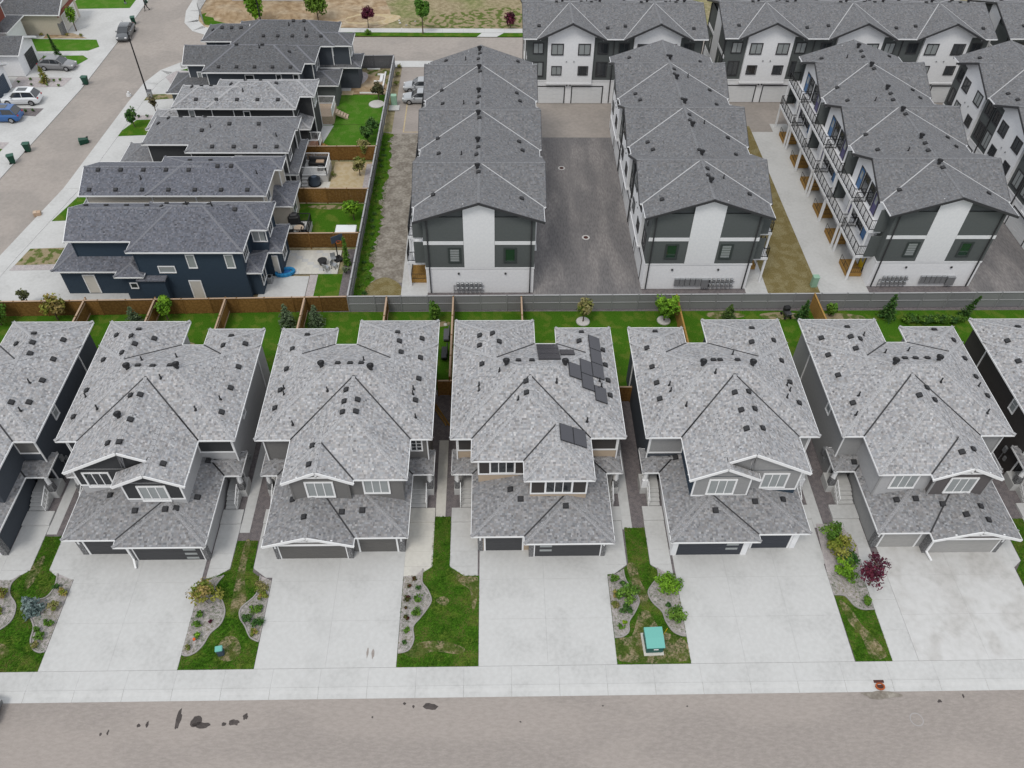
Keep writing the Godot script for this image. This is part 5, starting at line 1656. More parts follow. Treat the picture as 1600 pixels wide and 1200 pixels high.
func fence(called: String, label: String, a: Vector2, b: Vector2, h: float, kind: String, y0 := 0.08, group := "", step := 2.4):
	var l := a.distance_to(b)
	var n := maxi(1, int(round(l / step)))
	var d := (b - a) / l
	var ang := atan2(-d.y, d.x)
	var o := thing(called, label, "fence", Vector3(a.x, y0, a.y), ang, group)
	var pl := snappedf(l / n, 0.01)
	var pm := fence_panel(pl, h, kind)
	var post := MB.new()
	var pw := 0.055 if kind != "vinyl" else 0.065
	post.bevel(Vector3(-pw, -0.1, -pw), Vector3(pw, h + 0.05, pw), 0.02)
	var pmesh := post.mesh()
	for i in n + 1:
		part("post", pmesh, M.wood2 if kind == "wood" else (M.vinyl if kind == "vinyl" else (M.wood_new if kind == "new" else M.fence_dark)), o, at(l * i / n, 0, 0))
	for i in n:
		var m := "wood%d" % rng.randi_range(0, 3)
		if kind == "vinyl": m = "vinyl" if rng.randf() < 0.6 else "vinyl_b"
		if kind == "dark": m = "fence_dark"
		if kind == "new": m = "wood_new"
		var p := part("panel", pm[0], M[m], o, at(l * i / n, 0, 0))
		part("rails", pm[1], M.cap_wood if kind == "wood" else (M.vinyl_cap if kind == "vinyl" else (M.wood_new if kind == "new" else M.vinyl)), p)

func build_fences():
	fence("back_fence", "brown timber back fence behind the left duplexes, under the navy house", Vector2(-50, -55.4), Vector2(-13.25, -56.1), 1.8, "wood")
	fence("back_fence", "long grey slat back fence below the townhouse rows", Vector2(-13.2, -56.1), Vector2(56.4, -56.5), 1.8, "vinyl")
	var div := [[-36.5, "leftmost brown fence dividing the back yards"], [-30.3, "brown yard divider fence between the left edge duplex and the dark-gabled duplex"], [-24.05, "brown yard divider fence behind the middle of the dark-gabled duplex"], [-17.0, "brown yard divider fence between the dark-gabled and the truss-gabled duplex"], [-9.65, "brown yard divider fence behind the middle of the truss-gabled duplex"], [-3.65, "brown yard divider fence at the left side of the solar-panel duplex yard"], [2.5, "brown yard divider fence behind the middle of the solar-panel duplex"]]
	for q in div: fence("divider_fence", q[1], Vector2(q[0], -56.0), Vector2(q[0], -46.0 if q[0] < -3 or q[0] > 0 else -47), 1.8, "wood", 0.08, "fences dividing the duplex back yards")
	fence("divider_fence", "fresh orange-brown divider fence behind the navy and grey batten duplex", Vector2(16.65, -56.2), Vector2(16.65, -47.0), 1.8, "new", 0.08, "fences dividing the duplex back yards")
	fence("divider_fence", "fresh orange-brown divider fence in the right back yards near the pram", Vector2(29.35, -56.3), Vector2(29.45, -50.0), 1.8, "new", 0.08, "fences dividing the duplex back yards")
	fence("gate_fence", "short brown gate fence between the truss-gabled and solar-panel duplexes", Vector2(-4.6, -45.6), Vector2(-2.7, -45.6), 1.8, "wood", 0.08, "", 0.95)
	fence("gate_fence", "short brown gate fence between the solar-panel and navy duplexes", Vector2(9.0, -44.8), Vector2(11.2, -44.8), 1.8, "wood", 0.08, "", 1.1)
	fence("lane_fence", "grey fence of tall panels along the dirt lane", Vector2(-13.2, -56.2), Vector2(-12.9, -104.2), 1.8, "vinyl", 0.03)
	fence("yard_fence", "dark grey fence along the cross street at the corner yard", Vector2(-18.2, -104.0), Vector2(-12.9, -104.2), 1.8, "dark", 0.05)
	fence("yard_fence", "brown fence north of the navy house patio, behind the hoop", Vector2(-20.6, -65.6), Vector2(-13.2, -65.7), 1.8, "wood", 0.05, "timber fences between the side street yards")
	fence("yard_fence", "brown double-height fence north of the yard with the white storage box", Vector2(-22.0, -73.4), Vector2(-13.1, -73.4), 1.8, "wood", 0.05, "timber fences between the side street yards")
	fence("yard_fence", "brown fence behind the raised deck with black sofas", Vector2(-21.8, -81.7), Vector2(-13.05, -81.8), 1.8, "wood", 0.05, "timber fences between the side street yards")

# ---------------------------------------------------------------- plants
func leaf(mb: MB, p: Vector3, n: Vector3, s: float, asp := 1.7):
	var t := n.cross(Vector3(rng.randf_range(-1, 1), rng.randf_range(-1, 1), rng.randf_range(-1, 1))).normalized()
	if t.length() < 0.5: t = Vector3.RIGHT
	var b := n.cross(t)
	var u := t * s * asp * 0.5
	var w := b * s * 0.5
	mb.tri(p - u, p + w, p + u, Vector2(0, 0), Vector2(0.5, 1), Vector2(1, 0))
	mb.tri(p - u, p + u, p - w, Vector2(0, 0), Vector2(1, 0), Vector2(0.5, 1))

func crown(mb: MB, c: Vector3, r: Vector3, n: int, s: float, cols: Array, clumps := 14):
	var cl := []
	for i in clumps:
		var d := Vector3(rng.randfn(), rng.randfn() * 0.9, rng.randfn()).normalized() * pow(rng.randf(), 0.4)
		cl.append([Vector3(d.x * r.x, d.y * r.y, d.z * r.z) * 0.72, rng.randf_range(0.3, 0.52), cols[rng.randi() % cols.size()]])
	for i in n:
		var k: Array = cl[rng.randi() % clumps]
		var d := Vector3(rng.randfn(), rng.randfn(), rng.randfn()).normalized() * pow(rng.randf(), 0.45)
		var p: Vector3 = c + k[0] + Vector3(d.x * r.x, d.y * r.y, d.z * r.z) * k[1]
		if p.y < 0.02: p.y = rng.randf_range(0.02, 0.15)
		var f := rng.randf_range(0.7, 1.3)
		var q: Color = k[2]
		mb.col = Color(q.r * f, q.g * f, q.b * f * rng.randf_range(0.8, 1.2))
		leaf(mb, p, (d + Vector3(0, 0.5, 0) + Vector3(rng.randfn(), rng.randfn(), rng.randfn()) * 0.4).normalized(), s * rng.randf_range(0.7, 1.3))

var GREEN := [Color(0.06, 0.13, 0.018), Color(0.08, 0.165, 0.025), Color(0.11, 0.2, 0.03)]
var BRIGHT := [Color(0.12, 0.24, 0.02), Color(0.16, 0.3, 0.025), Color(0.09, 0.19, 0.018)]
var DARK := [Color(0.032, 0.085, 0.02), Color(0.05, 0.11, 0.025), Color(0.065, 0.13, 0.032)]
var SPRUCE := [Color(0.09, 0.13, 0.07), Color(0.12, 0.16, 0.09), Color(0.07, 0.105, 0.05)]
var BLUE := [Color(0.14, 0.19, 0.18), Color(0.19, 0.245, 0.235), Color(0.1, 0.145, 0.14)]
var OLIVE := [Color(0.17, 0.19, 0.03), Color(0.22, 0.22, 0.045), Color(0.13, 0.17, 0.025), Color(0.26, 0.2, 0.07)]
var PURPLE := [Color(0.09, 0.018, 0.032), Color(0.13, 0.03, 0.05), Color(0.06, 0.014, 0.026)]
var STRAW := [Color(0.16, 0.17, 0.05), Color(0.12, 0.16, 0.03), Color(0.22, 0.2, 0.08)]
var LIME := [Color(0.2, 0.3, 0.015), Color(0.16, 0.27, 0.015)]

func tree(called: String, label: String, x: float, z: float, h: float, rad: float, cols: Array, group := "", y0 := 0.08, trunk := 0.35, n := 1300, cat := "tree", dens := 0.17):
	var o := thing(called, label, cat, Vector3(x, y0, z), 0.0, group)
	var b := MB.new()
	var lean := Vector3(rng.randf_range(-0.1, 0.1), 0, rng.randf_range(-0.1, 0.1)) * rad
	var tr := 0.02 + h * 0.012
	var top := Vector3(lean.x, h * 0.8, lean.z)
	b.cyl(Vector3(0, -0.1, 0), Vector3(lean.x * 0.5, h * 0.45, lean.z * 0.5), tr * 1.3, tr * 0.8, 7)
	b.cyl(Vector3(lean.x * 0.5, h * 0.45, lean.z * 0.5), top, tr * 0.8, tr * 0.2, 6)
	for i in 9:
		var yy := h * lerpf(trunk, 0.75, i / 8.0)
		var a := rng.randf() * TAU
		var st := Vector3(lean.x * yy / h, yy, lean.z * yy / h)
		b.cyl(st, st + Vector3(cos(a) * rad * 0.75, rad * 0.5, sin(a) * rad * 0.75), tr * 0.45, tr * 0.1, 5, false)
	part("trunk", b, M.bark, o)
	var c := MB.new()
	var ch := h * (1.0 - trunk) * 0.5
	crown(c, Vector3(lean.x, h - ch, lean.z), Vector3(rad, ch, rad), n, dens, cols, 18)
	part("crown", c, M.leaf, o)

func conifer(label: String, x: float, z: float, h: float, rad: float, cols: Array, group := "", tilt := 0.0, called := "spruce_tree"):
	var o := thing(called, label, "tree", Vector3(x, 0.08, z), 0.0, group)
	o.rotation.z = tilt
	var b := MB.new()
	b.cyl(Vector3(0, -0.1, 0), Vector3(0, h * 0.97, 0), 0.02 + h * 0.015, 0.01, 6)
	part("trunk", b, M.bark, o)
	var c := MB.new()
	var tiers := int(h / 0.16) + 4
	for i in tiers:
		var t := float(i) / tiers
		var y := h * (0.06 + 0.93 * t)
		var rr := rad * pow(1.0 - t, 0.85) + 0.03
		var br := int(9 * (1.0 - t)) + 4
		for k in br:
			var a := rng.randf() * TAU
			var ln := rr * rng.randf_range(0.65, 1.12)
			var q: Color = cols[rng.randi() % cols.size()]
			for j in 5:
				var s := (j + 0.6) / 5.0
				var p := Vector3(cos(a) * ln * s, y - ln * s * 0.22 + rng.randf_range(-0.04, 0.04), sin(a) * ln * s)
				var f := rng.randf_range(0.75, 1.3)
				c.col = Color(q.r * f, q.g * f, q.b * f)
				leaf(c, p + Vector3(rng.randfn(), rng.randfn(), rng.randfn()) * 0.02, (Vector3(0, 1, 0) + Vector3(rng.randfn(), rng.randfn(), rng.randfn()) * 0.5).normalized(), 0.1 + 0.05 * rr, 2.0)
	part("crown", c, M.leaf, o)

func shrub(label: String, x: float, z: float, rad: float, h: float, cols: Array, group := "", y0 := 0.11, called := "shrub", n := 0):
	var o := thing(called, label, "shrub", Vector3(x, y0, z), 0.0, group)
	var b := MB.new()
	for i in 5:
		var a := rng.randf() * TAU
		b.cyl(Vector3(0, -0.05, 0), Vector3(cos(a) * rad * 0.5, h * 0.7, sin(a) * rad * 0.5), 0.012, 0.005, 4, false)
	part("stems", b, M.bark, o)
	var c := MB.new()
	if n == 0: n = int(clampf(260 * rad / 0.3, 160, 1500))
	crown(c, Vector3(0, h * 0.52, 0), Vector3(rad, h * 0.5, rad), n, 0.055 + rad * 0.055, cols, 12)
	part("foliage", c, M.leaf, o)

const ORD := ["first", "second", "third", "fourth", "fifth", "sixth", "seventh", "eighth", "ninth", "tenth", "eleventh", "twelfth", "thirteenth", "fourteenth", "fifteenth", "sixteenth", "seventeenth", "eighteenth", "nineteenth", "twentieth", "twenty-first", "twenty-second", "twenty-third", "twenty-fourth", "twenty-fifth", "twenty-sixth"]

# plants of one bed, labelled by their order away from the houses
func plant_row(what: String, where: String, group: String, a: Array):
	a.sort_custom(func(p, q): return p[1] < q[1])
	for i in a.size():
		var q: Array = a[i]
		shrub("%s %s from the house in %s" % [ORD[i], what, where], q[0], q[1], q[2] * 1.2, q[3] * 1.2, q[4], group)

func rocks(parent_label: String, x: float, z: float, n: int, spread: float, group: String, y0 := 0.12):
	for i in n:
		var o := MB.new()
		var s := rng.randf_range(0.12, 0.24)
		var pts := []
		for k in 6:
			var a := TAU * k / 6
			pts.append(Vector3(cos(a) * s * rng.randf_range(0.8, 1.2), 0, sin(a) * s * rng.randf_range(0.7, 1.1)))
		var tp := Vector3(rng.randf_range(-0.03, 0.03), s * 0.75, 0)
		for k in 6:
			var p: Vector3 = pts[k]
			var q: Vector3 = pts[(k + 1) % 6]
			var pm := p * 0.75 + Vector3(0, s * 0.5, 0)
			var qm := q * 0.75 + Vector3(0, s * 0.5, 0)
			o.quad(q, p, pm, qm)
			o.tri3(tp, qm, pm)
		var r := part("rock", o, M.rock_pale if rng.randf() < 0.5 else M.rock, self, at(x + rng.randf_range(-1, 1) * spread, y0 - 0.02, z + rng.randf_range(-1, 1) * spread, rng.randf() * TAU))
		tag(r, parent_label, "rock", group)

func bed(pts: PackedVector2Array, edge: PackedVector2Array, y := 0.115, m := "gravel"):
	var o := area("gravel_bed", pts, y, m)
	var b := MB.new()
	for i in edge.size() - 1:
		var p := edge[i]
		var q := edge[i + 1]
		b.bar(Vector3(p.x, y + 0.01, p.y), Vector3(q.x, y + 0.01, q.y), 0.09, 0.09)
	part("edging", b, M.edging, o)

func tufts(label: String, polys: Array, per: float, cols: Array, y: float):
	var b := MB.new()
	for k in 5:
		var a := TAU * k / 5 + 0.3
		var d := Vector3(cos(a), 0, sin(a))
		var s := Vector3(-d.z, 0, d.x)
		b.tri(d * 0.02 - s * 0.011, d * 0.02 + s * 0.011, d * 0.05 + Vector3(0, 0.055, 0), Vector2.ZERO, Vector2.RIGHT, Vector2.ONE)
	var xs := []
	for pts in polys:
		var lo: Vector2 = pts[0]
		var hi: Vector2 = pts[0]
		for p in pts:
			lo = lo.min(p); hi = hi.max(p)
		for i in int((hi.x - lo.x) * (hi.y - lo.y) * per):
			var p := Vector2(rng.randf_range(lo.x, hi.x), rng.randf_range(lo.y, hi.y))
			if Geometry2D.is_point_in_polygon(p, pts): xs.append(p)
	var mm := MultiMesh.new()
	mm.transform_format = MultiMesh.TRANSFORM_3D
	mm.use_colors = true
	mm.mesh = b.mesh()
	mm.instance_count = xs.size()
	var ns := FastNoiseLite.new()
	ns.seed = 12
	ns.frequency = 0.55
	for i in xs.size():
		var s := rng.randf_range(0.7, 1.5)
		mm.set_instance_transform(i, Transform3D(Basis(Vector3.UP, rng.randf() * TAU).scaled(Vector3(s, s * rng.randf_range(0.7, 1.2), s)), Vector3(xs[i].x, y, xs[i].y)))
		var v := clampf(ns.get_noise_2d(xs[i].x, xs[i].y) * 1.2 + 0.5 + rng.randfn() * 0.22, 0, 1)
		var c: Color = cols[0].lerp(cols[1], minf(v * 2, 1)) if v < 0.5 else cols[1].lerp(cols[2], v * 2 - 1)
		mm.set_instance_color(i, c)
	var o := MultiMeshInstance3D.new()
	o.name = numbered("grass_tufts")
	o.multimesh = mm
	o.material_override = M.leaf
	add_child(o)
	tag(o, label, "grass", "", "stuff")

func build_front_yards():
	var lawns := []
	lawns.append(poly([-31.9, -32.2, -30.65, -32.2, -30.65, -29.5, -29.8, -28.9, -28.76, -28.7, -28.74, -22.29, -33.88, -22.29, -33.88, -28.72, -32.95, -28.72, -31.9, -29.5]))
	lawns.append(poly([-18.25, -31.7, -16.8, -31.7, -16.7, -29.2, -15.9, -28.6, -15.28, -28.5, -15.28, -22.29, -20.02, -22.29, -20.02, -28.6, -19.2, -28.9, -18.25, -29.4]))
	lawns.append(poly([-4.42, -33.6, -3.2, -33.6, -3.15, -29.45, -2.1, -28.75, -1.1, -28.74, -1.1, -22.29, -6.28, -22.29, -6.28, -28.74, -5.4, -28.74, -4.42, -29.45]))
	lawns.append(poly([9.35, -32.5, 10.82, -32.5, 10.82, -29.45, 11.6, -28.8, 12.48, -28.74, 12.48, -22.29, 7.78, -22.29, 7.78, -28.74, 8.3, -28.74, 9.3, -29.45]))
	lawns.append(poly([23.07, -28.7, 23.12, -22.29, 25.48, -22.29, 25.48, -28.7]))
	lawns.append(poly([37.14, -33.0, 38.8, -33.0, 38.8, -22.29, 36.45, -22.29, 36.45, -28.7, 37.14, -29.5]))
	var mats := ["grass", "grass", "grass", "grass", "grass", "grass"]
	area("dry_grass_patch", smooth_poly([23.3, -26.6, 23.9, -26.0, 24.3, -24.8, 25.0, -23.6, 25.2, -22.6, 24.2, -22.5, 24.0, -24.0, 23.5, -25.0]), 0.097, "grass_dry")
	for i in lawns.size(): area("lawn", lawns[i], 0.092, mats[i])
	area("dry_grass_patch", smooth_poly([-5.9, -23.3, -5.0, -23.9, -3.4, -24.0, -2.0, -23.5, -2.4, -23.1, -4.0, -23.3, -5.2, -22.9]), 0.097, "grass_dry")
	area("dry_grass_patch", smooth_poly([-4.0, -26.9, -3.5, -27.2, -3.1, -26.9, -3.4, -26.5]), 0.097, "grass_dry")
	area("dry_grass_patch", smooth_poly([-3.0, -29.2, -2.2, -28.7, -1.2, -28.6, -1.2, -27.2, -1.5, -26.0, -1.7, -27.6, -2.4, -28.2]), 0.097, "grass_dry")
	area("dry_grass_patch", smooth_poly([7.9, -24.0, 8.9, -24.2, 9.6, -25.8, 10.3, -25.9, 10.9, -24.6, 12.3, -23.9, 12.3, -22.5, 8.0, -22.5]), 0.097, "grass_dry")
	area("dry_grass_patch", smooth_poly([9.2, -29.4, 9.8, -29.5, 10.0, -28.2, 10.4, -27.0, 9.9, -26.3, 9.5, -27.4]), 0.097, "grass_dry")
	area("dry_grass_patch", smooth_poly([-17.7, -31.5, -17.3, -31.5, -17.2, -29.0, -16.7, -27.0, -17.5, -26.0, -17.7, -28.0]), 0.097, "grass_dry")
	area("dry_grass_patch", smooth_poly([-17.6, -24.4, -16.8, -24.4, -16.3, -23.4, -17.0, -22.8, -17.9, -23.3]), 0.097, "grass_dry")
	area("dry_grass_patch", smooth_poly([-33.8, -24.0, -31.8, -24.2, -31.0, -23.5, -31.9, -22.9, -33.8, -22.8]), 0.097, "grass_dry")
	area("dry_grass_patch", smooth_poly([-31.7, -30.4, -31.3, -30.5, -31.3, -28.9, -31.7, -27.9, -32.0, -29.0]), 0.097, "grass_dry")
	area("concrete_pad", rect(-33.6, -23.5, -31.9, -22.7), 0.13, "concrete_cream", 0.05)
	# gravel beds: outline and the edging line towards the lawn
	var B := [
		[[-33.86, -28.74, -33.0, -28.74, -32.45, -29.1], [-32.45, -29.1, -32.8, -28.5, -32.6, -27.7, -31.9, -26.9, -31.7, -26.0, -31.95, -25.4, -32.6, -24.9, -33.86, -24.6]],
		[[-28.74, -23.6, -28.74, -28.7], [-29.95, -29.2, -29.8, -28.2, -30.1, -27.4, -30.95, -27.1, -30.7, -26.2, -30.1, -25.3, -29.95, -24.4, -29.6, -23.8, -29.1, -23.55, -28.76, -23.6]],
		[[-20.03, -23.3, -20.03, -28.3, -19.2, -28.8], [-18.6, -28.95, -19.0, -28.0, -18.4, -27.2, -17.95, -26.3, -18.0, -25.4, -18.55, -24.7, -18.8, -23.95, -19.2, -23.4, -19.7, -23.2, -20.0, -23.3]],
		[[-15.27, -24.1, -15.27, -28.5], [-16.1, -28.9, -16.1, -27.5, -16.9, -26.5, -16.85, -25.8, -16.4, -25.2, -15.9, -24.4, -15.3, -24.1]],
		[[-6.27, -23.2, -6.27, -28.74, -5.5, -28.74, -5.0, -29.3], [-5.0, -29.3, -5.0, -28.3, -4.6, -27.7, -4.3, -26.9, -4.6, -26.2, -5.0, -25.6, -5.4, -25.0, -5.3, -24.1, -5.6, -23.4, -6.25, -23.2]],
		[[7.79, -24.1, 7.79, -28.6, 8.3, -28.74], [8.9, -29.1, 9.0, -28.2, 9.7, -26.9, 9.4, -26.0, 8.85, -25.2, 8.75, -24.5, 8.3, -24.15, 7.8, -24.1]],
		[[12.47, -24.15, 12.47, -28.6, 11.9, -28.8], [11.3, -29.2, 11.25, -28.5, 10.75, -27.9, 10.4, -27.3, 10.6, -26.6, 11.15, -25.9, 11.3, -25.2, 11.65, -24.5, 12.1, -24.2, 12.46, -24.15]],
		[[25.47, -25.9, 25.47, -28.5, 25.9, -30.9, 25.2, -32.6, 23.4, -32.7, 23.06, -28.6, 23.06, -27.0], [23.08, -27.0, 23.8, -26.9, 24.2, -26.2, 24.7, -25.9, 25.45, -25.9]]]
	for q in B:
		var e := smooth_poly(q[1], false)
		var pts := PackedVector2Array()
		var first := poly(q[0])
		# outline = straight side, then the curved edge, joined end to end
		pts.append_array(first)
		var f := e
		if first[first.size() - 1].distance_to(e[0]) > first[first.size() - 1].distance_to(e[e.size() - 1]):
			f = e.duplicate()
			f.reverse()
		for p in f:
			if pts[pts.size() - 1].distance_to(p) > 0.03 and pts[0].distance_to(p) > 0.03: pts.append(p)
		bed(pts, e)
	var gl := []
	for i in lawns.size(): gl.append(lawns[i])
	tufts("short mown grass on the front lawn strips between driveways", gl, 210, [Color(0.035, 0.1, 0.008), Color(0.068, 0.155, 0.014), Color(0.2, 0.2, 0.06)], 0.094)
	tufts("rough grass on the verge between the lane fence and the dirt lane", [poly([-13.1, -56.6, -11.7, -56.6, -11.5, -72, -11.8, -87.5, -13.1, -87.5])], 60, [Color(0.035, 0.1, 0.008), Color(0.068, 0.155, 0.014), Color(0.16, 0.18, 0.05)], 0.014)
	# plants in the beds
	var g := "small plants in the front gravel beds"
	conifer("small blue spruce in the gravel bed left of the dark-gabled duplex driveway", -30.5, -26.5, 1.8, 0.85, BLUE, "", 0.0, "blue_spruce")
	shrub("yellowish bush in the gravel bed at the left edge, front row", -32.9, -27.6, 0.5, 0.9, OLIVE)
	shrub("pale grey-green bush below the yellowish bush at the left edge", -32.7, -26.4, 0.32, 0.5, STRAW)
	plant_row("low shrub", "the gravel bed left of the dark-gabled duplex driveway", "low shrubs left of the dark-gabled duplex driveway", [[-28.95, -27.7, 0.3, 0.5, OLIVE], [-29.2, -26.6, 0.38, 0.6, STRAW], [-29.15, -25.5, 0.3, 0.45, GREEN], [-29.75, -25.0, 0.24, 0.4, GREEN], [-29.35, -24.5, 0.32, 0.5, GREEN], [-29.5, -23.95, 0.26, 0.35, STRAW], [-29.6, -28.1, 0.22, 0.4, DARK]])
	shrub("large loose olive-yellow shrub right of the dark-gabled duplex driveway", -19.2, -26.9, 1.2, 1.9, OLIVE, "", 0.11, "shrub", 1100)
	plant_row("low shrub", "the gravel bed right of the dark-gabled duplex driveway", "low shrubs right of the dark-gabled duplex driveway", [[-19.5, -26.0, 0.25, 0.35, GREEN], [-19.55, -25.2, 0.28, 0.4, GREEN], [-19.25, -24.5, 0.22, 0.4, BRIGHT], [-18.7, -25.5, 0.12, 0.2, PURPLE], [-19.7, -23.7, 0.2, 0.3, STRAW]])
	plant_row("ground-hugging plant", "the weedy bed left of the truss-gabled duplex", "weedy bed plants left of the truss-gabled duplex driveway", [[-15.8, -28.0, 0.5, 0.25, STRAW], [-15.9, -26.4, 0.42, 0.4, GREEN], [-15.6, -25.4, 0.4, 0.35, DARK], [-16.3, -25.6, 0.35, 0.4, DARK], [-15.7, -24.7, 0.28, 0.3, OLIVE], [-15.6, -27.2, 0.35, 0.3, OLIVE]])
	plant_row("round green shrub", "the bed right of the truss-gabled duplex driveway", "green shrubs right of the truss-gabled duplex driveway", [[-5.2, -26.95, 0.3, 0.45, GREEN], [-5.25, -25.95, 0.32, 0.48, GREEN], [-5.8, -24.75, 0.22, 0.3, GREEN], [-5.85, -23.9, 0.14, 0.2, DARK], [-5.2, -27.8, 0.2, 0.35, DARK]])
	var RB := [Color(0.08, 0.05, 0.02), Color(0.06, 0.065, 0.02), Color(0.07, 0.02, 0.02)]
	plant_row("small reddish shrub", "the bed right of the truss-gabled duplex driveway", "reddish shrubs right of the truss-gabled duplex driveway", [[-5.9, -26.95, 0.24, 0.3, RB], [-5.85, -27.95, 0.14, 0.22, RB], [-5.95, -26.35, 0.1, 0.16, RB], [-5.85, -25.6, 0.2, 0.24, RB], [-5.55, -28.5, 0.18, 0.2, RB]])
	shrub("broad dark green shrub in the bed right of the solar-panel duplex driveway", 8.95, -26.9, 0.88, 1.15, GREEN)
	shrub("dark bushy shrub just below the broad shrub right of the solar-panel duplex driveway", 8.75, -26.0, 0.5, 0.6, DARK)
	shrub("bright lime shrub in the bed right of the solar-panel duplex driveway", 8.55, -25.15, 0.2, 0.3, LIME)
	plant_row("low plant", "the bed right of the solar-panel duplex driveway", "low plants right of the solar-panel duplex driveway", [[8.2, -28.3, 0.32, 0.45, GREEN], [8.7, -27.9, 0.22, 0.35, DARK], [8.15, -27.1, 0.3, 0.3, OLIVE], [8.1, -26.4, 0.32, 0.25, STRAW], [8.25, -24.75, 0.24, 0.35, GREEN]])
	shrub("large bright green bush at the left edge of the navy duplex driveway", 11.75, -27.5, 0.98, 1.5, BRIGHT, "", 0.11, "shrub", 1300)
	shrub("feathery green bush nearest the green transformer box", 12.0, -25.5, 0.78, 0.95, GREEN)
	shrub("small dark shrub between the two bushes left of the navy duplex driveway", 11.6, -26.3, 0.24, 0.35, DARK)
	for q in [[24.3, -31.6, 1.05, 1.4, GREEN, "uppermost loose green bush in the hedge between the two right driveways"], [24.3, -30.2, 1.25, 1.6, OLIVE, "broad olive-green bush in the middle of the hedge between the two right driveways"], [24.1, -28.6, 1.05, 1.3, BRIGHT, "bright green bush at the lower end of the hedge between the two right driveways"], [24.9, -29.4, 0.85, 1.4, DARK, "dark bush at the right side of the hedge between the two right driveways"], [25.1, -26.4, 0.35, 0.5, GREEN, "small round shrub below the purple tree"]]:
		shrub(q[5], q[0], q[1], q[2], q[3], q[4], "", 0.11, "shrub", 900)
	tree("purple_tree", "purple-leaved ornamental tree beside the rightmost driveway", 25.7, -27.7, 3.0, 1.25, PURPLE, "", 0.1, 0.36, 900, "tree", 0.12)
	# back yard trees
	var bt := "young trees along the back fence"
	conifer("small spruce in front of the brown fence behind the dark-gabled duplex", -32.2, -54.6, 2.0, 0.85, SPRUCE, bt)
	tree("young_tree", "bright green round tree by the brown fence, right of the small spruce", -29.4, -55.0, 2.6, 0.85, BRIGHT, bt, 0.08, 0.25)
	tree("young_tree", "sparse yellow-green young tree by the left brown fence", -39.2, -55.0, 3.2, 1.1, OLIVE, bt, 0.08, 0.2, 700)
	tree("young_tree", "dark young tree at the left edge by the brown fence", -44.0, -54.4, 2.8, 1.1, GREEN, bt, 0.08, 0.15, 800)
	conifer("spruce left of the divider fence behind the truss-gabled duplex", -18.5, -54.2, 2.6, 0.95, SPRUCE, bt)
	conifer("spruce right of the divider fence behind the truss-gabled duplex", -15.9, -54.2, 2.5, 0.95, SPRUCE, bt)
	tree("young_tree", "slim green young tree left of the solar-panel duplex by the grey fence", -5.3, -54.6, 2.6, 0.6, GREEN, bt, 0.08, 0.1, 900)
	tree("young_tree", "young tree in a stone ring behind the solar panels by the grey fence", 8.1, -54.6, 2.9, 0.85, STRAW, bt, 0.08, 0.3, 1000)
	tree("young_tree", "dense bright green tree in a stone ring beside the orange-brown fence", 15.5, -54.7, 3.3, 1.15, BRIGHT, bt, 0.08, 0.22, 1700)
	conifer("small spruce behind the navy duplex by the grey fence", 21.4, -54.8, 1.9, 0.8, [Color(0.08, 0.13, 0.03), Color(0.06, 0.1, 0.03)], bt)
	conifer("dark spruce beside the pram by the grey fence", 28.2, -54.8, 2.4, 0.7, DARK, bt)
	tree("young_tree", "little green tree right of the orange-brown fence at the right", 30.9, -55.2, 1.7, 0.55, GREEN, bt, 0.08, 0.15, 600)
	conifer("tall spruce behind the light grey duplex, left of the hedge", 36.1, -55.0, 2.9, 0.9, DARK, bt)
	conifer("leaning narrow spruce at the right end of the hedge", 43.2, -55.1, 2.7, 0.55, DARK, bt, -0.3)
	for i in 9:
		shrub("%s leafy bush from the left in the dense hedge behind the light grey duplex" % ORD[i], 37.6 + i * 0.62, -54.3 + rng.randf_range(-0.25, 0.25), 0.62, 0.9, DARK if i % 2 else GREEN, "hedge bushes behind the light grey duplex", 0.08, "hedge_bush", 500)
	for q in [[8.1, -54.6], [15.5, -54.7]]:
		var ring := MB.new()
		ring.cyl(Vector3(0, 0, 0), Vector3(0, 0.06, 0), 0.65, 0.6, 18)
		var rr := part("stone_ring", ring, M.rock_pale, self, at(q[0], 0.08, q[1]))
		tag(rr, "pale stone ring round the %s tree by the grey fence" % ("thin" if q[0] < 10 else "dense bright green"), "stone ring")
	rocks("pale rock at the foot of the round bright green tree by the brown fence", -29.2, -54.3, 5, 0.5, "rocks by the brown fence", 0.1)
	rocks("pale rock beside the slim young tree by the grey fence", -5.2, -54.2, 4, 0.9, "rocks by the grey fence", 0.1)

# ---------------------------------------------------------------- yards behind the side street houses
func box_part(called: String, lo: Vector3, hi: Vector3, m: String, parent: Node3D, bev := 0.03) -> MeshInstance3D:
	var b := MB.new()
	b.bevel(lo, hi, bev)
	return part(called, b, M[m], parent)

func deck(label: String, x0: float, z0: float, x1: float, z1: float, h: float, m: String, rail: String, sides: String):
	var o := thing("deck", label, "deck", Vector3((x0 + x1) * 0.5, 0.05, (z0 + z1) * 0.5), 0.0, "decks behind the side street houses")
	part("boards", deck_mesh(x1 - x0, z1 - z0, h), M[m], o)
	var hx := (x1 - x0) * 0.5 - 0.06
	var hz := (z1 - z0) * 0.5 - 0.06
	var r := MB.new()
	if "s" in sides: railing(r, Vector3(-hx, h, hz), Vector3(hx, h, hz), 1.0, 0.14, 0.06, 0.025)
	if "n" in sides: railing(r, Vector3(-hx, h, -hz), Vector3(hx, h, -hz), 1.0, 0.14, 0.06, 0.025)
	if "e" in sides: railing(r, Vector3(hx, h, -hz), Vector3(hx, h, hz), 1.0, 0.14, 0.06, 0.025)
	part("railing", r, M[rail], o)

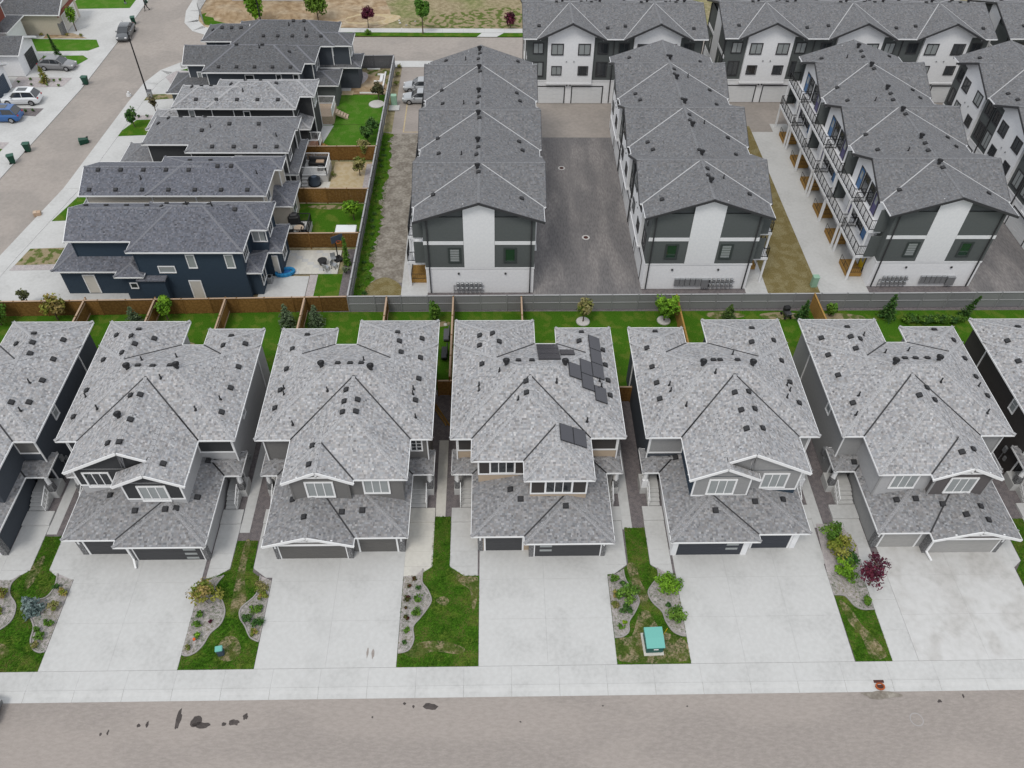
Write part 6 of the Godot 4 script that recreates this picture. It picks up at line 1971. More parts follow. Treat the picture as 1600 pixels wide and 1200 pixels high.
func stairs_east(label: String, x: float, z0: float, z1: float, h: float, n: int, m: String):
	var o := thing("deck_stairs", label, "stairs", Vector3(x, 0.05, (z0 + z1) * 0.5), 0.0, "timber deck stairs")
	for i in n:
		var b := MB.new()
		var y := h * (n - i) / (n + 1)
		b.box(Vector3(i * 0.29, y - 0.05, -(z1 - z0) * 0.5), Vector3(i * 0.29 + 0.28, y, (z1 - z0) * 0.5))
		part("tread", b, M[m], o)
	var s := MB.new()
	for sg in [-1.0, 1.0]: s.bar(Vector3(0, h - 0.25, sg * (z1 - z0) * 0.5), Vector3(n * 0.29, 0.0, sg * (z1 - z0) * 0.5), 0.05, 0.22)
	part("stringer", s, M[m], o)

func build_yards():
	# navy house patio
	area("patio", rect(-22.0, -61.2, -17.65, -57.4), 0.05, "concrete")
	var pv := slab_group("paver_patio")
	for i in 9:
		for k in 8:
			if 20.9 - i * 0.62 < 14.9: continue
			slab(pv, -20.6 + i * 0.62, -65.2 + k * 0.46, -19.98 + i * 0.62, -64.74 + k * 0.46, 0.075, "concrete_cream" if (i * 7 + k * 3) % 5 else "concrete", 0.06)
	area("gravel_bed", rect(-17.6, -61.4, -16.85, -57.2), 0.055, "gravel")
	area("lawn", rect(-16.85, -61.5, -14.5, -57.2), 0.06, "grass")
	area("mulch_bed", rect(-14.5, -65.4, -13.3, -57.2), 0.05, "gravel_dark")
	# second yard
	area("lawn", rect(-21.9, -73.2, -13.4, -66.0), 0.05, "grass")
	area("patio", rect(-22.0, -73.2, -20.6, -70.0), 0.056, "concrete_cream")
	area("dry_grass_patch", smooth_poly([-19.5, -72.8, -17, -73.0, -15.5, -72.7, -16.5, -72.2, -18.5, -72.3]), 0.056, "grass_dry")
	deck("low grey deck with black railing and barbecue behind the cream house", -21.8, -69.3, -18.5, -66.4, 0.55, "concrete", "black", "nse")
	# third yard
	area("patio", rect(-21.4, -77.4, -17.8, -73.7), 0.05, "concrete_cream")
	area("sand_yard", rect(-17.8, -81.4, -13.4, -73.7), 0.05, "sandy")
	area("gravel_bed", rect(-14.2, -81.0, -13.3, -74.0), 0.056, "gravel")
	deck("raised grey deck with white railing and black sofas", -21.5, -80.3, -18.0, -77.3, 0.8, "concrete", "trim", "nse")
	# fourth and fifth yards
	area("lawn", rect(-20.6, -89.6, -13.3, -82.0), 0.05, "grass_bright")
	area("patio", poly([-21.5, -89.4, -19.0, -89.4, -19.9, -84.5, -21.5, -84.5]), 0.056, "concrete")
	deck("small red-brown timber deck with white railing, behind the pale-roofed house", -21.9, -84.4, -19.5, -82.5, 1.0, "wood_red", "trim", "nse")
	stairs_east("brown timber stairs beside the red-brown deck", -19.45, -83.9, -83.0, 1.0, 5, "wood_new")
	area("lawn", rect(-20.2, -97.0, -13.3, -89.65), 0.051, "grass_bright")
	area("patio", rect(-21.2, -91.0, -19.2, -89.5), 0.058, "concrete")
	deck("pale timber deck with white railing, behind the slate grey house", -21.1, -92.8, -19.0, -89.7, 1.0, "wood_pale", "trim", "ne")
	stairs_east("pale timber stairs beside the pale deck", -18.95, -91.8, -90.9, 1.0, 5, "wood_pale")
	# corner yard
	area("garden_bed", rect(-18.0, -103.9, -13.2, -97.1), 0.05, "earth")
	area("lawn", poly([-17.6, -103.8, -13.3, -103.9, -13.3, -99.0, -14.4, -101.5, -16.0, -102.4]), 0.056, "grass_dry")
	area("patio", smooth_poly([-17.9, -103.0, -16.6, -103.0, -16.2, -101.6, -16.8, -99.8, -17.9, -99.4]), 0.058, "gravel")
	area("patio", rect(-21.5, -98.0, -17.6, -96.9), 0.058, "sandy")
	var ei := -1
	for q in [[-16.5, -103.9, -14.8, -103.8], [-14.1, -103.0, -13.9, -97.5], [-16.8, -97.4, -13.9, -97.3], [-15.0, -102.4, -14.0, -102.2], [-14.6, -102.2, -14.2, -100.4], [-15.3, -100.5, -14.3, -100.3]]:
		var o := box_part("garden_edging", Vector3(q[0], 0.05, q[1]), Vector3(q[2], 0.22, q[3]), "trim", self, 0.02)
		ei += 1
		tag(o, ["farthest white edging board beside the dark fence in the corner yard", "long white edging board beside the lane fence in the corner yard", "nearest white edging board by the bright lawn in the corner yard", "short white board at the far end of the corner yard bed", "white board running lengthwise in the middle of the corner yard", "short white board at the near end of the corner yard bed"][ei], "edging", "white edging boards in the corner yard")
	# furniture
	var t := thing("basketball_hoop", "black basketball hoop leaning tall on the navy house patio", "basketball hoop", Vector3(-15.2, 0.08, -63.7), 0.6)
	box_part("base", Vector3(-0.4, 0, -0.5), Vector3(0.4, 0.18, 0.4), "black", t, 0.06)
	var b := MB.new()
	b.bar(Vector3(0, 0.1, 0), Vector3(0, 2.6, 0), 0.09, 0.09)
	b.bar(Vector3(0, 2.5, 0), Vector3(0, 2.8, 0.5), 0.07, 0.07)
	part("pole", b, M.black, t)
	box_part("backboard", Vector3(-0.6, 2.45, 0.5), Vector3(0.6, 3.2, 0.55), "bluegrey", t, 0.01)
	b = MB.new()
	for i in 12: b.bar(Vector3(cos(TAU * i / 12) * 0.23, 2.6, 0.8 + sin(TAU * i / 12) * 0.23), Vector3(cos(TAU * (i + 1) / 12) * 0.23, 2.6, 0.8 + sin(TAU * (i + 1) / 12) * 0.23), 0.02, 0.02)
	part("rim", b, M.orange, t)
	t = thing("fire_table", "round dark fire pit on the navy house patio", "fire pit", Vector3(-16.6, 0.08, -63.0))
	b = MB.new()
	b.cyl(Vector3(0, 0, 0), Vector3(0, 0.45, 0), 0.32, 0.42, 14)
	part("bowl", b, M.trim_dark, t)
	b = MB.new()
	b.cyl(Vector3(0, 0.45, 0), Vector3(0, 0.5, 0), 0.46, 0.46, 14)
	part("rim", b, M.black, t)
	for q in [[-15.6, -63.4, 0.3, "right of"], [-15.4, -62.4, 1.2, "in front and right of"], [-16.1, -62.0, 2.6, "nearest the lawn in front of"]]: chair("light garden chair %s the round fire pit" % q[3], q[0], 0.08, q[1], q[2], "metal", "garden chairs round the fire pit")
	t = thing("paddling_pool", "bright blue folded paddling pool by the navy house back door", "pool", Vector3(-20.0, 0.08, -61.6), 0.3)
	b = MB.new()
	for i in 14:
		var a0 := TAU * i / 14
		var a1 := TAU * (i + 1) / 14
		b.bar(Vector3(cos(a0) * 0.85, 0.14, sin(a0) * 0.5), Vector3(cos(a1) * 0.85, 0.14, sin(a1) * 0.5), 0.26, 0.26)
	part("ring", b, M.blue, t)
	b = MB.new()
	b.cyl(Vector3(0, 0.02, 0), Vector3(0, 0.1, 0), 0.55, 0.5, 14)
	part("floor", b, M.paint_blue, t)
	t = thing("air_conditioner", "small grey air conditioner box by the navy house wall", "air conditioner", Vector3(-21.2, 0.08, -60.4))
	box_part("case", Vector3(-0.25, 0, -0.35), Vector3(0.25, 0.6, 0.35), "metal", t, 0.04)
	b = MB.new()
	b.cyl(Vector3(0, 0.6, 0), Vector3(0, 0.63, 0), 0.2, 0.2, 12)
	part("fan_grille", b, M.black, t)
	t = thing("barbecue", "black covered barbecue on the low grey deck", "barbecue", Vector3(-20.2, 0.61, -69.0), 0.1)
	box_part("cover", Vector3(-0.6, 0.05, -0.35), Vector3(0.6, 0.95, 0.35), "black", t, 0.16)
	box_part("hood", Vector3(-0.4, 0.9, -0.28), Vector3(0.4, 1.2, 0.28), "trim_dark", t, 0.12)
	t = thing("patio_table", "round wooden patio table on the low grey deck", "table", Vector3(-19.4, 0.61, -67.2))
	b = MB.new()
	b.cyl(Vector3(0, 0.68, 0), Vector3(0, 0.73, 0), 0.5, 0.5, 16)
	part("tabletop", b, M.wood_pale, t)
	b = MB.new()
	b.cyl(Vector3(0, 0, 0), Vector3(0, 0.68, 0), 0.05, 0.05, 6)
	b.cyl(Vector3(0, 0, 0), Vector3(0, 0.04, 0), 0.3, 0.28, 10)
	part("leg", b, M.black, t)
	for q in [[-20.2, -67.1, -1.4, "left of"], [-18.85, -67.0, 1.6, "right of"], [-19.3, -68.1, 3.1, "behind"]]: chair("black chair %s the round wooden patio table" % q[3], q[0], 0.61, q[1], q[2], "black", "black chairs on the low grey deck")
	t = thing("storage_box", "large white storage box by the grey lane fence", "storage box", Vector3(-14.8, 0.06, -67.4))
	box_part("case", Vector3(-1.0, 0, -0.65), Vector3(1.0, 0.85, 0.65), "trim", t, 0.04)
	box_part("lid", Vector3(-1.04, 0.85, -0.69), Vector3(1.04, 1.0, 0.69), "paint_white", t, 0.05)
	t = thing("sofa", "black corner sofa with tan cushion on the raised grey deck", "sofa", Vector3(-19.2, 0.86, -79.6))
	box_part("seat", Vector3(-1.1, 0, -0.4), Vector3(1.0, 0.38, 0.4), "black", t, 0.06)
	box_part("backrest", Vector3(-1.1, 0.38, -0.42), Vector3(1.0, 0.8, -0.2), "trim_dark", t, 0.06)
	box_part("cushion", Vector3(-0.3, 0.38, -0.2), Vector3(0.6, 0.5, 0.35), "cap_wood", t, 0.05)
	box_part("arm", Vector3(0.75, 0, 0.4), Vector3(1.0, 0.55, 1.3), "black", t, 0.05)
	t = thing("footstool", "square dark footstool in front of the black sofa", "stool", Vector3(-18.9, 0.86, -78.5))
	box_part("seat", Vector3(-0.3, 0.05, -0.3), Vector3(0.3, 0.4, 0.3), "trim_dark", t, 0.05)
	box_part("leg_frame", Vector3(-0.26, 0, -0.26), Vector3(0.26, 0.06, 0.26), "black", t, 0.01)
	t = thing("covered_fire_pit", "dark grey covered round grill at the foot of the raised deck steps", "grill", Vector3(-19.4, 0.08, -76.9))
	b = MB.new()
	b.cyl(Vector3(0, 0.0, 0), Vector3(0, 0.7, 0), 0.6, 0.66, 16)
	b.cyl(Vector3(0, 0.7, 0), Vector3(0, 0.95, 0), 0.66, 0.3, 16)
	part("cover", b, M.bluegrey, t)
	b = MB.new()
	b.cyl(Vector3(0, 0.0, 0), Vector3(0, 0.06, 0), 0.7, 0.66, 16)
	part("hem", b, M.black, t)
	t = thing("deck_steps", "three grey steps below the raised grey deck", "steps", Vector3(-20.8, 0.08, -77.2))
	steps(t, -0.65, 0.75, 0.0, 3, 0.0, 0.22, 0.34, "concrete")
	for q in [[-14.4, -70.3, 2.6, 0.95, BRIGHT, "bright green young tree beside the white storage box"], [-14.7, -78.6, 2.4, 0.8, STRAW, "yellow-green young tree in the sandy yard"], [-14.5, -85.5, 2.4, 0.9, DARK, "dark green young tree in the bright lawn by the lane fence"], [-14.2, -87.3, 2.2, 0.95, DARK, "second dark tree, farther up the bright lawn by the lane fence"], [-14.4, -82.2, 2.4, 0.85, STRAW, "yellow-green tree at the fence corner of the raised deck yard"], [-14.2, -95.6, 2.4, 0.95, [Color(0.06, 0.065, 0.03), Color(0.08, 0.075, 0.035)], "dull brown-green tree in a stone ring by the lane fence"]]:
		tree("yard_tree", q[5], q[0], q[1], q[2], q[3], q[4], "young trees in the side street yards", 0.05, 0.3, 900)
	conifer("slim green cedar beside the basketball hoop", -14.2, -62.9, 3.4, 0.4, GREEN, "", 0.0, "cedar_tree")
	shrub("pale leafy shrub below the basketball hoop by the lane fence", -14.2, -61.6, 0.5, 0.9, [Color(0.14, 0.17, 0.1), Color(0.07, 0.1, 0.04)], "", 0.05)
	shrub("straw-coloured grass clump at the corner of the raised deck", -17.6, -78.4, 0.35, 0.7, STRAW, "", 0.05, "grass_clump")
	var ring := MB.new()
	ring.cyl(Vector3.ZERO, Vector3(0, 0.06, 0), 1.0, 0.95, 18)
	tag(part("stone_ring", ring, M.rock_pale, self, at(-14.4, 0.05, -94.6)), "pale stone ring on the bright lawn by the lane fence", "stone ring")
	# things in the gaps between the duplexes and in their yards
	for i in 2:
		b = MB.new()
		b.box(Vector3(-0.08, 0, -1.5), Vector3(0.08, 0.04, 1.5))
		var pl := part("timber_plank", b, M.wood_new, self, Transform3D(Basis(Vector3.UP, 0.5) * Basis(Vector3(0, 0, 1), 0.9), Vector3(-4.55 + i * 0.25, 0.14, -43.6)))
		tag(pl, "loose brown plank leaning in the gap left of the solar-panel duplex", "plank", "loose planks in the gap")
	t = thing("air_conditioner", "air conditioner unit in the gap right of the solar-panel duplex", "air conditioner", Vector3(9.75, 0.08, -43.4))
	box_part("case", Vector3(-0.4, 0, -0.4), Vector3(0.4, 0.8, 0.4), "trim_dark", t, 0.05)
	b = MB.new()
	b.cyl(Vector3(0, 0.8, 0), Vector3(0, 0.83, 0), 0.3, 0.3, 14)
	part("fan_grille", b, M.black, t)
	var mat_d := box_part("door_mat", Vector3(-5.75, 0.07, -39.9), Vector3(-4.75, 0.1, -38.2), "wood_red", self, 0.01)
	tag(mat_d, "brown mat on the walk right of the truss-gabled duplex", "mat")
	t = thing("pram", "black pram standing at the grey back fence", "pram", Vector3(26.8, 0.09, -55.2), 0.2)
	box_part("hood", Vector3(-0.32, 0.75, -0.4), Vector3(0.32, 1.15, 0.1), "black", t, 0.14)
	box_part("seat", Vector3(-0.28, 0.45, -0.35), Vector3(0.28, 0.75, 0.55), "trim_dark", t, 0.08)
	b = MB.new()
	b.bar(Vector3(-0.25, 0.5, 0.4), Vector3(-0.25, 1.05, 0.85), 0.03, 0.03)
	b.bar(Vector3(0.25, 0.5, 0.4), Vector3(0.25, 1.05, 0.85), 0.03, 0.03)
	b.bar(Vector3(-0.25, 1.05, 0.85), Vector3(0.25, 1.05, 0.85), 0.03, 0.03)
	part("handle", b, M.metal, t)
	for q in [[-0.28, -0.35], [0.28, -0.35], [-0.28, 0.4], [0.28, 0.4]]:
		b = MB.new()
		b.cyl(Vector3(q[0] - 0.03, 0.15, q[1]), Vector3(q[0] + 0.03, 0.15, q[1]), 0.15, 0.15, 10)
		part("wheel", b, M.tyre, t)
	for q in [["dark cushion bench", -4.3, -50.3, "trim_dark"], ["grey garden bench", -4.2, -52.6, "fence_dark"]]:
		t = thing("garden_bench", q[0] + " on the grass strip left of the solar-panel duplex", "bench", Vector3(q[1], 0.09, q[2]))
		box_part("seat", Vector3(-0.25, 0.25, -0.7), Vector3(0.25, 0.42, 0.7), q[3], t, 0.03)
		box_part("backrest", Vector3(0.2, 0.42, -0.7), Vector3(0.28, 0.85, 0.7), q[3], t, 0.02)
		for zz in [-0.6, 0.55]: box_part("leg", Vector3(-0.2, 0, zz), Vector3(0.2, 0.25, zz + 0.05), "black", t, 0.01)

func chair(label: String, x: float, y: float, z: float, turn: float, m: String, group: String):
	var t := thing("garden_chair", label, "chair", Vector3(x, y, z), turn, group)
	var b := MB.new()
	b.box(Vector3(-0.24, 0.4, -0.24), Vector3(0.24, 0.45, 0.24))
	part("seat", b, M[m], t)
	b = MB.new()
	b.box(Vector3(-0.24, 0.45, -0.27), Vector3(0.24, 0.88, -0.23))
	part("backrest", b, M[m], t)
	for q in [[-0.21, -0.21], [0.21, -0.21], [-0.21, 0.21], [0.21, 0.21]]:
		b = MB.new()
		b.bar(Vector3(q[0], 0, q[1]), Vector3(q[0], 0.4, q[1]), 0.035, 0.035)
		part("leg", b, M.black, t)

# ---------------------------------------------------------------- vehicles and street things
func car(label: String, x: float, z: float, turn: float, paint: String, suv: bool, y := 0.09):
	var o := thing("parked_car", label, "car", Vector3(x, y, z), turn, "parked cars")
	var L := 4.6 if suv else 4.7
	var hw := 0.93 if suv else 0.9
	var belt := 1.0 if suv else 0.92
	var roof := 1.66 if suv else 1.44
	# stations: x, half width, top height ; +x is the nose
	var st := [[-0.5, 0.74, 0.55, 0.35], [-0.485, 0.86, belt - 0.12, 0.28], [-0.44, 0.95, belt + 0.0, 0.24], [-0.3, 1.0, belt + 0.03, 0.22], [0.0, 1.0, belt, 0.2], [0.2, 1.0, belt - 0.02, 0.2], [0.34, 0.98, belt - 0.1, 0.22], [0.45, 0.9, belt - 0.2, 0.26], [0.49, 0.78, belt - 0.32, 0.3], [0.5, 0.68, 0.5, 0.36]]
	var b := MB.new()
	var ring := func(s: Array) -> Array:
		var xx: float = s[0] * L
		var w: float = s[1] * hw
		var t: float = s[2]
		var lo: float = s[3]
		return [Vector3(xx, lo, -w * 0.92), Vector3(xx, lerpf(lo, t, 0.35), -w), Vector3(xx, lerpf(lo, t, 0.75), -w * 0.985), Vector3(xx, t - 0.02, -w * 0.88), Vector3(xx, t + 0.02, 0), Vector3(xx, t - 0.02, w * 0.88), Vector3(xx, lerpf(lo, t, 0.75), w * 0.985), Vector3(xx, lerpf(lo, t, 0.35), w), Vector3(xx, lo, w * 0.92)]
	for i in st.size() - 1:
		var p: Array = ring.call(st[i])
		var q: Array = ring.call(st[i + 1])
		for k in 8: b.quad(p[k], q[k], q[k + 1], p[k + 1])
		b.quad(p[8], q[8], q[0], p[0])
	for e in [0, st.size() - 1]:
		var p: Array = ring.call(st[e])
		for k in range(1, 7):
			if e == 0: b.tri3(p[0], p[k], p[k + 1])
			else: b.tri3(p[0], p[k + 1], p[k])
	part("body", b, M[paint], o)
	# cabin glass and roof
	var cs := [[-0.47, 0.84, belt + 0.0, 0.84], [-0.36, 0.82, roof - 0.06, 0.68], [-0.2, 0.84, roof - 0.01, 0.72], [0.02, 0.84, roof - 0.01, 0.72], [0.1, 0.84, roof - 0.06, 0.7], [0.25, 0.82, belt + 0.0, 0.8]]
	if not suv: cs = [[-0.4, 0.84, belt, 0.8], [-0.24, 0.82, roof - 0.05, 0.68], [-0.12, 0.84, roof, 0.7], [0.02, 0.84, roof - 0.01, 0.7], [0.09, 0.84, roof - 0.06, 0.68], [0.25, 0.82, belt - 0.02, 0.8]]
	var g := MB.new()
	var rf := MB.new()
	for i in cs.size() - 1:
		var s: Array = cs[i]
		var e: Array = cs[i + 1]
		var A := [Vector3(s[0] * L, belt - 0.03, -s[1] * hw), Vector3(s[0] * L, s[2], -s[3] * hw), Vector3(s[0] * L, s[2], s[3] * hw), Vector3(s[0] * L, belt - 0.03, s[1] * hw)]
		var B := [Vector3(e[0] * L, belt - 0.03, -e[1] * hw), Vector3(e[0] * L, e[2], -e[3] * hw), Vector3(e[0] * L, e[2], e[3] * hw), Vector3(e[0] * L, belt - 0.03, e[1] * hw)]
		g.quad(A[0], B[0], B[1], A[1])
		g.quad(A[1], B[1], B[2], A[2])
		g.quad(A[2], B[2], B[3], A[3])
		if i > 0 and i < cs.size() - 2:
			var u := Vector3(0, 0.025, 0)
			var v := Vector3(0, -0.05, 0)
			var k := 1.03
			rf.quad(A[1] * Vector3(1, 1, k) + u, B[1] * Vector3(1, 1, k) + u, B[2] * Vector3(1, 1, k) + u, A[2] * Vector3(1, 1, k) + u)
			rf.quad(A[1] * Vector3(1, 1, 1.06) + v, B[1] * Vector3(1, 1, 1.06) + v, B[1] * Vector3(1, 1, k) + u, A[1] * Vector3(1, 1, k) + u)
			rf.quad(A[2] * Vector3(1, 1, k) + u, B[2] * Vector3(1, 1, k) + u, B[2] * Vector3(1, 1, 1.06) + v, A[2] * Vector3(1, 1, 1.06) + v)
	for sg in [-1.0, 1.0]:
		for px in [[-0.36, -0.44], [-0.1, -0.1], [0.1, 0.24]]:
			rf.bar(Vector3(px[0] * L, roof - 0.07, sg * 0.7 * hw), Vector3(px[1] * L, belt - 0.02, sg * 0.845 * hw), 0.05, 0.07)
	part("windows", g, M.glass, o)
	part("roof_panel", rf, M[paint], o)
	for q in [[0.31, -1.0], [0.31, 1.0], [-0.3, -1.0], [-0.3, 1.0]]:
		var wr := 0.36 if suv else 0.33
		var w := MB.new()
		w.cyl(Vector3(0, 0, -0.12), Vector3(0, 0, 0.12), wr, wr, 16)
		var wn := part("wheel", w, M.tyre, o, Transform3D(Basis(), Vector3(q[0] * L, wr - 0.02, q[1] * (hw - 0.1))))
		w = MB.new()
		w.cyl(Vector3(0, 0, -0.135), Vector3(0, 0, 0.135), wr * 0.62, wr * 0.62, 10)
		part("rim", w, M.rim, wn)
	for sg in [-1.0, 1.0]:
		var l := MB.new()
		l.bevel(Vector3(0.455 * L, belt - 0.34, sg * hw * 0.62 - 0.14), Vector3(0.492 * L, belt - 0.22, sg * hw * 0.62 + 0.14), 0.02)
		part("headlight", l, M.lamp_clear, o)
		l = MB.new()
		l.bevel(Vector3(-0.497 * L, belt - 0.22, sg * hw * 0.66 - 0.13), Vector3(-0.47 * L, belt - 0.08, sg * hw * 0.66 + 0.13), 0.02)
		part("tail_light", l, M.lamp_red, o)
		l = MB.new()
		l.bevel(Vector3(0.16 * L, belt - 0.02, sg * (hw + 0.06) - 0.09), Vector3(0.2 * L, belt + 0.13, sg * (hw + 0.06) + 0.09), 0.03)
		part("mirror", l, M[paint], o)
	if suv:
		var sr := MB.new()
		sr.box(Vector3(-0.22 * L, roof + 0.012, -0.42), Vector3(0.02 * L, roof + 0.03, 0.42))
		part("sunroof", sr, M.glass, o)

func bin(label: String, x: float, z: float, turn: float, y := 0.0, lying := false):
	var o := thing("wheelie_bin", label, "bin", Vector3(x, y, z), turn, "green wheelie bins along the side street")
	var k: Node3D = o
	if lying:
		o.rotation.z = PI / 2
		o.position.y += 0.32
	var b := MB.new()
	var a := [Vector3(-0.22, 0.06, -0.24), Vector3(0.22, 0.06, -0.24), Vector3(0.22, 0.06, 0.24), Vector3(-0.22, 0.06, 0.24), Vector3(-0.29, 0.98, -0.33), Vector3(0.29, 0.98, -0.33), Vector3(0.29, 0.98, 0.35), Vector3(-0.29, 0.98, 0.35)]
	b.quad(a[3], a[2], a[6], a[7]); b.quad(a[1], a[0], a[4], a[5]); b.quad(a[2], a[1], a[5], a[6]); b.quad(a[0], a[3], a[7], a[4]); b.quad(a[0], a[1], a[2], a[3])
	part("body", b, M.bin_green, k)
	b = MB.new()
	b.bevel(Vector3(-0.32, 0.98, -0.36), Vector3(0.32, 1.08, 0.38), 0.04)
	part("lid", b, M.bin_lid, k)
	b = MB.new()
	b.bar(Vector3(-0.28, 1.02, -0.4), Vector3(0.28, 1.02, -0.4), 0.035, 0.035)
	part("handle", b, M.bin_green, k)
	for sg in [-1.0, 1.0]:
		b = MB.new()
		b.cyl(Vector3(sg * 0.22, 0.12, -0.26), Vector3(sg * 0.28, 0.12, -0.26), 0.12, 0.12, 10)
		part("wheel", b, M.tyre, k)

func street_lamp(label: String, x: float, z: float, h: float, turn: float):
	var o := thing("street_lamp", label, "street lamp", Vector3(x, 0.05, z), turn, "street lamps")
	var b := MB.new()
	b.cyl(Vector3(0, 0, 0), Vector3(0, 0.25, 0), 0.2, 0.17, 10)
	part("base", b, M.metal, o)
	b = MB.new()
	b.cyl(Vector3(0, 0.2, 0), Vector3(0, h, 0), 0.1, 0.07, 10)
	part("pole", b, M.black, o)
	b = MB.new()
	b.cyl(Vector3(0, h, 0), Vector3(0.5, h + 0.3, 0), 0.05, 0.045, 8)
	b.cyl(Vector3(0.5, h + 0.3, 0), Vector3(1.1, h + 0.35, 0), 0.045, 0.04, 8)
	part("arm", b, M.black, o)
	b = MB.new()
	b.bevel(Vector3(1.0, h + 0.27, -0.17), Vector3(1.75, h + 0.42, 0.17), 0.05)
	part("lamp_head", b, M.trim_dark, o)

func field_surface(bones: Array, cell: float) -> MB:
	# smooth union of tapered capsules, meshed as surface nets
	var lo := Vector3(9, 9, 9)
	var hi := -lo
	for q in bones:
		for e in [0, 1]:
			lo = lo.min(q[e] - Vector3.ONE * 0.25); hi = hi.max(q[e] + Vector3.ONE * 0.25)
	var nx := int((hi.x - lo.x) / cell) + 1
	var ny := int((hi.y - lo.y) / cell) + 1
	var nz := int((hi.z - lo.z) / cell) + 1
	var f := PackedFloat32Array()
	f.resize(nx * ny * nz)
	var cid := PackedByteArray()
	cid.resize(nx * ny * nz)
	for k in nz:
		for j in ny:
			for i in nx:
				var p := lo + Vector3(i, j, k) * cell
				var acc := 0.0
				var best := 9.0
				var bi := 0
				for bn in bones.size():
					var q: Array = bones[bn]
					var ab: Vector3 = q[1] - q[0]
					var t := clampf((p - q[0]).dot(ab) / maxf(ab.length_squared(), 1e-6), 0, 1)
					var d: float = p.distance_to(q[0] + ab * t) - lerpf(q[2], q[3], t)
					acc += exp(-d * 60.0)
					if d < best:
						best = d
						bi = bn
				f[(k * ny + j) * nx + i] = -log(maxf(acc, 1e-30)) / 60.0
				cid[(k * ny + j) * nx + i] = bi
	var vid := {}
	var vp := []
	var vc := []
	for k in nz - 1:
		for j in ny - 1:
			for i in nx - 1:
				var s := Vector3.ZERO
				var n := 0
				for e in [[0, 1], [2, 3], [4, 5], [6, 7], [0, 2], [1, 3], [4, 6], [5, 7], [0, 4], [1, 5], [2, 6], [3, 7]]:
					var a: int = e[0]
					var b: int = e[1]
					var fa := f[((k + (a >> 2)) * ny + j + ((a >> 1) & 1)) * nx + i + (a & 1)]
					var fb := f[((k + (b >> 2)) * ny + j + ((b >> 1) & 1)) * nx + i + (b & 1)]
					if (fa < 0) != (fb < 0):
						var t := fa / (fa - fb)
						s += Vector3(a & 1, (a >> 1) & 1, a >> 2).lerp(Vector3(b & 1, (b >> 1) & 1, b >> 2), t)
						n += 1
				if n > 0:
					vid[(k * ny + j) * nx + i] = vp.size()
					vp.append(lo + (Vector3(i, j, k) + s / n) * cell)
					vc.append(bones[cid[(k * ny + j) * nx + i]][4])
	var mb := MB.new()
	for k in range(1, nz - 1):
		for j in range(1, ny - 1):
			for i in range(1, nx - 1):
				var c0 := (k * ny + j) * nx + i
				for ax in 3:
					var st: int = [1, nx, nx * ny][ax]
					if (f[c0] < 0) == (f[c0 + st] < 0): continue
					var u: int = [nx, nx * ny, 1][ax]
					var w: int = [nx * ny, 1, nx][ax]
					var q := [c0 - u - w, c0 - w, c0, c0 - u]
					var ok := true
					for e in q:
						if not vid.has(e): ok = false
					if not ok: continue
					mb.col = vc[vid[c0]]
					var P := []
					for e in q: P.append(vp[vid[e]])
					if f[c0] < 0: mb.quad(P[0], P[1], P[2], P[3])
					else: mb.quad(P[3], P[2], P[1], P[0])
	return mb

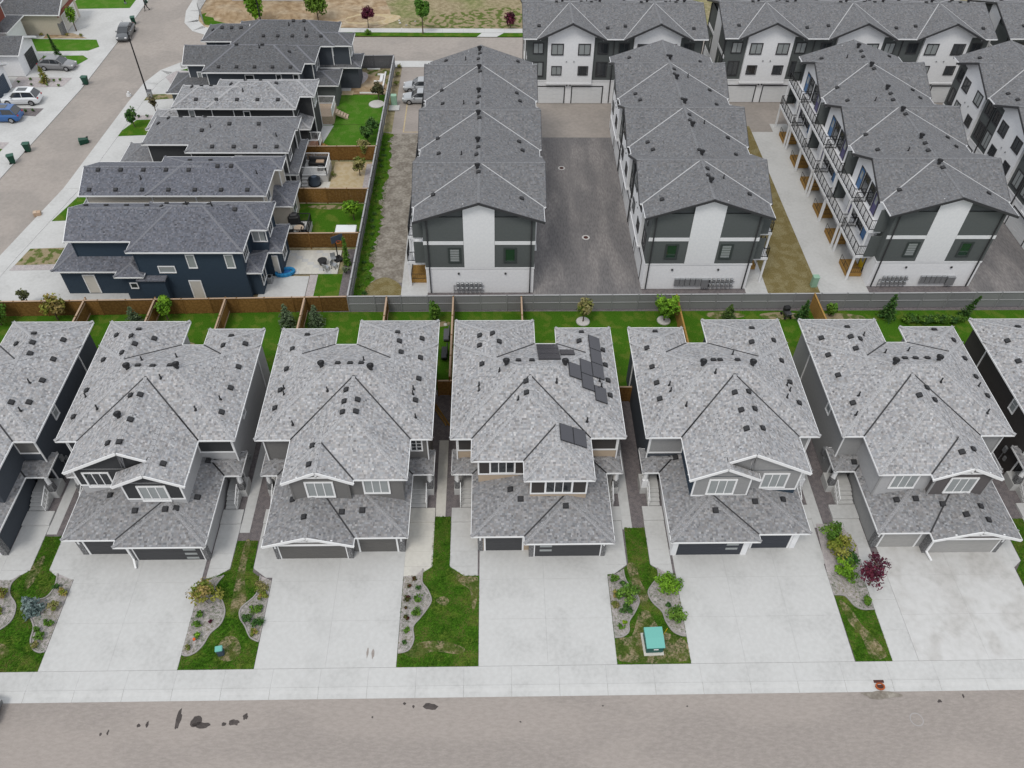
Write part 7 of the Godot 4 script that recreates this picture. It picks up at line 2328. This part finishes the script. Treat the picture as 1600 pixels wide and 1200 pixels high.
func build_person():
	var o := thing("person", "person in dark clothes with a backpack walking on the side street", "person", Vector3(-50.5, 0.0, -122.3), -0.6)
	var J := Color(0.03, 0.045, 0.04)
	var T := Color(0.02, 0.022, 0.025)
	var S := Color(0.42, 0.26, 0.19)
	var K := Color(0.02, 0.02, 0.02)
	var H := Color(0.03, 0.02, 0.015)
	var bones := [
		[Vector3(0, 0.98, 0), Vector3(0, 1.36, 0.03), 0.14, 0.16, J], [Vector3(-0.13, 1.4, 0.03), Vector3(0.13, 1.4, 0.03), 0.085, 0.085, J], [Vector3(0, 1.42, 0.03), Vector3(0, 1.55, 0.05), 0.055, 0.05, S],
		[Vector3(0, 1.6, 0.06), Vector3(0, 1.66, 0.06), 0.085, 0.095, S], [Vector3(0, 1.58, 0.15), Vector3(0, 1.6, 0.16), 0.018, 0.014, S], [Vector3(0, 1.68, 0.04), Vector3(0, 1.7, 0.02), 0.1, 0.095, H],
		[Vector3(-0.1, 0.93, 0), Vector3(-0.1, 0.5, 0.24), 0.095, 0.07, T], [Vector3(-0.1, 0.5, 0.24), Vector3(-0.1, 0.1, 0.3), 0.065, 0.045, T], [Vector3(-0.1, 0.05, 0.28), Vector3(-0.1, 0.05, 0.48), 0.045, 0.04, K],
		[Vector3(0.1, 0.93, 0), Vector3(0.1, 0.5, -0.06), 0.095, 0.07, T], [Vector3(0.1, 0.5, -0.06), Vector3(0.1, 0.12, -0.34), 0.065, 0.045, T], [Vector3(0.1, 0.09, -0.36), Vector3(0.1, 0.05, -0.18), 0.045, 0.04, K],
		[Vector3(-0.19, 1.38, 0.02), Vector3(-0.25, 1.1, -0.1), 0.06, 0.05, J], [Vector3(-0.25, 1.1, -0.1), Vector3(-0.24, 0.86, 0.02), 0.045, 0.035, J], [Vector3(-0.24, 0.84, 0.02), Vector3(-0.24, 0.76, 0.05), 0.036, 0.028, S],
		[Vector3(0.19, 1.38, 0.02), Vector3(0.25, 1.1, 0.1), 0.06, 0.05, J], [Vector3(0.25, 1.1, 0.1), Vector3(0.24, 0.92, 0.3), 0.045, 0.035, J], [Vector3(0.24, 0.91, 0.32), Vector3(0.24, 0.9, 0.4), 0.036, 0.028, S]]
	part("body", field_surface(bones, 0.03), M.painted, o)
	var b := thing("backpack", "dark green backpack on the walking person's back", "backpack", Vector3(-50.5, 0.0, -122.3), -0.6)
	box_part("bag", Vector3(-0.17, 1.0, -0.36), Vector3(0.17, 1.46, -0.12), "bin_green", b, 0.06)
	box_part("pocket", Vector3(-0.13, 1.02, -0.42), Vector3(0.13, 1.22, -0.36), "bin_lid", b, 0.03)

func build_street_things():
	car("white sport utility car with sunroof on a driveway across the side street", -57.7, -94.8, PI + 0.02, "paint_white", true)
	car("blue hatchback car cut off by the left edge", -58.4, -90.6, PI, "paint_blue", true)
	car("grey sedan parked on the driveway by the grey garage door", -56.7, -103.9, -0.05, "paint_grey", false)
	car("dark sedan parked at the kerb beside the lamp top", -50.9, -113.8, -PI / 2 + 0.06, "paint_dark", false, 0.02)
	car("silver car parked nearer the camera beside the left townhouse row", -8.9, -95.4, PI, "paint_silver", false, 0.03)
	car("silver car parked farther back beside the left townhouse row", -9.0, -98.4, PI, "paint_silver", false, 0.03)
	car("dark car at the kerb, cut off by the lower left edge", -32.2, -19.6, 0.0, "paint_dark", true, 0.02)
	bin("green wheelie bin nearest the left edge on the side street", -53.55, -81.1, 2.0)
	bin("second green wheelie bin on the left kerb of the side street", -52.8, -83.6, 1.7)
	bin("green wheelie bin at the kerb beyond the white car", -51.7, -99.6, 1.5)
	bin("green wheelie bin lying on its side at the right kerb", -46.6, -85.6, 0.4, 0.0, true)
	bin("green wheelie bin standing by the dark sedan", -51.0, -117.6, 0.3)
	street_lamp("tall black street lamp between the side street and the fifth house", -42.9, -96.3, 8.0, PI / 2)
	street_lamp("thin black lamp post beside the green tree on the cross street", -32.6, -116.2, 7.5, -PI / 2)
	street_lamp("black lamp post at the top edge in the far left lawn", -54.3, -124.5, 8.0, 0.0)
	var o := thing("utility_cabinet", "grey utility cabinet at the foot of the tall street lamp", "cabinet", Vector3(-42.5, 0.08, -96.0))
	box_part("case", Vector3(-0.25, 0, -0.2), Vector3(0.25, 0.95, 0.2), "metal", o, 0.03)
	box_part("lid", Vector3(-0.28, 0.95, -0.23), Vector3(0.28, 1.02, 0.23), "fence_dark", o, 0.02)
	build_person()
	for q in [[-65.4, -63.6, -115.3, -114.8, "taller cream block wall by the tan-garage house side walk"], [-63.5, -61.4, -114.6, -114.1, "lower cream block wall at the end of the mulch bed"]]:
		o = thing("retaining_wall", q[4], "wall", Vector3(q[0], 0.05, q[2]), 0.0, "cream retaining walls")
		box_part("blocks", Vector3(0, 0, 0), Vector3(q[1] - q[0], 0.75, q[3] - q[2]), "concrete_cream", o, 0.02)
		box_part("coping", Vector3(-0.04, 0.75, -0.04), Vector3(q[1] - q[0] + 0.04, 0.83, q[3] - q[2] + 0.04), "door_tan", o, 0.02)
	# transformer box
	o = thing("transformer_box", "teal green transformer box on the lawn between the driveways", "transformer", Vector3(10.2, 0.09, -23.6), 0.03)
	box_part("plinth", Vector3(-0.68, 0, -0.78), Vector3(0.6, 0.12, 0.78), "concrete_cream", o, 0.02)
	box_part("case", Vector3(-0.55, 0.12, -0.68), Vector3(0.55, 0.86, 0.62), "teal_dark", o, 0.03)
	var b := MB.new()
	b.quad(Vector3(-0.59, 0.86, 0.66), Vector3(0.59, 0.86, 0.66), Vector3(0.59, 0.98, 0.0), Vector3(-0.59, 0.98, 0.0))
	b.quad(Vector3(-0.59, 0.98, 0.0), Vector3(0.59, 0.98, 0.0), Vector3(0.59, 1.0, -0.72), Vector3(-0.59, 1.0, -0.72))
	b.quad(Vector3(-0.59, 0.8, 0.66), Vector3(0.59, 0.8, 0.66), Vector3(0.59, 0.86, 0.66), Vector3(-0.59, 0.86, 0.66))
	b.quad(Vector3(0.59, 0.8, 0.66), Vector3(0.59, 0.8, -0.72), Vector3(0.59, 1.0, -0.72), Vector3(0.59, 0.86, 0.66))
	b.quad(Vector3(-0.59, 0.8, -0.72), Vector3(-0.59, 0.8, 0.66), Vector3(-0.59, 0.86, 0.66), Vector3(-0.59, 1.0, -0.72))
	part("lid", b, M.teal, o)
	box_part("label_plate", Vector3(-0.1, 0.5, 0.62), Vector3(0.2, 0.62, 0.635), "trim", o, 0.004)
	o = thing("marker_post", "thin yellow marker rod beside the transformer box", "marker", Vector3(10.95, 0.09, -24.2))
	b = MB.new()
	b.cyl(Vector3.ZERO, Vector3(0.15, 1.0, 0), 0.03, 0.02, 6)
	part("rod", b, M.yellow, o)
	b = MB.new()
	b.cyl(Vector3.ZERO, Vector3(0, 0.06, 0), 0.08, 0.05, 8)
	part("foot", b, M.trim, o)
	o = thing("service_pedestal", "small dark blue service pedestal with pale blue lid on the lawn", "pedestal", Vector3(-17.5, 0.09, -23.3), 0.2)
	box_part("case", Vector3(-0.2, 0, -0.16), Vector3(0.2, 0.72, 0.16), "bluegrey", o, 0.04)
	box_part("lid", Vector3(-0.23, 0.72, -0.19), Vector3(0.23, 0.84, 0.19), "teal", o, 0.04)
	o = thing("flag_marker", "orange and white marker in the gravel bed by the blue pedestal", "marker", Vector3(-19.35, 0.12, -24.15), 0.4)
	box_part("stake", Vector3(-0.03, 0, -0.03), Vector3(0.03, 0.3, 0.03), "trim", o, 0.005)
	box_part("cap", Vector3(-0.08, 0.28, -0.08), Vector3(0.08, 0.42, 0.08), "orange", o, 0.03)
	o = thing("catch_basin", "rusty orange storm drain inlet at the kerb, lower right", "drain", Vector3(24.15, 0.02, -20.75))
	box_part("frame", Vector3(-0.32, 0, -0.3), Vector3(0.32, 0.1, -0.12), "rust_dark", o, 0.01)
	b = MB.new()
	for i in 14:
		var a0 := TAU * i / 14
		var a1 := TAU * (i + 1) / 14
		b.bar(Vector3(cos(a0) * 0.26, 0.06, 0.1 + sin(a0) * 0.2), Vector3(cos(a1) * 0.26, 0.06, 0.1 + sin(a1) * 0.2), 0.09, 0.07)
	part("ring", b, M.rust, o)
	b = MB.new()
	b.cyl(Vector3(0, 0.0, 0.1), Vector3(0, 0.04, 0.1), 0.2, 0.2, 12)
	part("grate", b, M.rust_dark, o)
	o = thing("manhole_cover", "oval worn manhole cover on the front road, lower right", "manhole cover", Vector3(25.75, 0.004, -18.6))
	b = MB.new()
	b.cyl(Vector3(0, -0.03, 0), Vector3(0, 0.008, 0), 0.42, 0.42, 20)
	part("ring", b, M.rock, o)
	b = MB.new()
	b.cyl(Vector3(0, -0.03, 0), Vector3(0, 0.016, 0), 0.35, 0.35, 20)
	part("lid", b, M.rust_dark, o)
	(o.get_child(1) as MeshInstance3D).material_override = M.asphalt
	for q in [[10.6, -67.3, "nearest"], [8.9, -80.2, "farther"]]:
		o = thing("lane_drain", "%s small pale drain cover on the dark asphalt lane" % q[2], "drain", Vector3(q[0] - 1.2, 0.026, q[1]), 0.0, "drain covers on the asphalt lane")
		b = MB.new()
		b.cyl(Vector3(0, -0.02, 0), Vector3(0, 0.008, 0), 0.4, 0.4, 14)
		part("ring", b, M.rock_pale, o)
		b = MB.new()
		b.cyl(Vector3(0, -0.02, 0), Vector3(0, 0.014, 0), 0.24, 0.24, 12)
		part("lid", b, M.rust_dark, o)
	o = thing("green_pedestal", "pale green utility pedestal on the straw lawn by the grey fence", "pedestal", Vector3(30.6, 0.04, -59.6))
	box_part("case", Vector3(-0.28, 0, -0.25), Vector3(0.28, 1.1, 0.25), "mint", o, 0.04)
	box_part("lid", Vector3(-0.31, 1.1, -0.28), Vector3(0.31, 1.2, 0.28), "mint", o, 0.04)
	o = thing("green_pedestal", "pale utility pedestal on a pad at the top of the dirt lane", "pedestal", Vector3(-12.2, 0.05, -94.5))
	box_part("case", Vector3(-0.35, 0, -0.3), Vector3(0.35, 1.3, 0.3), "mint", o, 0.04)
	box_part("pad", Vector3(-0.6, 0, 0.3), Vector3(0.7, 0.1, 1.5), "concrete", o, 0.02)
	o = thing("mail_crate", "tan cardboard box at the right kerb of the side street", "box", Vector3(-47.1, 0.02, -71.2), 0.3)
	box_part("case", Vector3(-0.35, 0, -0.25), Vector3(0.35, 0.42, 0.25), "cap_wood", o, 0.02)
	box_part("flap", Vector3(-0.35, 0.42, -0.25), Vector3(0.0, 0.45, 0.25), "wood_pale", o, 0.005)
	o = thing("litter_bag", "white rubbish bag at the right kerb near the lamp", "bag", Vector3(-45.4, 0.02, -96.6))
	b = MB.new()
	b.cyl(Vector3(0, 0, 0), Vector3(0, 0.3, 0), 0.32, 0.26, 9)
	b.cyl(Vector3(0, 0.3, 0), Vector3(0.03, 0.5, 0), 0.26, 0.06, 9)
	part("sack", b, M.trim, o)
	b = MB.new()
	b.cyl(Vector3(0.03, 0.48, 0), Vector3(0.04, 0.56, 0), 0.05, 0.1, 7)
	part("knot", b, M.trim, o)
	# side street planting
	tree("street_tree", "dark young tree on the lawn right of the side street", -42.4, -88.9, 2.6, 0.7, DARK, "young street trees", 0.07, 0.2, 800)
	tree("street_tree", "bare brownish sapling on the driveway edge right of the side street", -40.7, -92.0, 2.6, 0.5, [Color(0.12, 0.1, 0.06), Color(0.09, 0.08, 0.04)], "young street trees", 0.07, 0.3, 160)
	tree("street_tree", "sapling at the corner of the navy house driveway by the brown fence", -42.4, -56.9, 2.4, 0.6, [Color(0.1, 0.11, 0.05), Color(0.08, 0.09, 0.04)], "young street trees", 0.07, 0.3, 220)
	conifer("narrow dark cypress on the lawn behind the grey sedan", -57.5, -106.6, 3.4, 0.5, DARK, "", 0.12, "cypress_tree")
	conifer("yellowish spruce in the gravel strip across the side street", -57.0, -100.0, 2.2, 0.75, OLIVE, "", 0.0)
	tree("street_tree", "thin bright green tree by the tan garage door", -58.3, -115.2, 4.0, 0.7, BRIGHT, "young street trees", 0.07, 0.3, 600)
	var wi := -1
	for q in [[-60.2, -99.8], [-59.0, -100.5], [-58.3, -99.1], [-56.3, -99.0], [-55.9, -100.2], [-55.2, -100.4], [-54.9, -98.9]]:
		wi += 1
		shrub("%s tiny shrub from the left in the gravel strips beyond the white car" % ORD[wi], q[0], q[1], 0.22, 0.35, DARK if rng.randf() < 0.5 else GREEN, "small shrubs by the white car", 0.08, "shrub", 130)
	for q in [[-57.3, -92.6], [-56.5, -92.4], [-55.6, -92.5]]:
		shrub("small shrub in the dark gravel strip behind the blue car", q[0], q[1], 0.2, 0.45, DARK, "small shrubs behind the blue car", 0.08, "shrub", 130)
	for q in [[-56.9, -84.7], [-57.9, -84.9]]:
		shrub("small shrub in the gravel strip above the lawn at the left edge", q[0], q[1], 0.26, 0.4, GREEN, "small shrubs at the left edge", 0.08, "shrub", 150)
	for q in [[-42.6, -91.2], [-41.6, -91.3], [-40.6, -91.4]]:
		shrub("small dark shrub in the gravel bed right of the side street", q[0], q[1], 0.22, 0.35, DARK, "small shrubs right of the side street", 0.08, "shrub", 130)
	for q in [[-62.5, -113.5], [-59.0, -113.5], [-57.0, -113.4]]:
		shrub("brownish low plant in the mulch bed by the tan garage", q[0], q[1], 0.35, 0.45, OLIVE, "mulch bed plants by the tan garage", 0.08, "shrub", 160)
	for q in [[-12.4, -102.2], [-12.3, -99.8], [-12.35, -104.6]]:
		shrub("yellow-green weed clump beside the alley at the top of the dirt lane", q[0], q[1], 0.45, 0.5, STRAW, "weeds beside the alley", 0.02, "weed_clump", 260)
	for i in 26:
		var zz := -57.5 - i * 1.15
		shrub("%s weed clump from the back fence along the grey lane fence" % ORD[i], -12.55 + rng.randf_range(-0.3, 0.5), zz, rng.randf_range(0.25, 0.45), rng.randf_range(0.15, 0.3), DARK if rng.randf() < 0.4 else GREEN, "weeds along the lane fence", 0.0, "weed_clump", 130)

func build_far_field():
	area("bare_earth", smooth_poly([-43, -119, -38, -116.6, -24, -117.0, -15, -118, -17, -130, -22, -150, -44, -150]), -0.03, "earth")
	area("bare_earth", smooth_poly([-21, -118.5, -15.5, -118.0, -13.5, -121, -20, -121.5]), -0.02, "sandy")
	area("field_patch", smooth_poly([-9, -117.2, 3.6, -117.0, 3.8, -124, -6, -122, -12, -119]), -0.02, "grass_dry")
	area("grass_verge", poly([-42.6, -121, -41.0, -117.6, -37.0, -116.2, -37.0, -117.4, -40, -119, -41.2, -122]), 0.0, "grass")
	# mounds of earth
	for q in [[-38.5, -121.5, 2.6, 0.8], [-34.0, -122.5, 3.2, 0.9], [-29.5, -120.8, 2.2, 0.5], [-23.5, -122.0, 3.0, 0.7], [-19.5, -119.6, 1.4, 0.4], [-17.0, -119.9, 1.2, 0.4]]:
		var b := MB.new()
		var pts := []
		for r in 6:
			var row := []
			for k in 16:
				var a := TAU * k / 16
				var rr: float = q[2] * (1.0 - r / 5.0) * (0.85 + 0.3 * sin(a * 3 + q[0]) * 0.5 + rng.randf_range(-0.06, 0.06))
				row.append(Vector3(q[0] + cos(a) * rr * 1.4, q[3] * pow(r / 5.0, 0.7) - 0.05, q[1] + sin(a) * rr))
			pts.append(row)
		for r in 5:
			for k in 16: b.quad(pts[r][(k + 1) % 16], pts[r][k], pts[r + 1][k], pts[r + 1][(k + 1) % 16])
		var m := struct("earth_mound", b, M.earth)
		tag(m, "", "", "")
	tree("street_tree", "tall bright green tree on the cross street, left of the lamp post", -33.6, -117.6, 6.0, 1.5, BRIGHT, "trees along the cross street", 0.0, 0.1, 2200, "tree", 0.26)
	tree("street_tree", "wide light green tree behind the corner house", -25.0, -118.6, 5.5, 1.7, [Color(0.12, 0.2, 0.03), Color(0.1, 0.17, 0.025)], "trees along the cross street", 0.0, 0.1, 2200, "tree", 0.26)
	tree("street_tree", "round green tree on a thin trunk beside the cross street", -9.8, -114.8, 5.0, 1.2, [Color(0.06, 0.14, 0.02), Color(0.08, 0.17, 0.025)], "trees along the cross street", 0.05, 0.42, 1900, "tree", 0.24)
	tree("street_tree", "small dark red tree beside the cross street", -17.7, -116.9, 3.0, 1.0, PURPLE, "trees along the cross street", 0.0, 0.25, 700, "tree", 0.2)
	tree("street_tree", "dark red bush tree at the corner of the two-gable back row", 2.6, -117.2, 2.6, 0.9, PURPLE, "trees along the cross street", 0.0, 0.1, 500, "tree", 0.2)
	shrub("green shrub on the grass verge of the cross street", -17.5, -114.5, 0.6, 0.7, GREEN, "", 0.07)
	rocks("grey rock in the field beside the cross street", -12.0, -118.0, 5, 1.6, "rocks in the field", 0.0)
	# chain-link fence at the corner
	var o := thing("wire_fence", "wire site fence curving round the corner of the bare lot", "fence", Vector3(-42.0, 0.0, -122))
	var line := [Vector3(-1.4, 0, -12), Vector3(-1.2, 0, -4), Vector3(-0.4, 0, 1.5), Vector3(0.8, 0, 4.2)]
	for i in 4:
		var p := MB.new()
		p.cyl(line[i], line[i] + Vector3(0, 1.8, 0), 0.04, 0.04, 6)
		part("post", p, M.metal, o)
		if i < 3:
			var w := MB.new()
			for k in 9: w.bar(line[i] + Vector3(0, 0.1 + k * 0.21, 0), line[i + 1] + Vector3(0, 0.1 + k * 0.21, 0), 0.012, 0.012)
			var d: Vector3 = line[i + 1] - line[i]
			for k in int(d.length() / 0.25): w.bar(line[i] + d * k * 0.25 / d.length(), line[i] + d * k * 0.25 / d.length() + Vector3(0, 1.8, 0), 0.012, 0.012)
			part("mesh_panel", w, M.metal, o)
	# house under construction at the top edge
	o = thing("unfinished_house", "white unfinished house wall at the top edge behind the bare earth", "house", Vector3(-33, -0.02, -126))
	var b := MB.new()
	walls(b, -6, 5, -8, 0, 0.6, 6)
	part("wall", b, M.lap_townwhite, o)
	b = MB.new()
	walls(b, -6, 5, -7.99, -0.05, 0, 0.6)
	part("foundation", b, M.concrete, o)
	for x in [-2.2, 0.6, 2.0, 2.9]: window(o, at(x, 0.95, 0.0), 0.7, 0.5, 1, "trim_dark", "glass", 0.06)
	make_roof(o, [sec(-6.5, 5.5, -8.5, 0.5, "x", 6.0, 0.5, "hh")], "roof_charcoal", "", "", "trim", "lap_townwhite")
	area("lawn", rect(56, -140, 74, -128.5), 0.0, "grass_bright")
